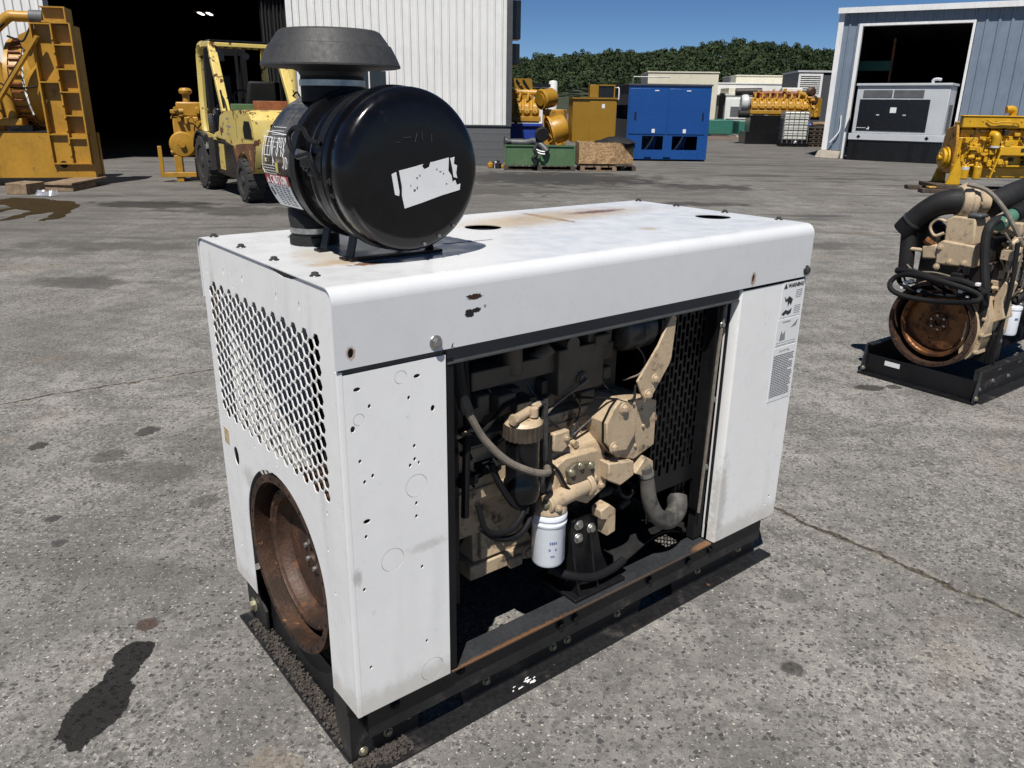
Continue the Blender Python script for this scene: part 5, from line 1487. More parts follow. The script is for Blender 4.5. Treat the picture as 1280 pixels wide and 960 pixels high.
# ---------------------------------------------------------------- forklift
def forklift():
    t = thing('forklift', 'weathered pale yellow forklift with rusty counterweight parked by the workshop door', 'forklift', (-4.10, 14.46, 0), R(123.5))
    FY, FR, BK = M['fork_yellow'], M['fork_rust'], M['matte_black']
    def wheel(x, y, r, w):
        sgn = 1 if y > 0 else -1
        tb = MB()
        tb.lathe_closed([(r * .62, -w / 2), (r * .90, -w / 2), (r * .985, -w * .40), (r, -w * .3), (r, w * .3), (r * .985, w * .40), (r * .90, w / 2), (r * .62, w / 2)], (x, y, r), (0, 1, 0), 40)
        nl = 18
        for k in range(nl):
            a = 2 * PI * k / nl
            for s_ in (-1, 1):
                aa = a + (PI / nl if s_ > 0 else 0)
                c0 = Vector((x + r * 0.985 * math.cos(aa), y + s_ * w * .25, r + r * 0.985 * math.sin(aa)))
                tb.bar(c0 - Vector((0, w * .22, 0)), c0 + Vector((0, w * .22, 0)), r * .16, r * .075, (math.cos(aa), 0, math.sin(aa)))
        ty = tb.build('wheel', M['tyre'], t)
        rm = MB()
        yo = y + sgn * w * .5
        ax = (0, sgn, 0)
        rm.lathe([(r * .62, -0.02), (r * .60, 0.0), (r * .52, -0.03), (r * .48, -0.09), (r * .22, -0.09), (r * .20, -0.02), (r * .16, 0.0), (0, 0.005)], (x, yo, r), ax, 28)
        rim = rm.build('rim', M['tyre'], ty)
        for k in range(8):
            a = k * PI / 4
            bolt(rim, (x + r * .33 * math.cos(a), yo - sgn * 0.09, r + r * .33 * math.sin(a)), ax, 0.016, M['dark_steel'], washer=False)
    for y in (0.62, -0.62):
        wheel(0.0, y, 0.37, 0.30)
        wheel(2.72, y, 0.53, 0.38)
    # counterweight and hood: side profile pulled across, rounded rear
    prof = [(-0.42, 0.52), (-0.62, 0.62), (-0.72, 0.85), (-0.74, 1.12), (-0.66, 1.38), (-0.48, 1.50), (-0.1, 1.535), (1.05, 1.50), (1.12, 1.42), (1.10, 0.98), (0.62, 0.92), (0.50, 0.70)] + [(0.44 * math.cos(a), 0.38 + 0.44 * math.sin(a)) for a in [PI * (0.10 + 0.80 * i / 10) for i in range(11)]]
    cw = MB().prism(prof, 'xz', -0.70, 0.70)
    cwt = cw.build('counterweight', FY, t, 0.06, )
    # rear vent opening and rust skirts
    BX(cwt, 'rear_vent', BK, -0.752, -0.70, -0.42, 0.42, 0.98, 1.32, 0.03)
    for s_ in (-1, 1):
        sk_ = MB()
        pts = [(-0.60, 0.60), (-0.735, 0.90), (-0.74, 1.02), (0.1, 0.98), (0.60, 0.93), (0.49, 0.72)] + [(0.46 * math.cos(a), 0.38 + 0.46 * math.sin(a)) for a in [PI * (0.12 + 0.76 * i / 10) for i in range(11)]]
        sk_.prism(pts, 'xz', s_ * 0.703, s_ * 0.716)
        sk_.build('rust_skirt', FR, cwt)
    for s_ in (-1, 1):
        vn = MB()
        vn.prism([(-0.60, 1.08), (-0.15, 1.08), (-0.12, 1.24), (-0.22, 1.36), (-0.50, 1.36), (-0.60, 1.22)], 'xz', s_ * 0.695, s_ * 0.708)
        vn.build('side_vent', BK, cwt)
    BX(cwt, 'hood_seam', BK, 0.30, 0.312, -0.702, 0.702, 1.05, 1.53)
    for s_ in (-1, 1):
        TU(cwt, 'grab_rail', BK, [(0.95, s_ * .71, 1.55), (0.98, s_ * .72, 1.72), (1.12, s_ * .70, 1.85), (1.25, s_ * .66, 1.78)], 0.018, 6)
        TU(t, 'hydraulic_hose', BK, [(2.2, s_ * .55, 0.9), (2.6, s_ * .5, 1.2), (3.1, s_ * .3, 1.1), (3.22, s_ * .25, 1.6)], 0.025, 6)
    CY(cwt, 'tow_pin', M['dark_steel'], (-0.70, 0, 0.55), (-0.70, 0, 0.95), 0.03, n=10)
    # chassis and steps
    ch = MB()
    ch.box(0.45, 2.3, -0.66, 0.66, 0.34, 0.95)
    ch.prism([(0.50, 0.40), (2.15, 0.36), (2.15, 0.98), (1.2, 0.98), (0.62, 0.90)], 'xz', 0.66, 0.70)
    ch.prism([(0.50, 0.40), (2.15, 0.36), (2.15, 0.98), (1.2, 0.98), (0.62, 0.90)], 'xz', -0.70, -0.66)
    cha = ch.build('chassis', M['panel_black'], t, 0.01)
    BX(cha, 'warning_plate', M['fork_yellow'], 1.30, 1.62, 0.701, 0.712, 0.46, 0.92)
    BX(cha, 'mud_flap', M['tyre'], 1.98, 2.02, 0.45, 0.80, 0.42, 1.02)
    for s_ in (-1, 1):
        fdr = MB()
        fdr.prism([(2.72 + 0.62 * math.cos(a), 0.53 + 0.60 * math.sin(a)) for a in [PI * (0.15 + 0.7 * i / 12) for i in range(13)]] + [(2.72 + 0.58 * math.cos(a), 0.53 + 0.56 * math.sin(a)) for a in [PI * (0.85 - 0.7 * i / 12) for i in range(13)]], 'xz', s_ * 0.42, s_ * 0.82)
        fdr.build('front_fender', M['panel_black'], t)
    # yellow side cover rising to the cab, seat console
    for s_ in (-1, 1):
        sc_ = MB()
        sc_.prism([(1.05, 0.99), (1.9, 1.02), (1.92, 1.10), (1.55, 1.16), (1.40, 1.42), (1.10, 1.50)], 'xz', s_ * 0.60, s_ * 0.70)
        sc_.build('side_cover', FY, t, 0.02)
    ms = MB()
    for i, w in enumerate((0.20, 0.28, 0.16)):
        z = 1.38 - i * 0.13
        x = 0.95
        while x > 0.95 - w:
            ms.box(x - 0.035, x, 0.7005, 0.7025, z - .018, z + .018)
            x -= 0.05
    ms.build('faded_marking', M['print_grey'], cwt)
    st = MB()
    st.box(1.15, 1.70, -0.30, 0.30, 1.30, 1.48)
    st.hexa([(1.05, -0.28, 1.48), (1.20, -0.28, 1.48), (1.20, 0.28, 1.48), (1.05, 0.28, 1.48)], [(0.92, -0.24, 2.02), (1.02, -0.24, 2.02), (1.02, 0.24, 2.02), (0.92, 0.24, 2.02)])
    st.build('seat', M['rubber'], t, 0.04)
    sw_ = MB().tube([(2.22 + 0.19 * math.cos(a) * .5, 0.19 * math.sin(a), 1.72 + 0.19 * math.cos(a) * .85) for a in [2 * PI * i / 20 for i in range(21)]], 0.018, 8, 1)
    sw_.cyl((2.22, 0, 1.72), (2.55, 0, 1.3), 0.03, n=10)
    sw_.build('steering_wheel', M['rubber'], t)
    BX(t, 'dashboard', M['panel_black'], 2.42, 2.70, -0.5, 0.5, 1.0, 1.55, 0.04)
    # overhead guard
    for s_ in (-1, 1):
        po = MB()
        po.bar((1.12, s_ * 0.64, 1.48), (1.72, s_ * 0.62, 2.50), 0.10, 0.15, (0, 1, 0))
        po.bar((1.72, s_ * 0.62, 2.47), (1.82, s_ * 0.62, 2.64), 0.09, 0.12, (0, 1, 0))
        po.build('rear_post', FY, t, 0.012)
        pf = MB()
        pf.tube([(2.62, s_ * 0.66, 1.02), (2.72, s_ * 0.66, 1.3), (2.78, s_ * 0.63, 2.0), (2.74, s_ * 0.62, 2.50), (2.62, s_ * 0.62, 2.65), (2.40, s_ * 0.62, 2.68)], 0.070, 8, 4)
        pf.bar((2.62, s_ * 0.66, 1.06), (1.85, s_ * 0.66, 1.02), 0.08, 0.10, (0, 1, 0))
        pf.build('front_post', FY, t)
    rf_ = MB()
    for s_ in (-1, 1):
        rf_.bar((1.80, s_ * 0.62, 2.66), (2.55, s_ * 0.62, 2.68), 0.09, 0.09)
    rf_.bar((1.80, -0.66, 2.655), (1.80, 0.66, 2.655), 0.09, 0.07)
    rf_.bar((2.55, -0.62, 2.68), (2.55, 0.62, 2.68), 0.08, 0.08)
    gd_ = rf_.build('guard_frame', FY, t, 0.01)
    for i in range(7):
        BX(gd_, 'guard_bar', BK, 1.85, 2.52, -0.50 + i * 0.165, -0.46 + i * 0.165, 2.64, 2.70)
    BX(gd_, 'roof_panel', M['panel_black'], 1.76, 2.62, -0.64, 0.64, 2.715, 2.735)
    BX(t, 'work_lamp', M['panel_black'], 1.72, 1.80, 0.42, 0.60, 2.36, 2.56, 0.02)
    CY(t, 'mirror', M['trim_dark'], (1.95, -0.05, 2.48), (1.97, -0.05, 2.48), 0.06, n=16)
    BX(t, 'door_box', M['panel_black'], 1.95, 2.35, 0.60, 0.69, 1.05, 1.45, 0.03)
    # mast with carriage
    for s_ in (-1, 1):
        mm = MB()
        mm.box(3.25, 3.42, s_ * 0.36 - 0.05, s_ * 0.36 + 0.05, 0.15, 2.75)
        mm.box(3.42, 3.50, s_ * 0.28 - 0.04, s_ * 0.28 + 0.04, 0.15, 2.70)
        mm.build('mast_rail', BK, t)
        TU(t, 'mast_hose', BK, [(3.2, s_ * .2, 0.5), (3.18, s_ * .2, 1.6), (3.2, s_ * .2, 2.6)], 0.03, 6)
    BX(t, 'mast_crossbar', BK, 3.28, 3.40, -0.31, 0.31, 2.55, 2.68)
    BX(t, 'carriage', BK, 3.50, 3.60, -0.75, 0.75, 0.10, 0.55)
    for s_ in (-1, 1):
        f_ = MB()
        f_.hexa([(3.55, s_ * .4 - .07, 0.05), (4.75, s_ * .4 - .07, 0.05), (4.75, s_ * .4 + .07, 0.05), (3.55, s_ * .4 + .07, 0.05)], [(3.55, s_ * .4 - .07, 0.12), (4.75, s_ * .4 - .07, 0.07), (4.75, s_ * .4 + .07, 0.07), (3.55, s_ * .4 + .07, 0.12)])
        f_.build('fork', BK, t)
    # things lying on the hood
    Mf = Matrix.Translation((-4.10, 14.46, 0)) @ Matrix.Rotation(R(123.5), 4, 'Z')
    def on_hood(name, label, cat, m, x0, x1, y0, y1, z0, h, group=None):
        o = MB().box(x0, x1, y0, y1, z0, z0 + h).build(name, m, None, 0.008)
        o.matrix_world = Mf
        tag(o, label, cat)
        return o
    on_hood('timber_block', 'rusty brown block lying on the forklift hood behind the seat', 'block', M['red_oxide'], 0.42, 0.72, -0.28, 0.26, 1.525, 0.16)
    g1 = on_hood('parts_tray', 'long green tray across the forklift hood', 'tray', M['green'], 0.75, 0.95, -0.66, 0.60, 1.52, 0.11)
    return t
forklift()

# ---------------------------------------------------------------- generic bare engine for the yard
def greeble(parent, x0, x1, y, z0, z1, n, m, seed, depth=0.12, s=1.0, names=('fitting', 'pipe', 'housing')):
    rg = random.Random(seed)
    for i in range(n):
        x = rg.uniform(x0, x1)
        z = rg.uniform(z0, z1)
        k = rg.random()
        if k < 0.35:
            a, b, c = rg.uniform(.03, .09) * s, rg.uniform(.03, depth), rg.uniform(.03, .09) * s
            BX(parent, names[2], m, x - a, x + a, y - b, y + 0.02, z - c, z + c, 0.012 * s)
        elif k < 0.65:
            r_ = rg.uniform(.025, .06) * s
            d = rg.choice([(0, -1, 0), (1, 0, 0), (0, 0, 1), (.7, -.3, .6)])
            p0 = Vector((x, y - depth * .4, z))
            CY(parent, names[0], m, p0 - Vector(d) * r_ * 1.2, p0 + Vector(d) * r_ * 1.6, r_, n=12)
        else:
            p = [Vector((x, y, z))]
            for q in range(3):
                p.append(p[-1] + Vector((rg.uniform(-.14, .14) * s, -depth * rg.uniform(-.1, .5), rg.uniform(-.13, .13) * s)))
            TU(parent, names[1], m, p, rg.uniform(.009, .022) * s, 6, 4)

def inline_engine(name, label, loc, rz, m, L=2.1, stand=True, seed=1):
    """flywheel or pulley end at x=0, long axis +x, side facing the camera at y=0"""
    t = thing(name, label, 'engine', loc, rz)
    zb = 0.30
    blk = MB()
    blk.box(0.12, L, 0.14, 0.80, zb + 0.28, zb + 0.86)
    blk.box(0.10, L, 0.10, 0.84, zb + 0.26, zb + 0.31)
    block = blk.build('engine_block', m, t, 0.015)
    BX(t, 'oil_pan', m, 0.35, L - 0.1, 0.22, 0.72, zb + 0.02, zb + 0.26, 0.03)
    n = int(L / 0.34)
    for i in range(n):
        x = 0.20 + i * (L - 0.3) / n
        hd = BX(t, 'cylinder_head', m, x, x + (L - 0.3) / n - 0.012, 0.20, 0.74, zb + 0.87, zb + 1.02, 0.012)
        BX(hd, 'valve_cover', m, x + 0.015, x + (L - 0.3) / n - 0.03, 0.24, 0.66, zb + 1.02, zb + 1.18, 0.03)
        bolt(hd, (x + 0.1, 0.20, zb + 0.95), (0, -1, 0), 0.016, m)
    man = MB()
    man.box(0.16, L, 0.08, 0.26, zb + 1.06, zb + 1.28)
    man.box(0.14, L, 0.06, 0.28, zb + 1.28, zb + 1.31)
    mf = man.build('intake_manifold', m, t, 0.02)
    for i in range(7):
        bolt(mf, (0.3 + i * 0.26, 0.08, zb + 1.20), (0, -1, 0), 0.014, m, washer=False)
    TU(mf, 'pipe', m, [(0.62, 0.04, zb + 1.22), (0.75, 0.03, zb + 1.16), (0.95, 0.03, zb + 1.18), (1.2, 0.03, zb + 1.17), (1.3, 0.06, zb + 1.10)], 0.016, 6)
    # turbo outlet on top and the vertical elbow at the side
    TU(t, 'exhaust_elbow', m, [(1.22, 0.3, zb + 1.28), (1.22, 0.28, zb + 1.40), (1.16, 0.26, zb + 1.44), (1.06, 0.26, zb + 1.43)], 0.075, 14, 4)
    el = TU(t, 'inlet_elbow', m, [(0.86, 0.0, zb + 0.66), (0.86, -0.01, zb + 0.80), (0.85, 0.0, zb + 0.90), (0.80, 0.10, zb + 0.92)], 0.085, 16, 5)
    MB().ring((0.86, 0.0, zb + 0.66), (0, 0, 1), 0.086, 0.093, 0.04, 20).build('hose_clamp', M['silver'], el)
    # pulley and damper at the front end
    pu_ = MB()
    pu_.lathe([(0.0, 0), (0.06, 0.0), (0.06, 0.05), (0.17, 0.06), (0.20, 0.065), (0.20, 0.10), (0.18, 0.11), (0.18, 0.13), (0.23, 0.14), (0.23, 0.18), (0.10, 0.20)], (-0.10, 0.40, zb + 0.42), (1, 0, 0), 36)
    pul = pu_.build('crank_pulley', m, t)
    for k in range(6):
        a = k * PI / 3
        bolt(pul, (-0.045, 0.40 + 0.10 * math.cos(a), zb + 0.42 + 0.10 * math.sin(a)), (-1, 0, 0), 0.018, m, washer=False)
    fc = MB().prism([(0.12, zb + 0.1), (0.70, zb + 0.1), (0.78, zb + 0.5), (0.72, zb + 1.02), (0.20, zb + 1.12), (0.06, zb + 0.7)], 'yz', 0.10, 0.16)
    fc.build('front_cover', M['yellow_dirty'], t, 0.02)
    # oil filters and pump
    for i, (x, c) in enumerate(((0.36, M['silver']), (0.62, m))):
        f_ = LA(t, 'oil_filter', m, [(0.0, zb + 0.00), (0.07, zb + 0.0), (0.085, zb + 0.02), (0.085, zb + 0.26), (0.07, zb + 0.28), (0, zb + .28)], (x, 0.02, 0), (0, 0, 1), 20)
        LA(f_, 'filter_band', c if i == 0 else m, [(0.0865, zb + 0.20), (0.0865, zb + 0.255)], (x, 0.02, 0), (0, 0, 1), 20)
    BX(t, 'injection_pump', m, 0.98, 1.75, -0.02, 0.14, zb + 0.50, zb + 0.70, 0.02)
    MB().bar((1.0, -0.03, zb + 0.62), (0.86, -0.05, zb + 0.02), 0.05, 0.03).build('dipstick_bracket', m, t, 0.005)
    greeble(t, 0.25, 1.2, 0.13, zb + 0.30, zb + 0.86, 60, m, seed, 0.16, 0.8)
    greeble(t, 1.0, L, 0.13, zb + 0.45, zb + 0.95, 30, m, seed + 1, 0.12, 0.8)
    greeble(t, 0.2, L, 0.10, zb + 0.35, zb + 1.05, 26, M['brown'], seed + 2, 0.14, 0.6)  # dark bits stand in for shaded recesses and oil
    if stand:
        for y0 in (-0.02, 0.76):
            PR(t, 'engine_foot', m, [(0.0, zb - 0.12), (0.30, zb - 0.12), (0.28, zb + 0.18), (0.20, zb + 0.42), (0.16, zb + 0.42)], 'xz', y0, y0 + 0.06, 0.008)
        s2__ = MB().prism([(L - .3, zb - 0.12), (L, zb - 0.12), (L - .1, zb + 0.42), (L - .2, zb + 0.42)], 'xz', 0.0, 0.80)
        s2__.build('engine_foot', m, t, 0.008)
    return t
def skid_timbers(label, cat, loc, rz, L, W, m=None):
    """a low timber pallet of separate boards"""
    t = thing('pallet', label, cat, loc, rz)
    m = m or M['timber_dark']
    for y in (0.0, W / 2 - .05, W - .1):
        BX(t, 'stringer', m, 0, L, y, y + 0.1, 0.002, 0.09, 0.004)
    n = max(4, int(L / 0.2))
    for i in range(n):
        x = i * L / n
        BX(t, 'board', m, x, x + L / n * .72, 0, W, 0.091, 0.118, 0.003)
    return t
ye_loc = Vector((9.35, 17.6, 0))
inline_engine('yellow_engine', 'bright yellow six cylinder diesel engine on timbers behind the tan engine at right', ye_loc, R(-6), M['yellow_bright'], 2.4, True, 7)
sk2 = thing('timber_skid', 'dark stepped timber skid under the bright yellow diesel engine', 'skid', ye_loc, R(-6))
for (x0, x1, y0, y1, z0, z1) in [(-0.50, 2.6, -0.16, 0.12, 0.002, 0.09), (-0.50, 2.6, 0.70, 0.95, 0.002, 0.09), (-0.20, 0.45, -0.12, 0.95, 0.092, 0.178), (1.9, 2.5, -0.12, 0.95, 0.092, 0.178)]:
    BX(sk2, 'beam', M['timber_dark'], x0, x1, y0, y1, z0, z1, 0.01)
BX(sk2, 'bracket', M['yellow'], -0.36, -0.12, -0.10, 0.08, 0.092, 0.14, 0.02)
# engine on a stand beside the forklift
te = thing('stand_engine', 'yellow upright engine with big pulley on a stand left of the forklift', 'engine', (-7.25, 18.0, 0), R(20))
ym = M['yellow']
b_ = MB()
b_.box(-0.2, 0.55, -0.2, 0.5, 0.55, 1.35)
b_.box(-0.1, 0.5, -0.15, 0.45, 1.35, 1.65)
bk = b_.build('engine_block', ym, te, 0.03)
LA(te, 'breather', ym, [(0.07, 1.65), (0.07, 1.80), (0.13, 1.83), (0.14, 1.88), (0.10, 1.93), (0, 1.94)], (0.12, 0, 0), (0, 0, 1), 16)
LA(te, 'pulley', ym, [(0.0, 0), (0.06, 0), (0.06, .05), (.24, .07), (.27, .10), (.27, .2), (.1, .22)], (-0.05, -0.38, 0.78), (0, 1, 0), 28)
greeble(te, -0.25, 0.5, -0.2, 0.5, 1.6, 26, ym, 31, 0.14)
fs_ = MB()
fs_.box(-0.25, -0.1, -0.3, 0.5, 0.0, 0.56)
fs_.box(0.4, 0.52, -0.3, 0.5, 0.0, 0.56)
fs_.box(-0.5, 0.6, -0.32, -0.2, 0.10, 0.20)
fs_.box(-0.56, -0.48, -0.32, -0.2, 0.10, 0.75)
fs_.build('stand', ym, te, 0.008)
# ---------------------------------------------------------------- bare tan engine at the right edge
def engine_two():
    t = thing('bare_engine', 'bare tan diesel engine with rusty flywheel on a black skid at the right edge', 'engine', (2.80, 4.43, 0), R(36.87))
    TN, TD, BK, SK = M['tan'], M['tan_shaded'], M['matte_black'], M['skid']
    # skid
    s = MB()
    s.box(0.0, 0.006, 0.02, 0.74, 0.004, 0.135)
    s.box(-0.055, 0.0, 0.0, 0.75, 0.003, 0.010)
    end = s.build('skid_end_plate', M['black'], t)
    BX(end, 'paper_tag', M['decal'], -0.002, -0.0003, 0.50, 0.60, 0.085, 0.115)
    for y in (0.012, 0.735):
        MB().prism([(-0.05, 0.011), (0.0, 0.011), (0.0, 0.20), (-0.012, 0.20)], 'xz', y - 0.004, y + 0.004).build('gusset', M['rail'], end)
        bolt(end, (-0.02, y - 0.004 if y < .1 else y - .004, 0.035), (0, -1, 0), 0.012, M['olive_steel'])
    for y0 in (0.0, 0.69):
        r_ = MB()
        r_.box(0.007, 2.0, y0 + 0.05, y0 + 0.056, 0.01, 0.20)
        r_.box(0.007, 2.0, y0 - 0.02, y0 + 0.05, 0.003, 0.010)
        r_.box(0.007, 2.0, y0 + 0.012, y0 + 0.05, 0.192, 0.20)
        r_.build('skid_rail', SK, t)
    for x, z in [(0.06, 0.045), (0.11, 0.055), (0.28, 0.08), (0.34, 0.15), (0.5, 0.07), (0.62, 0.15)]:
        bolt(t, (x, 0.05, z), (0, -1, 0), 0.010, M['steel'])
    BX(t, 'skid_floor', SK, 0.01, 0.32, 0.06, 0.68, 0.02, 0.03)
    # flywheel end
    CYC, CZ, RR = 0.385, 0.400, 0.268
    flywheel(t, 0.05, CYC, CZ, RR, M['rust'], M['rust_hot'], TN, d=0.8)
    bell = MB()
    bell.lathe_closed([(RR * 1.005, 0.0), (RR * 1.02, 0.02), (RR * 1.03, 0.06), (RR * 1.0, 0.14), (RR * .97, 0.19), (RR * .955, 0.19), (RR * .99, 0.02)], (0.07, CYC, CZ), (1, 0, 0), 44)
    bell.prism([(0.10, 0.30), (0.16, 0.22), (0.21, 0.25), (0.20, 0.55), (0.12, 0.62), (0.07, 0.50)], 'yz', 0.10, 0.24)
    be = bell.build('bell_housing', TN, t, 0.006)
    kn_ = MB()
    for (y, z, r_) in [(0.105, 0.49, .020), (0.13, 0.58, .018), (0.10, 0.39, .018), (0.175, 0.655, .018), (0.115, 0.28, .018)]:
        bb_ = PR(be, 'bolt_boss', TN, [(y - r_, z - r_ * .6), (y + r_, z - r_), (y + r_, z + r_ * .8), (y - r_ * .6, z + r_)], 'yz', 0.10, 0.26, 0.004)
        bolt(be, (0.10, y, z), (-1, 0, 0), r_ * .6, TN)
    kn_ = MB()
    kn_.prism([(0.02, 0.50), (0.08, 0.46), (0.10, 0.62), (0.06, 0.72), (0.03, 0.70), (0.05, 0.60)], 'yz', 0.16, 0.28)
    kn_.build('housing_arm', TN, be, 0.006)
    # engine block and head behind, coloured near-black to stand for shadow
    b = MB()
    b.box(0.24, 1.25, 0.17, 0.62, 0.42, 0.80)
    blk = b.build('engine_block', M['brown'], t, 0.01)
    BX(t, 'oil_pan', BK, 0.34, 1.2, 0.22, 0.58, 0.16, 0.42, 0.02)
    BX(t, 'cylinder_head', M['brown'], 0.26, 1.22, 0.20, 0.58, 0.80, 0.94, 0.01)
    BX(t, 'rocker_cover', TN, 0.42, 1.16, 0.26, 0.52, 0.942, 1.03, 0.02)
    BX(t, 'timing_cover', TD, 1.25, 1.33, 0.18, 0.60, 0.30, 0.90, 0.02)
    LA(t, 'crank_pulley', BK, [(0, 0.10), (0.05, 0.10), (0.06, 0.06), (0.11, 0.06), (0.12, 0.04), (0.12, 0.0)], (1.33, 0.385, 0.40), (1, 0, 0), 28)
    LA(t, 'alternator', M['dark_steel'], [(0, 0), (0.06, 0.0), (0.075, 0.02), (0.075, 0.14), (0.06, 0.16), (0.03, 0.17), (0.03, 0.2), (0, 0.2)], (1.10, 0.12, 0.92), (1, 0, 0), 20)
    greeble(t, 0.72, 1.22, 0.165, 0.46, 0.98, 34, TN, 66, 0.10, 0.55)
    greeble(t, 0.72, 1.22, 0.15, 0.46, 0.92, 16, BK, 67, 0.10, 0.5)
    # rear casting with two bolts and a loop handle, lit
    rc = MB()
    rc.prism([(0.27, 0.90), (0.45, 0.88), (0.46, 1.03), (0.42, 1.06), (0.29, 1.06)], 'yz', 0.155, 0.36)
    rc.prism([(0.24, 0.77), (0.47, 0.76), (0.48, 0.88), (0.45, 0.91), (0.25, 0.90)], 'yz', 0.135, 0.36)
    rc.prism([(0.47, 0.79), (0.56, 0.78), (0.57, 0.86), (0.48, 0.88)], 'yz', 0.14, 0.26)
    cover = rc.build('rear_cover', TN, t, 0.010)
    for y, z in [(0.455, 0.865), (0.385, 0.785), (0.455, 0.745), (0.30, 0.79)]:
        bolt(cover, (0.135, y, z), (-1, 0, 0), 0.014, TN)
    BX(cover, 'sensor', M['trim_dark'], 0.15, 0.26, 0.26, 0.34, 1.06, 1.085, 0.01)
    TU(cover, 'lifting_loop', TN, [(0.16, 0.46, 1.02), (0.15, 0.51, 1.03), (0.15, 0.545, 0.98), (0.15, 0.51, 0.93), (0.16, 0.46, 0.95)], 0.009, 8)
    CY(cover, 'stub_pipe', TN, (0.16, 0.55, 0.83), (0.13, 0.68, 0.83), 0.012, n=10)
    TU(cover, 'wire', M['hose_tan'], [(0.13, 0.66, 0.75), (0.12, 0.58, 0.70), (0.12, 0.45, 0.71), (0.12, 0.33, 0.70)], 0.006, 6)
    tb = MB()
    tb.lathe([(0.03, 0), (0.09, 0.01), (0.11, 0.04), (0.11, 0.09), (0.08, 0.12), (0.03, 0.13)], (0.20, 0.60, 0.90), (1, -.3, 0), 20)
    tb.build('turbo_housing', M['brown'], t)
    CY(t, 'rust_elbow', M['rust_hot'], (0.17, 0.50, 0.86), (0.15, 0.56, 0.90), 0.024, n=10)
    # big black elbow, clamp and tan flange
    el = MB().tube([(0.16, 0.655, 0.685), (0.16, 0.665, 0.80), (0.16, 0.675, 0.92), (0.17, 0.665, 0.985)], 0.046, 18, 4)
    elb = el.build('intake_pipe', M['rubber'], t)
    e2 = MB().tube([(0.155, 0.685, 0.955), (0.16, 0.645, 1.02), (0.165, 0.575, 1.085), (0.175, 0.52, 1.120), (0.20, 0.46, 1.138), (0.235, 0.415, 1.142)], 0.064, 20, 6, 0.078)
    e2.build('elbow_hose', M['rubber'], t)
    x, y, z = (0.152, 0.690, 0.945)
    MB().tube([(0.155, 0.665, 0.995), (0.155, 0.655, 1.008)], 0.0700, 24, 1).build('hose_clamp', M['dark_steel'], elb)
    MB().tube([(0.152, 0.71, 0.93), (0.155, 0.672, 0.985)], 0.0705, 20, 1).build('hose_cuff', BK, elb)
    fl = MB()
    ax = Vector((0.75, -0.62, -0.02)).normalized()
    fl.lathe([(0.078, -0.02), (0.086, -0.02), (0.096, -0.010), (0.104, 0.004), (0.113, 0.018), (0.105, 0.032), (0.109, 0.038), (0.109, 0.058), (0.095, 0.07), (0.07, 0.10), (0.065, 0.15)], (0.225, 0.425, 1.142), tuple(ax), 32)
    flo = fl.build('turbo_inlet_flange', TN, t)
    for k in range(6):
        a = k * PI / 3
        u = ax.cross(Vector((0, 0, 1))).normalized()
        v = ax.cross(u)
        c = Vector((0.225, 0.425, 1.142)) + ax * 0.065 + u * (0.100 * math.cos(a)) + v * (0.100 * math.sin(a))
        bolt(flo, tuple(c), tuple(ax), 0.010, TN)
    # hoses, pipes on the right
    TU(t, 'coolant_pipe', M['rubber'], [(0.32, 0.30, 1.12), (0.55, 0.26, 1.19), (0.9, 0.22, 1.24), (1.4, 0.20, 1.27)], 0.07, 16, 5)
    gp_ = TU(t, 'green_pipe', M['teal_hose'], [(0.20, 0.18, 1.03), (0.36, 0.16, 1.09), (0.55, 0.12, 1.16), (0.9, 0.08, 1.22)], 0.042, 14, 5)
    TU(gp_, 'hose_cuff', BK, [(0.33, 0.162, 1.08), (0.43, 0.145, 1.115)], 0.049, 14, 1)
    TU(t, 'thin_hose', M['hose_tan'], [(0.16, 0.38, 1.25), (0.20, 0.28, 1.22), (0.22, 0.18, 1.13), (0.24, 0.11, 1.03), (0.28, 0.06, 0.93), (0.34, 0.03, 0.86)], 0.013, 8, 6)
    TU(t, 'black_hose', M['rubber'], [(0.40, 0.2, 1.06), (0.22, 0.19, 1.06), (0.12, 0.19, 1.03), (0.10, 0.19, 0.95), (0.10, 0.165, 0.80), (0.10, 0.13, 0.65), (0.11, 0.12, 0.50), (0.13, 0.13, 0.38)], 0.026, 10, 6)
    TU(t, 'black_hose', M['rubber'], [(0.14, 0.03, 0.95), (0.16, 0.02, 0.70), (0.20, 0.04, 0.45), (0.22, 0.05, 0.25)], 0.014, 8, 6)
    # wiring harness hung in a loop over the flywheel
    def loop(cy, cz, ry, rz_, xo, th, k0=0.0):
        return [(xo + 0.02 * math.sin(3 * a + k0), cy + ry * math.cos(a), cz + rz_ * math.sin(a) + 0.012 * math.sin(2 * a + k0)) for a in [2 * PI * i / 16 for i in range(17)]]
    TU(t, 'wiring_harness', BK, loop(0.385, 0.625, 0.275, 0.070, 0.0, 1), 0.0165, 10, 3)
    TU(t, 'wiring_harness', BK, loop(0.375, 0.645, 0.265, 0.045, 0.045, 1, 1.0), 0.0150, 10, 3)
    TU(t, 'wiring_harness', BK, [(0.06, 0.66, 0.695), (0.04, 0.55, 0.705), (0.04, 0.40, 0.69), (0.04, 0.25, 0.70), (0.06, 0.14, 0.66), (0.08, 0.11, 0.58)], 0.021, 10, 5)
    rg = random.Random(12)
    for i in range(10):
        y = rg.uniform(0.15, 0.62)
        z = rg.uniform(0.62, 0.70)
        w = TU(t, 'harness_branch', BK, [(0.05, y, z), (0.03, y - rg.uniform(.02, .08), z - rg.uniform(.02, .07)), (0.06, y - rg.uniform(.0, .12), z - rg.uniform(.0, .05))], 0.0065, 6, 5)
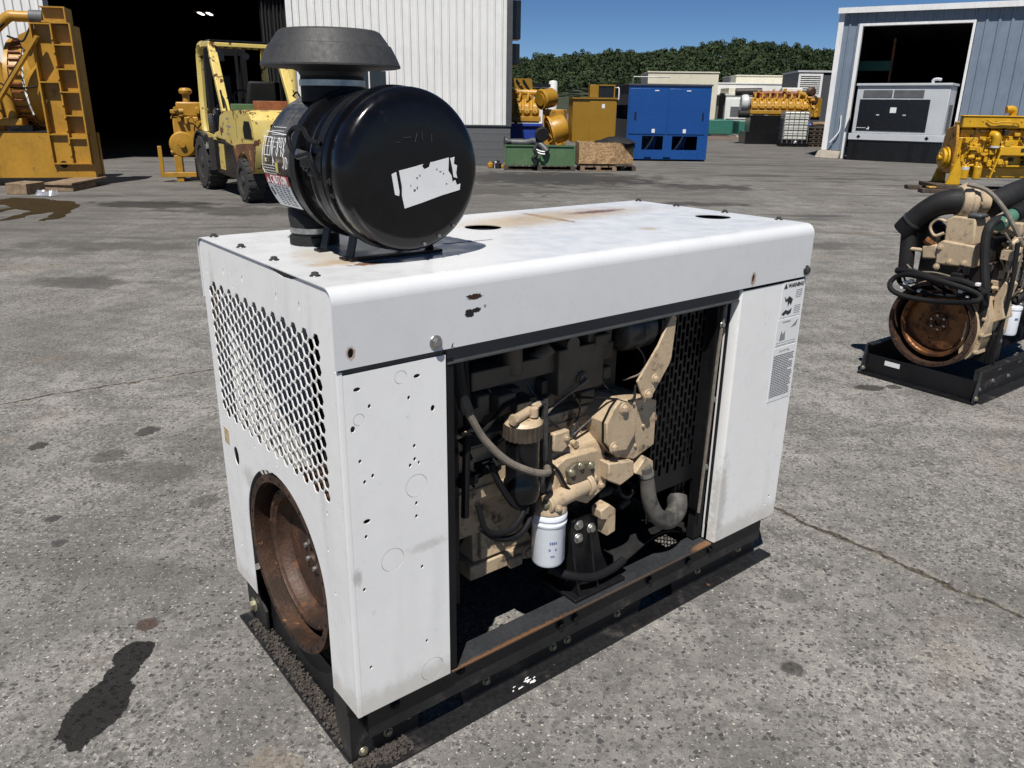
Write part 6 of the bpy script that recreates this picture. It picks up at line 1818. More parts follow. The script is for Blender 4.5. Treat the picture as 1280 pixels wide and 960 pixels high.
    for (y, z, s_) in [(0.57, 0.635, .016), (0.54, 0.650, .013), (0.235, 0.645, .014), (0.48, 0.600, .010), (0.19, 0.62, .009), (0.15, 0.70, .012), (0.59, 0.60, .011)]:
        BX(t, 'connector', M['decal'] if s_ < .0125 else M['silver'], 0.015, 0.045, y - s_, y + s_, z - s_ * .8, z + s_ * .8, 0.003)
    # front clutter at the right: pumps, pipes, white filter
    greeble(t, 0.26, 0.75, 0.165, 0.78, 1.02, 26, TN, 55, 0.10, 0.5)
    greeble(t, 0.26, 0.75, 0.165, 0.45, 0.80, 12, TN, 56, 0.08, 0.5)
    greeble(t, 0.20, 0.75, 0.15, 0.35, 1.0, 30, BK, 58, 0.10, 0.5)
    greeble(t, 0.30, 0.75, 0.12, 0.50, 0.95, 10, M['steel'], 57, 0.06, 0.35)
    greeble(t, 0.16, 0.60, 0.10, 0.78, 1.02, 26, TN, 61, 0.06, 0.34)
    greeble(t, 0.16, 0.40, 0.14, 0.50, 0.80, 14, TN, 62, 0.05, 0.32)
    greeble(t, 0.06, 0.16, 0.30, 0.68, 0.76, 8, BK, 63, 0.05, 0.3)
    for k in range(6):
        TU(t, 'wire', BK if k % 2 else M['hose_tan'], [(0.12 + k * .05, 0.10 + k * .01, 1.0 - k * .03), (0.18 + k * .05, 0.06, 0.9), (0.16 + k * .06, 0.05, 0.75 - k * .02), (0.24 + k * .04, 0.09, 0.6)], 0.006, 6)
    fo = LA(t, 'oil_filter', M['filter'], [(0, 0.34), (0.046, 0.342), (0.050, 0.355), (0.050, 0.50), (0.054, 0.505), (0.054, 0.52), (0, 0.525)], (0.47, 0.10, 0), (0, 0, 1), 28)
    pr = MB()
    for i in range(4):
        a = math.atan2(-0.85, -0.5) - 0.16 + i * 0.12
        pr.bar((0.47 + .0505 * math.cos(a), 0.10 + .0505 * math.sin(a), 0.44), (0.47 + .0505 * math.cos(a), 0.10 + .0505 * math.sin(a), 0.455), 0.005, 0.001, (math.cos(a), math.sin(a), 0))
    pr.build('filter_print', M['print_blue'], fo)
    m_ = MB()
    m_.prism([(0.07, 0.40), (0.19, 0.42), (0.21, 0.20), (0.03, 0.20)], 'yz', 0.20, 0.21)
    m_.prism([(0.20, 0.40), (0.33, 0.40), (0.36, 0.20), (0.18, 0.20)], 'xz', 0.07, 0.08)
    mo = m_.build('engine_mount', M['black'], t, 0.003)
    for x, z in [(0.25, 0.36), (0.25, 0.30), (0.30, 0.33)]:
        bolt(mo, (x, 0.07, z), (0, -1, 0), 0.012, M['steel'])
    BX(t, 'tan_bracket', TN, 0.33, 0.40, 0.08, 0.14, 0.36, 0.50, 0.01)
engine_two()
# more plumbing in the open bay of the white set and on the bare engine
greeble(gen, 0.44, 1.00, 0.19, 0.82, 1.04, 26, M['tan_shaded'], 201, 0.08, 0.42)
greeble(gen, 0.42, 0.56, 0.15, 0.62, 0.86, 7, M['matte_black'], 202, 0.05, 0.36)
greeble(gen, 0.68, 0.98, 0.14, 0.60, 0.74, 12, M['tan'], 203, 0.05, 0.26)
greeble(gen, 0.84, 1.08, 0.14, 0.40, 0.58, 12, M['black'], 204, 0.05, 0.40)
for (x, y, z) in [(0.40, 0.155, 0.775), (0.52, 0.155, 0.775), (0.64, 0.155, 0.775), (0.80, 0.155, 0.775), (0.46, 0.148, 0.618), (0.60, 0.148, 0.618), (0.66, 0.148, 0.618)]:
    bolt(gen, (x, y, z), (0, -1, 0), 0.0085, M['tan'])
TU(gen, 'wire', M['hose_tan'], [(0.62, 0.07, 0.80), (0.68, 0.09, 0.84), (0.76, 0.11, 0.86), (0.84, 0.10, 0.90)], 0.004, 6)
TU(gen, 'wire', M['matte_black'], [(0.36, 0.06, 0.86), (0.44, 0.08, 0.84), (0.52, 0.10, 0.88), (0.60, 0.12, 0.90)], 0.006, 6)
TU(gen, 'wire', M['matte_black'], [(0.66, 0.08, 0.70), (0.70, 0.065, 0.66), (0.73, 0.055, 0.60), (0.78, 0.05, 0.56)], 0.005, 6)
TU(gen, 'wire', M['matte_black'], [(0.94, 0.05, 0.55), (0.97, 0.06, 0.50), (1.02, 0.07, 0.47), (1.06, 0.09, 0.50)], 0.005, 6)

# ---------------------------------------------------------------- middle yard
def pallet(label, loc, rz, L, W, m, group='pallets in the yard'):
    t = thing('pallet', label, 'pallet', loc, rz, group)
    for y in (0.0, W / 2 - .05, W - .1):
        for x in (0.0, L / 2 - .06, L - .12):
            BX(t, 'block', m, x, x + 0.12, y, y + 0.1, 0.026, 0.105)
        BX(t, 'bottom_board', m, 0, L, y, y + 0.1, 0.004, 0.025)
    n = max(5, int(L / 0.17))
    for i in range(n):
        x = i * L / n
        BX(t, 'board', m, x, x + L / n * .8, 0, W, 0.106, 0.130)
    return t
pallet('low dark pallet under the green steel bin', (-0.30, 22.35, 0), 0.02, 1.95, 1.15, M['timber_dark'])
gb = thing('parts_bin', 'faded green steel bin full of engine parts beside the workshop corner', 'bin', (-0.28, 22.4, 0.132), 0.02)
sh_ = MB()
for (x0, x1, y0, y1) in [(0, 1.9, 0, 0.03), (0, 1.9, 1.07, 1.10), (0, 0.03, 0.03, 1.07), (1.87, 1.9, 0.03, 1.07)]:
    sh_.box(x0, x1, y0, y1, 0.0, 0.50)
sh_.box(0.03, 1.87, 0.03, 1.07, 0.0, 0.02)
bn = sh_.build('bin_shell', M['green'], gb)
for x in (-0.012, 0.94, 1.88):
    BX(bn, 'stiffener', M['green'], x, x + 0.04, -0.035, -0.001, 0.0, 0.50)
BX(bn, 'rim', M['green'], -0.02, 1.92, -0.03, 0.0, 0.501, 0.54)
# parts in the bin
ex = thing('exhaust_pipe', 'grey curved pipe with black round cap hanging over the green bin', 'pipe', (0.25, 22.5, 0.62))
TU(ex, 'pipe', M['trim_dark'], [(-0.35, 0.1, 0.10), (0.05, 0.05, 0.10), (0.28, 0.0, 0.14), (0.48, -0.10, 0.02), (0.62, -0.18, -0.12)], 0.095, 14, 5)
LA(ex, 'round_cap', M['rubber'], [(0.0, -0.10), (0.17, -0.10), (0.19, -0.08), (0.19, 0.02), (0.16, 0.06), (0, 0.07)], (0.46, -0.10, 0.34), (-0.2, 0.95, 0.2), 24)
TU(ex, 'strap', M['strap'], [(0.30, -0.22, -0.05), (0.42, -0.24, -0.10), (0.55, -0.26, -0.12)], 0.02, 6)
TU(ex, 'strap', M['strap'], [(0.32, -0.22, -0.12), (0.44, -0.24, -0.17), (0.56, -0.26, -0.18)], 0.02, 6)
fl_ = thing('scrap_pipe', 'dark flanged pipe stub at the left end of the green bin', 'pipe', (-0.25, 22.6, 0.68))
CY(fl_, 'pipe', M['dark_steel'], (0, 0, 0.05), (0.45, 0.1, 0.06), 0.09, n=14)
CY(fl_, 'flange', M['dark_steel'], (-0.05, -0.01, 0.05), (0.0, 0, 0.05), 0.15, n=18)
hk = thing('loose_hose', 'black tangle of hose dangling from the front of the green bin', 'hose', (0.48, 22.28, 0.0))
TU(hk, 'hose', M['rubber'], [(0.10, 0.06, 0.66), (0.04, -0.02, 0.55), (0.10, -0.03, 0.42), (0.0, -0.04, 0.32), (0.08, -0.03, 0.20), (0.02, -0.02, 0.12)], 0.05, 8)
pallet('pale timber pallet under the particle board crate', (1.80, 22.4, 0), 0.03, 1.0, 1.0, M['timber'])
pallet('dark pallet under the right half of the particle board crate', (2.62, 22.65, 0), 0.03, 0.75, 1.0, M['timber_dark'])
oc = thing('board_crate', 'open crate of particle board on pallets in front of the mustard cabinet', 'crate', (1.75, 22.45, 0.133), R(2))
for (x0, x1, y0, y1) in [(0, 0.98, 0, 0.02), (0, 1.52, 0.98, 1.0), (0, 0.02, 0.02, 0.98)]:
    BX(oc, 'panel', M['osb'], x0, x1, y0, y1, 0.06, 0.62)
cr_ = MB().hexa([(0.985, 0.0, 0.06), (1.55, 0.28, 0.06), (1.55, 0.30, 0.06), (0.985, 0.02, 0.06)], [(0.985, 0.0, 0.62), (1.55, 0.28, 0.58), (1.55, 0.30, 0.58), (0.985, 0.02, 0.62)])
cr_.build('panel', M['osb'], oc)
BX(oc, 'panel', M['osb'], 1.50, 1.52, 0.31, 0.98, 0.06, 0.60)
BX(oc, 'crate_floor', M['timber_dark'], -0.02, 1.5, 0.03, 0.97, 0.0, 0.055)
tp = thing('tarp_bundle', 'black tarpaulin bundle heaped in the particle board crate', 'tarp', (2.75, 22.95, 0.70))
tm = MB()
rgt = random.Random(2)
for i in range(9):
    for j in range(6):
        pass
nx, ny = 12, 8
vt = [(-0.55 + 1.15 * i / nx, -0.38 + 0.7 * j / ny, 0.02 + (0.16 * math.sin(PI * i / nx) * math.sin(PI * j / ny) + rgt.uniform(0, .05))) for i in range(nx + 1) for j in range(ny + 1)]
tm.add(vt, [(i * (ny + 1) + j, i * (ny + 1) + j + 1, (i + 1) * (ny + 1) + j + 1, (i + 1) * (ny + 1) + j) for i in range(nx) for j in range(ny)])
tm.build('tarp', M['rubber'], tp, angle=25)
BX(tp, 'tarp_underlay', M['rubber'], -0.5, 0.55, -0.32, 0.28, -0.1, 0.03, 0.02)
# mustard cabinet of the generator behind
gc = thing('control_cabinet', 'mustard yellow generator cabinet with small control box on top', 'cabinet', (1.76, 25.8, 0), R(1))
cb_ = MB()
cb_.prism([(0.0, 0.62), (0.42, 0.62), (0.52, 0.52), (0.55, 0.36), (1.0, 0.36), (1.04, 0.52), (1.12, 0.60), (1.36, 0.60), (1.36, 1.90), (0.0, 1.90)], 'xz', 0.0, 1.6)
cab = cb_.build('cabinet_body', M['gold'], gc, 0.01)
BX(cab, 'door_panel', M['gold'], 0.52, 1.33, -0.018, 0.0, 0.64, 1.86, 0.004)
BX(cab, 'top_lip', M['gold'], -0.02, 1.40, -0.05, 1.62, 1.905, 1.945)
BX(cab, 'label_plate', M['decal'], 0.90, 0.99, -0.024, -0.018, 1.64, 1.76)
cbx = BX(gc, 'control_box', M['gold'], 0.52, 0.76, 0.1, 0.6, 1.95, 2.32, 0.008)
cfr = MB()
for (a, b) in [((0.77, 0.1, 1.95), (0.77, 0.1, 2.33)), ((1.28, 0.1, 1.95), (1.28, 0.1, 2.33)), ((0.77, 0.1, 2.31), (1.28, 0.1, 2.31))]:
    cfr.bar(a, b, 0.035, 0.035)
cfr.build('control_frame', M['gold'], gc)
BX(gc, 'control_panel', M['panel_black'], 0.79, 1.26, 0.12, 0.55, 1.96, 2.29, 0.01)
gl = MB()
gl.box(0.3, 1.4, 0.4, 0.5, 0.0, 0.4)
gl.box(0.3, 1.4, 1.2, 1.3, 0.0, 0.4)
gl.build('support_leg', M['gold'], gc)
TU(gc, 'guard_rail', M['strap'], [(1.40, -0.04, 1.90), (1.40, -0.04, 2.22), (1.34, 0.1, 2.24), (1.34, 0.5, 2.24)], 0.018, 6, 2)
# round alternator housing and air filter left of it
al_ = thing('alternator_drum', 'round yellow alternator drum with open slanted frame beside the mustard cabinet', 'alternator', (1.02, 26.5, 0.0), R(0))
al_.scale = (0.80, 0.80, 0.86)
LA(al_, 'drum', M['yellow'], [(0.0, 0.0), (0.40, 0.0), (0.48, 0.06), (0.50, 0.15), (0.50, 0.62), (0.46, 0.72), (0.30, 0.76)], (0.05, 0.3, 1.02), (0.9, 0.2, 0.25), 32)
fr_ = MB()
for k in range(4):
    fr_.bar((-0.28 + .16 * k, -0.05, 0.98 - .17 * k), (-0.08 + .16 * k, -0.05, 1.12 - .17 * k), 0.035, 0.035)
fr_.bar((-0.30, -0.05, 1.0), (0.22, -0.05, 0.42), 0.05, 0.05)
fr_.bar((-0.08, -0.05, 1.14), (0.44, -0.05, 0.56), 0.05, 0.05)
fr_.build('slanted_frame', M['yellow'], al_)
MB().lathe_closed([(0.52, 0.02), (0.57, 0.02), (0.57, 0.12), (0.52, 0.12)], (0.05, 0.3, 1.02), (0.9, 0.2, 0.25), 32).build('end_ring', M['yellow_dirty'], al_)
BX(al_, 'drum_base', M['yellow_dirty'], -0.3, 0.9, 0.0, 0.9, 0.0, 0.52, 0.02)
af = thing('filter_canister', 'yellow drum shaped air filter on top of the far left engine', 'air filter', (0.82, 28.0, 1.88), R(0))
LA(af, 'canister', M['yellow'], [(0.0, 0.0), (0.30, 0.0), (0.33, 0.03), (0.33, 0.10), (0.31, 0.13), (0.31, 0.50), (0.28, 0.55), (0, 0.56)], (0, 0, 0), (0.75, 0.6, 0.15), 28)
CY(af, 'end_cap', M['yellow'], (-0.02, -0.016, -0.004), (0.01, 0.008, 0.002), 0.2, n=24)
BX(af, 'support_bracket', M['yellow_dirty'], 0.1, 0.9, 0.05, 0.6, -1.86, -0.3, 0.02)
# V engine at the workshop corner and the tub under it
def v_engine(name, label, loc, rz, n, m, mtop, zb, pitch=0.30, front=True):
    t = thing(name, label, 'engine', loc, rz)
    L = n * pitch
    b = MB()
    b.prism([(0.15, zb), (1.45, zb), (1.55, zb + 0.45), (1.15, zb + 0.80), (0.45, zb + 0.80), (0.05, zb + 0.45)], 'yz', 0.0, L)
    blk = b.build('engine_block', m, t, 0.02)
    BX(t, 'side_rail', m, -0.05, L + 0.05, -0.02, 0.12, zb + 0.05, zb + 0.22, 0.015)
    for i in range(n):
        x = i * pitch + 0.03
        h = MB().hexa([(x, 0.0, zb + 0.30), (x + pitch * .78, 0.0, zb + 0.30), (x + pitch * .78, 0.40, zb + 0.42), (x, 0.40, zb + 0.42)],
                      [(x, 0.10, zb + 0.62), (x + pitch * .78, 0.10, zb + 0.62), (x + pitch * .78, 0.48, zb + 0.86), (x, 0.48, zb + 0.86)])
        hh = h.build('cylinder_head', m, t, 0.05)
        CY(hh, 'port_cover', M['matte_black'] if zb > 1.2 and n < 7 else m, (x + pitch * .38, -0.012, zb + 0.37), (x + pitch * .38, 0.04, zb + 0.37), 0.06, n=12)
    mm = MB()
    mm.tube([(0.1, 0.62, zb + 1.02), (L * .5, 0.62, zb + 1.04), (L - 0.1, 0.62, zb + 1.02)], 0.13, 14, 3)
    mm.box(0.2, L - 0.2, 0.5, 1.1, zb + 0.80, zb + 0.95)
    mt_ = mm.build('exhaust_manifold', mtop, t)
    for i in range(n):
        TU(mt_, 'branch_pipe', m, [(i * pitch + .15, 0.22, zb + 0.74), (i * pitch + .2, 0.30, zb + 0.95), (i * pitch + .22, 0.52, zb + 1.0)], 0.05, 8, 3)
    greeble(t, 0.1, L - 0.1, 0.42, zb + 0.85, zb + 1.2, 14, m, int(zb * 100) + n, 0.1, 1.0)
    return t, L
v_engine('v_engine', 'yellow V engine with a row of round ports just past the workshop corner', (-1.25, 30.0, 0), 0, 7, M['yellow'], M['yellow'], 1.10)
tb_ = thing('steel_tub', 'blue steel tub carrying the yellow V engine past the workshop corner', 'tub', (-1.4, 29.7, 0))
ub = MB()
ub.hexa([(0.05, 0.05, 0.30), (2.25, 0.05, 0.30), (2.25, 1.9, 0.30), (0.05, 1.9, 0.30)], [(0, 0, 1.04), (2.35, 0, 1.04), (2.35, 1.95, 1.04), (0, 1.95, 1.04)])
ub.build('tub_body', M['blue_dark'], tb_, 0.02)
BX(tb_, 'foot', M['grey_panel'], 0.2, 2.1, 0.3, 1.7, 0.0, 0.29)
BX(tb_, 'rim', M['blue_dark'], -0.05, 2.40, -0.06, 0.0, 1.0, 1.09)
ug = thing('air_duct', 'dull yellow plate duct above the V engine at the workshop corner', 'duct', (-0.5, 30.6, 0))
PR(ug, 'duct_plate', M['gold'], [(0.0, 2.62), (1.05, 2.62), (1.15, 2.02), (0.6, 2.15), (0.3, 2.5)], 'xz', 0.0, 0.9)
for i in range(2):
    MB().bar((0.5 + i * .25, -0.03, 2.58), (0.9 + i * .2, -0.03, 2.05), 0.06, 0.05, (0, 1, 0)).build('brace', M['panel_black'], ug)
CY(ug, 'post', M['matte_black'], (0.5, 0.5, 0.0), (0.5, 0.5, 2.2), 0.06)
# ground clutter by the block wall
cl = thing('scrap_parts', 'small tan and black engine parts lying against the grey block wall', 'scrap', (-0.72, 22.9, 0.0))
rgc = random.Random(21)
for i in range(9):
    x, y = rgc.uniform(0, 0.55), rgc.uniform(0, .35)
    mm_ = rgc.choice([M['timber'], M['rubber'], M['silver'], M['yellow_dirty']])
    s_ = rgc.uniform(.04, .10)
    if i % 2:
        LA(cl, 'fitting', mm_, [(s_ * .6, 0), (s_, .02), (s_, s_ * 1.4), (s_ * .5, s_ * 1.7), (s_ * .5, s_ * 2.2), (0, s_ * 2.2)], (x, y, 0.003), (0, 0, 1), 12)
    else:
        MB().hexa([(x, y, .003), (x + s_ * 2, y + .02, .003), (x + s_ * 2, y + s_ * 1.6, .003), (x, y + s_ * 1.5, .003)], [(x + .02, y + .01, s_ * 2), (x + s_ * 1.7, y + .03, s_ * 1.6), (x + s_ * 1.7, y + s_, s_ * 1.8), (x + .02, y + s_, s_ * 2)]).build('casting', mm_, cl, 0.01)
# blue container
bc = thing('blue_enclosure', 'bright blue steel equipment enclosure with two low windows in the yard', 'container', (3.66, 27.2, 0), R(1.5))
bw_ = MB()
Wb, Hb, Db = 2.70, 2.36, 3.4
bw_.sheet([(0, 0.06), (Wb, 0.06), (Wb, Hb), (0, Hb)], [[(0.52, 0.36), (1.22, 0.36), (1.22, 0.80), (0.52, 0.80)], [(1.52, 0.36), (2.36, 0.36), (2.36, 0.80), (1.52, 0.80)],
                                                      [(0.62, 0.07), (0.86, 0.07), (0.86, 0.13), (0.62, 0.13)], [(1.26, 0.07), (1.50, 0.07), (1.50, 0.13), (1.26, 0.13)]], 'xz', 0.0, 0.06)
bw_.box(Wb - 0.06, Wb, 0.06, Db, 0.06, Hb)
bw_.box(0, Wb, Db - 0.06, Db, 0.06, Hb)
shell = bw_.build('shell', M['blue'], bc)
BX(bc, 'roof', M['grey_panel'], -0.03, Wb + 0.03, -0.04, Db + 0.03, Hb, Hb + 0.05)
BX(bc, 'floor', M['blue'], 0.0, Wb - .06, 0.06, Db - 0.06, 0.10, 0.18)
for x0 in (0.04, 1.33):
    d_ = BX(shell, 'door', M['blue'], x0, x0 + 1.24, -0.022, -0.001, 0.86, Hb - 0.10, 0.004)
    BX(d_, 'handle', M['panel_black'], x0 + (0.18 if x0 < 1 else 1.12), x0 + (0.24 if x0 < 1 else 1.17), -0.05, -0.022, 1.32, 1.55, 0.005)
    BX(d_, 'data_plate', M['decal'], x0 + 0.78 if x0 < 1 else x0 + 0.52, (x0 + 0.88) if x0 < 1 else x0 + 0.62, -0.026, -0.022, 0.90, 1.02)
    BX(d_, 'vent_tab', M['decal'], x0 + 0.80 if x0 < 1 else x0 + 0.55, (x0 + 0.94) if x0 < 1 else x0 + 0.69, -0.026, -0.022, Hb - 0.17, Hb - 0.14)
for xw in (0.5, 1.5):
    for k in range(3):
        TU(bc, 'inner_pipe', M['silver'] if k == 0 else M['blue'], [(xw + .1 + .25 * k, 0.5, 0.25), (xw + .3 + .1 * k, 0.45, 0.45), (xw + .55 + .05 * k, 0.5, 0.9)], 0.03, 8)
sd = MB()
for (z0, z1, mm_) in [(0.06, 0.70, M['blue']), (0.70, 1.30, M['grey_panel']), (1.75, Hb, M['grey_panel'])]:
    BX(bc, 'side_panel', mm_, 0.0, 0.05, 0.065, Db - 0.065, z0 + .005, z1 - .005)
BX(bc, 'radiator_core', M['matte_black'], 0.25, 0.35, 0.3, Db - 0.3, 0.3, 2.2)
BX(bc, 'cable_box', M['rubber'], -0.16, 0.02, 0.2, 0.55, 0.30, 0.62, 0.02)
hr_ = TU(bc, 'roof_rail', M['cage'], [(0.35, 1.4, Hb + .05), (0.35, 1.4, Hb + .28), (0.5, 1.4, Hb + .30), (1.6, 1.4, Hb + .30)], 0.02, 6, 2)

# ---------------------------------------------------------------- far enclosures on the right of the blue box
def enclosure(name, label, loc, rz, L, D, z0, z1, m, doors=0, mbase=None):
    t = thing(name, label, 'container', loc, rz, 'far enclosures behind the blue box')
    b = MB()
    b.box(0, L, 0, D, z0, z1)
    sh__ = b.build('shell', m, t, 0.03)
    BX(t, 'roof_cap', m, -0.05, L + .05, -0.05, D + .05, z1 + .002, z1 + 0.08)
    if z0 > 0.05:
        BX(t, 'base', mbase or M['teal'], 0.0, L, 0.02, D, 0.0, z0 - 0.004)
    for i in range(doors):
        w = L / doors
        d_ = BX(sh__, 'door', m, i * w + .08, (i + 1) * w - .08, -0.04, -0.002, z0 + .12, z1 - .2, 0.01)
        BX(d_, 'louvre', M['mesh'], i * w + .35, (i + 1) * w - .35, -0.05, -0.04, z0 + .25, z0 + .9)
        BX(d_, 'handle', M['panel_black'], (i + 1) * w - .3, (i + 1) * w - .24, -0.07, -0.04, z0 + 1.1, z0 + 1.4)
    return t, sh__
enclosure('cream_container', 'tall cream container rising behind the blue enclosure', (8.9, 57.0, 0), R(-4), 4.7, 6.0, 0.9, 3.95, M['cream'])
e1, sh1 = enclosure('white_enclosure', 'white enclosure with double louvred doors on a teal base', (14.05, 56.0, 0), R(-2), 3.0, 5.0, 0.95, 2.55, M['offwhite'], 2)
BX(sh1, 'upper_box', M['cream'], 0.2, 1.9, 0.3, 3.0, 2.64, 3.05, 0.03)
BX(sh1, 'dark_gap', M['panel_black'], -0.25, -0.05, 0.3, 1.0, 1.0, 2.7)
enclosure('long_white_enclosure', 'long white flat roofed enclosure behind the far V engine', (13.6, 62.0, 0), R(-1), 9.5, 6.0, 0.9, 3.45, M['offwhite'])
enclosure('cream_roof_unit', 'cream roof unit showing above the far V engine', (17.2, 66.0, 0), R(-2), 6.2, 5.0, 0.9, 4.15, M['cream'])
enclosure('dark_green_container', 'dark green container behind the cream roof unit near the warehouse', (22.0, 72.0, 0), R(-2), 5.0, 5.0, 0.3, 4.2, mat('dark_green', (0.012, 0.035, 0.025), 0.6))
tbx = thing('teal_tank', 'low teal tank in front of the cream container', 'tank', (12.6, 54.0, 0), R(-2))
BX(tbx, 'tank_body', M['teal'], 0.0, 1.5, 0, 1.8, 0.12, 1.02, 0.04)
BX(tbx, 'foot', M['offwhite'], 0.2, 1.3, 0.1, 1.6, 0.0, 0.115)
BX(tbx, 'lid', M['teal'], 0.5, 1.0, 0.5, 1.0, 1.022, 1.07)
tb2 = thing('teal_tank', 'teal tank left of the orange board under the white enclosure', 'tank', (14.3, 53.0, 0), R(-2))
BX(tb2, 'tank_body', M['teal'], 0.0, 1.35, 0, 1.8, 0.14, 0.98, 0.04)
BX(tb2, 'foot', M['offwhite'], -0.05, 0.6, 0.1, 1.6, 0.0, 0.135)
BX(tb2, 'cap', M['offwhite'], 1.36, 1.42, 0.5, 0.6, 0.6, 0.75)
ob_ = thing('orange_board', 'mustard orange board standing beside the far V engine', 'board', (14.55, 48.0, 0), R(-6))
PR(ob_, 'board', M['orange'], [(0.0, 0.02), (0.85, 0.02), (1.02, 1.45), (0.05, 1.40)], 'xz', 0.0, 0.10)
BX(ob_, 'foot', M['timber_dark'], 0.0, 0.9, -0.2, 0.5, 0.0, 0.019)
# far V engine on black skid
vt_, VL = v_engine('far_v_engine', 'large yellow V engine with eight heads on a black skid by the blue warehouse', (11.95, 42.3, 0), R(-5), 8, M['yellow'], M['red_oxide'], 1.42, 0.36)
vs2 = thing('black_skid', 'black steel skid under the large yellow V engine with eight heads', 'skid', (11.75, 42.2, 0), R(-5))
for (x0, x1, y0, y1, z0, z1) in [(0, 3.2, 0, 1.7, 0.0, 0.62), (0.2, 2.9, 0.15, 1.5, 0.62, 1.40)]:
    BX(vs2, 'beam', M['panel_black'], x0, x1, y0, y1, z0, z1)
CY(vt_, 'exhaust_silencer', M['brown'], (-0.75, 0.7, 2.52), (0.55, 0.7, 2.54), 0.18, n=18)
CY(vt_, 'front_roller', M['rubber'], (-0.55, 0.3, 1.45), (-0.02, 0.3, 1.46), 0.19, n=18)
LA(vt_, 'front_housing', M['silver'], [(0.0, 0), (0.35, 0.0), (0.42, 0.1), (0.42, 0.3), (0.3, 0.42)], (-0.45, 0.6, 1.98), (1, 0, 0), 20)
BX(vt_, 'aftercooler', M['offwhite'], 1.6, 2.6, 0.8, 1.3, 2.42, 2.75, 0.03)
TU(vt_, 'rear_duct', M['yellow'], [(2.3, 0.5, 2.5), (2.75, 0.45, 2.35), (3.0, 0.4, 2.15), (3.15, 0.4, 1.9)], 0.14, 12, 4)
LA(vt_, 'turbo', M['rust'], [(0.1, 0), (0.24, .05), (0.26, .15), (0.15, .25)], (2.9, 0.5, 2.55), (0.3, -1, 0), 18)
LA(vt_, 'turbo', M['rust'], [(0.1, 0), (0.22, .05), (0.24, .15), (0.15, .25)], (3.05, 0.4, 2.15), (0.3, -1, 0), 18)
greeble(vt_, 2.5, 3.2, 0.1, 1.4, 2.3, 14, M['yellow_dirty'], 91, 0.2, 1.3)
# IBC tote in a wire cage
it = thing('liquid_tote', 'white plastic liquid tote in a wire cage on a pallet by the warehouse', 'tote', (12.85, 39.7, 0), R(-8))
for y in (0.0, 0.42, 0.85):
    BX(it, 'pallet_runner', M['panel_black'], -0.06, 1.22, y, y + .12, 0.0, 0.12)
BX(it, 'pallet_deck', M['panel_black'], -0.08, 1.24, -0.03, 1.0, 0.121, 0.16)
tk_ = BX(it, 'tank', M['tote'], 0.03, 1.13, 0.04, 0.96, 0.30, 1.60, 0.06)
BX(it, 'tank_tray', M['panel_black'], 0.02, 1.14, 0.03, 0.97, 0.162, 0.298)
for i in range(6):
    x = 0.0 + i * 1.16 / 5
    BX(it, 'cage_bar', M['cage'], x - .014, x + .014, -0.012, 0.012, 0.165, 1.62)
for i in range(5):
    y = 0.1 + i * 0.22
    BX(it, 'cage_bar', M['cage'], -0.014, 0.014, y - .014, y + .014, 0.165, 1.62)
for i in range(6):
    z = 0.36 + i * 0.25
    BX(it, 'cage_bar', M['cage'], -0.02, 1.18, -0.028, -0.013, z - .016, z + .016)
    BX(it, 'cage_bar', M['cage'], -0.03, -0.015, 0.02, 1.0, z - .016, z + .016)
CY(it, 'valve', M['decal'], (0.62, -0.05, 0.24), (0.56, -0.15, 0.20), 0.05, n=12)
# stacked dark pallets between tote and warehouse
for k in range(5):
    t_ = thing('stacked_pallet', ['dark pallet at the bottom of the stack by the warehouse', 'second dark pallet up in the stack by the warehouse', 'middle dark pallet of the stack by the warehouse', 'second dark pallet from the top of the stack by the warehouse', 'top dark pallet of the stack by the warehouse'][k], 'pallet', (14.15, 39.7, 0.002 + k * 0.185), R(-8), 'dark pallets stacked by the warehouse')
    for i in range(3):
        BX(t_, 'stringer', M['timber_dark'], 0, 1.5, 0.05 + i * .5, 0.13 + i * .5, 0.0, 0.12)
    for i in range(6):
        BX(t_, 'board', M['timber_dark'], 0.0 + i * .255, 0.18 + i * .255, 0, 1.2, 0.122, 0.15)
sc2 = thing('scrap_bundle', 'pale scrap bundle on top of the dark pallet stack', 'scrap', (14.3, 39.9, 0.93), R(-8))
TU(sc2, 'scrap', M['timber'], [(0.0, 0.1, 0.10), (0.4, 0.2, 0.14), (0.8, 0.1, 0.08), (1.1, 0.3, 0.1)], 0.10, 8)
TU(sc2, 'scrap', M['blue_dark'], [(-0.3, 0.3, 0.05), (-0.1, 0.35, 0.08), (0.1, 0.3, 0.05)], 0.07, 8)
# louvred container behind the warehouse edge
lc = thing('louvred_container', 'grey container with white framed louvre behind the warehouse corner', 'container', (15.35, 46.0, 0), R(-6))
BX(lc, 'shell', M['grey_panel'], 0.0, 3.0, 0.0, 4.0, 0.0, 3.62)
BX(lc, 'roof_cap', M['silver'], -0.05, 3.05, -0.08, 4.0, 3.622, 3.72)
lf = MB().sheet([(0.02, 2.35), (1.3, 2.35), (1.3, 3.55), (0.02, 3.55)], [[(0.14, 2.47), (1.18, 2.47), (1.18, 3.43), (0.14, 3.43)]], 'xz', -0.05, -0.002).build('louvre_frame', M['trim_white'], lc)
for i in range(9):
    MB().hexa([(0.15, -0.04, 2.48 + i * .105), (1.17, -0.04, 2.48 + i * .105), (1.17, -0.005, 2.53 + i * .105), (0.15, -0.005, 2.53 + i * .105)], [(0.15, -0.04, 2.495 + i * .105), (1.17, -0.04, 2.495 + i * .105), (1.17, -0.005, 2.545 + i * .105), (0.15, -0.005, 2.545 + i * .105)]).build('louvre_blade', M['cage'], lf)
BX(lc, 'lower_panel', M['gold'], -0.05, 1.4, -0.10, -0.06, 1.35, 2.33)

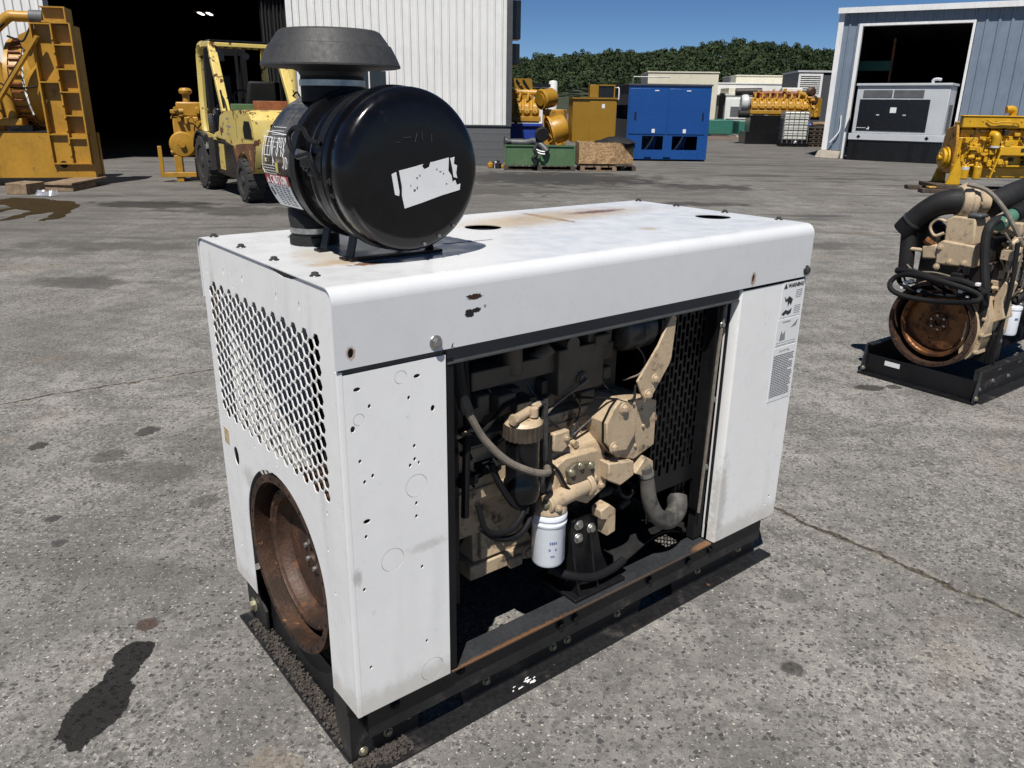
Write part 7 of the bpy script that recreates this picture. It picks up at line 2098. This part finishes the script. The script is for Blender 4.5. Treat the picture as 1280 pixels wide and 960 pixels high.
# ---------------------------------------------------------------- blue warehouse
WD = Vector((0.87, -0.493, 0)).normalized()
wh = thing('warehouse_building', 'blue grey ribbed metal warehouse with wide open door on the right', 'building', (12.24, 30.46, 0), math.atan2(WD.y, WD.x))
DW, DH, EV = 3.42, 4.50, 5.02
sL = siding_mesh(0.56, 0.28, EV - .02, 2, 0.035, M['siding_blue'])
put(sL, 'siding_sheet', wh, (-0.66, 0, 0))
sw2 = 1.10
sR = siding_mesh(sw2, 0.10, EV - .02, 3, 0.035, M['siding_blue'])
for i in range(9):
    put(sR, 'siding_sheet', wh, (DW + 0.10 + i * sw2, 0, 0))
sT = siding_mesh(sw2, DH + 0.09, EV - .02, 3, 0.035, M['siding_blue'])
for i in range(4):
    put(sT, 'siding_sheet', wh, (-0.10 + i * (DW + 0.2) / 4, 0.01, 0)).scale.x = (DW + 0.2) / 4 / sw2
cw_ = MB()
cw_.box(-0.65, -0.08, 0.03, 0.2, 0.28, EV)
cw_.box(DW + .1, DW + 10, 0.03, 0.2, 0.1, EV)
cw_.box(-0.08, DW + .1, 0.04, 0.2, DH + .06, EV)
cw_.box(-0.65, -0.47, 0.2, 16, 0.28, EV)
cw_.box(DW + 9.8, DW + 10, 0.2, 16, 0.1, EV)
cw_.box(-0.65, DW + 10, 16, 16.2, 0.1, EV)
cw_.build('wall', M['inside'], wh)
rf2 = MB().hexa([(-0.85, -0.15, EV), (DW + 10.2, -0.15, EV), (DW + 10.2, 16.3, EV), (-0.85, 16.3, EV)], [(-0.85, -0.15, EV + .06), (DW + 10.2, -0.15, EV + .06), (DW + 10.2, 16.3, EV + .5), (-0.85, 16.3, EV + .5)])
rf2.build('roof', M['silver'], wh)
BX(wh, 'eave_trim', M['trim_white'], -0.87, DW + 10.2, -0.22, -0.151, EV - 0.10, EV + 0.08)
BX(wh, 'corner_trim', M['trim_white'], -0.83, -0.65, -0.07, 0.12, 0.28, EV - .105)
BX(wh, 'door_trim', M['trim_white'], -0.12, 0.0, -0.06, 0.20, 0.0, DH)
BX(wh, 'door_trim', M['trim_white'], DW, DW + 0.08, -0.06, 0.20, 0.0, DH)
BX(wh, 'door_trim', M['trim_white'], -0.12, DW + .08, -0.06, 0.20, DH + .001, DH + 0.08)
pl_ = MB().hexa([(-1.0, -0.45, 0), (-0.13, -0.5, 0), (-0.13, 0.3, 0), (-1.0, 0.3, 0)], [(-0.9, -0.30, 0.27), (-0.13, -0.25, 0.25), (-0.13, 0.3, 0.27), (-0.9, 0.3, 0.275)])
pl_.build('plinth', M['concrete'], wh, 0.03)
BX(wh, 'downspout', M['trim_dark'], -0.98, -0.86, -0.1, 0.0, 0.10, 0.29, 0.02)
TU(wh, 'torn_flashing', M['trim_white'], [(-0.30, -0.06, 1.5), (-0.28, -0.10, 1.0), (-0.40, -0.14, 0.75), (-0.55, -0.16, 0.55)], 0.025, 6)
rk = thing('storage_rack', 'dark storage rack with a teal beam inside the warehouse door', 'rack', (13.6, 33.0, 0), math.atan2(WD.y, WD.x))
BX(rk, 'rack_beam', M['teal'], -1.0, 0.9, 0.0, 0.1, 3.15, 3.5)
for x in (-1.0, 0.85):
    BX(rk, 'rack_post', M['red_oxide'], x, x + .08, 0.0, 0.1, 0.0, 4.3)
BX(rk, 'shelf', M['inside'], -0.9, 0.84, 0.1, 1.0, 1.4, 1.5)
# silver generator in the door
sg = thing('silver_generator', 'silver grey generator with black doors on a black fuel tank in the warehouse door', 'generator', (11.95, 29.6, 0), R(-37))
SL, SD = 3.05, 1.25
ft_ = MB()
ft_.box(0.0, SL, 0.05, SD, 0.03, 0.70)
ft_.box(-0.05, SL + .05, 0.0, SD + .05, 0.0, 0.03)
tank = ft_.build('fuel_tank', M['panel_black'], sg)
for x in (0.20, 0.30, 2.02, 2.12, 2.52, 2.62):
    BX(tank, 'stiffener', M['panel_black'], x, x + .035, 0.0, 0.05, 0.03, 0.69)
BX(sg, 'base_rail', M['silver'], -0.02, SL + .02, 0.01, SD, 0.702, 0.92, 0.01)
for x in (0.33, 2.55):
    MB().prism([(x - .07, 0.81), (x, 0.74), (x + .07, 0.81), (x, 0.88)], 'xz', 0.004, 0.0095).build('lift_point', M['panel_black'], sg)
en = MB()
en.box(0.06, SL - .04, 0.04, SD - .02, 0.922, 2.50)
eb = en.build('enclosure', M['silver'], sg, 0.02)
BX(eb, 'roof_lip', M['silver'], 0.02, SL, -0.02, SD + .02, 2.502, 2.58, 0.01)
BX(eb, 'door_panel', M['panel_black'], 0.20, 0.98, 0.022, 0.039, 1.02, 2.06, 0.004)
BX(eb, 'door_panel', M['panel_black'], 0.986, 1.80, 0.022, 0.039, 1.02, 2.06, 0.004)
BX(eb, 'door_panel', M['panel_black'], 1.806, 2.46, 0.022, 0.039, 1.02, 2.06, 0.004)
for x in (0.86, 1.72):
    BX(eb, 'door_latch', M['silver'], x - .05, x + .05, 0.012, 0.022, 1.53, 1.57)
BX(eb, 'paper_notice', M['decal'], 1.24, 1.44, 0.016, 0.0215, 1.62, 1.80)
lg = MB()
for i in range(14):
    lg.box(0.22 + i * .022, 0.236 + i * .022, 0.019, 0.0218, 1.105, 1.125)
lg.prism([(0.56, 1.06), (0.64, 1.06), (0.64, 1.14), (0.60, 1.16), (0.60, 1.10), (0.56, 1.10)], 'xz', 0.019, 0.0218)
lg.build('maker_mark', M['decal'], eb)
for x0 in (0.28, 1.28):
    BX(eb, 'grille', M['mesh'], x0, x0 + .95, 0.026, 0.0395, 2.12, 2.36)
BX(eb, 'side_grille', M['mesh'], SL - .0405, SL - .02, 0.30, 0.85, 1.05, 1.90)
TU(eb, 'exhaust_cap', M['silver'], [(2.35, 0.5, 2.58), (2.35, 0.5, 2.68), (2.45, 0.5, 2.72), (2.6, 0.5, 2.70)], 0.05, 10, 3)

# ---------------------------------------------------------------- dirt strip, silo, hill, wood
M['dirt_far'] = mat('brown_dirt', (0.12, 0.085, 0.065), 0.95, var=0.35, vscale=1.5)
ds = MB().sheet([(10.5, 47.5), (12.5, 47.9), (15.0, 45.6), (17.0, 43.5), (30, 40), (60, 60), (60, 120), (-20, 120), (-10, 60), (4, 52)], [], 'xy', 0.003, 0.006)
struct(ds.build('dirt_ground', M['dirt_far']))
si = thing('silo', 'pale concrete silo far behind the yellow engines', 'silo', (3.6, 82, 0))
LA(si, 'silo_tower', M['offwhite'], [(0.42, 0.0), (0.42, 3.9), (0.36, 4.05), (0.0, 4.12)], (0, 0, 0), (0, 0, 1), 16)
CY(si, 'side_pipe', M['cage'], (-0.5, -0.1, 0), (-0.5, -0.1, 3.7), 0.07, n=8)
wh2 = thing('far_shed', 'small white gabled shed far behind the yellow V engine', 'shed', (0.6, 76.0, 0))
PR(wh2, 'shed_wall', M['offwhite'], [(0.0, 0.0), (2.2, 0.0), (2.2, 2.6), (1.7, 3.3), (1.1, 2.7), (0.6, 3.3), (0.0, 2.9)], 'xz', 0.0, 3.0)
BX(wh2, 'shed_roof', M['panel_black'], -0.2, 2.5, -0.2, 3.2, 3.35, 3.6)
# hill
def hill_h(x, y):
    u = x / 1.4
    ridge = 1.4 * (14.8 + 5.2 * math.exp(-((u - 82) / 34) ** 2) + 3.0 * math.exp(-((u - 128) / 40) ** 2) + 2.0 * math.exp(-((u - 35) / 25) ** 2) - 1.5 * math.exp(-((u + 10) / 60) ** 2) + 0.7 * math.sin(u * .09))
    t = min(1.0, max(0.0, (y - 230) / 260))
    return ridge * (t * t * (3 - 2 * t))
hb = MB()
nx, ny = 60, 26
xs_ = [-300 + 860 * i / nx for i in range(nx + 1)]
ys_ = [228 + 360 * j / ny for j in range(ny + 1)]
hb.add([(x, y, hill_h(x, y) - 0.05) for x in xs_ for y in ys_], [(i * (ny + 1) + j, (i + 1) * (ny + 1) + j, (i + 1) * (ny + 1) + j + 1, i * (ny + 1) + j + 1) for i in range(nx) for j in range(ny)])
M['grass'] = mat('hill_floor', (0.02, 0.028, 0.012), 0.95, var=0.3, vscale=0.05)
struct(hb.build('hill', M['grass']))
def leaf_mat():
    m = bpy.data.materials.new('foliage')
    m.use_nodes = True
    nt = m.node_tree
    bs = nt.nodes['Principled BSDF']
    P = nn(nt, 'ShaderNodeTexCoord').outputs['Object']
    c = mix(nt, ramp(nt, noise(nt, P, 0.09, 2), 0.35, 0.65), (0.013, 0.026, 0.010), (0.034, 0.050, 0.018))
    c = mix(nt, ramp(nt, noise(nt, P, 0.35, 2), 0.5, 0.8, 0, .5), c, (0.055, 0.070, 0.026))
    nt.links.new(c, bs.inputs['Base Color'])
    bs.inputs['Roughness'].default_value = 0.7
    bs.inputs['Specular IOR Level'].default_value = 0.2
    return m
M['leaf'] = leaf_mat()
def wood():
    """thousands of far crowns, tiled from a dozen crown shapes, as one mass"""
    import numpy as np
    rg = np.random.default_rng(77)
    protos = []
    for p in range(12):
        nl = 7
        lob = [(0, 0, 0.60, 0.85)] + [(rg.uniform(-.62, .62), rg.uniform(-.62, .62), rg.uniform(.30, .88), rg.uniform(.34, .62)) for _ in range(nl)]
        Q = []
        for (lx, ly, lz, lr) in lob:
            n = int(48 * lr)
            th = rg.uniform(0, 2 * PI, n)
            cz = rg.uniform(-0.5, 1.0, n)
            q = np.sqrt(1 - cz * cz)
            rad = lr * rg.uniform(.82, 1.10, n)
            nr = np.stack([q * np.cos(th), q * np.sin(th), cz], 1)
            c = np.stack([lx + rad * nr[:, 0], ly + rad * nr[:, 1], lz * 2.3 + rad * nr[:, 2] * .9], 1)
            nrm = nr + rg.uniform(-.42, .42, (n, 3)) + np.array([0, 0, .15])
            nrm /= np.linalg.norm(nrm, axis=1)[:, None]
            u = np.cross(nrm, rg.uniform(-1, 1, (n, 3)))
            u /= np.linalg.norm(u, axis=1)[:, None] + 1e-9
            v = np.cross(nrm, u)
            s_ = rg.uniform(.09, .19, n)[:, None]
            Q.append(np.stack([c + u * s_ + v * s_ * .2, c + v * s_ - u * .2 * s_, c - u * s_ * .9 - v * .3 * s_, c - v * s_ + u * .3 * s_], 1))
        protos.append(np.concatenate(Q))
    out_ = []
    y = 315.0
    while y < 512:
        x = -110.0 + rg.uniform(0, 5)
        while x < 300:
            yy = y + rg.uniform(-4, 4)
            r_ = rg.uniform(1.6, 3.1)
            h = rg.uniform(0.85, 1.35)
            a = rg.uniform(0, 2 * PI)
            P_ = protos[int(rg.integers(12))]
            ca, sa = math.cos(a) * r_, math.sin(a) * r_
            W_ = np.empty_like(P_)
            W_[..., 0] = P_[..., 0] * ca - P_[..., 1] * sa + x
            W_[..., 1] = P_[..., 0] * sa + P_[..., 1] * ca + yy
            W_[..., 2] = P_[..., 2] * r_ * h + hill_h(x, yy) + 0.3
            out_.append(W_)
            x += rg.uniform(3.2, 6.2)
        y += rg.uniform(5.0, 6.5)
    V = np.concatenate(out_).reshape(-1, 3).astype(np.float32)
    n = len(V) // 4
    me = bpy.data.meshes.new('wood')
    me.vertices.add(len(V))
    me.vertices.foreach_set('co', V.ravel())
    me.loops.add(4 * n)
    me.loops.foreach_set('vertex_index', np.arange(4 * n, dtype=np.int32))
    me.polygons.add(n)
    me.polygons.foreach_set('loop_start', np.arange(0, 4 * n, 4, dtype=np.int32))
    me.update(calc_edges=True)
    o = link('wood', me, M['leaf'])
    return struct(o, 'stuff', 'dark green wood covering the hill behind the yard', 'wood')
wood()
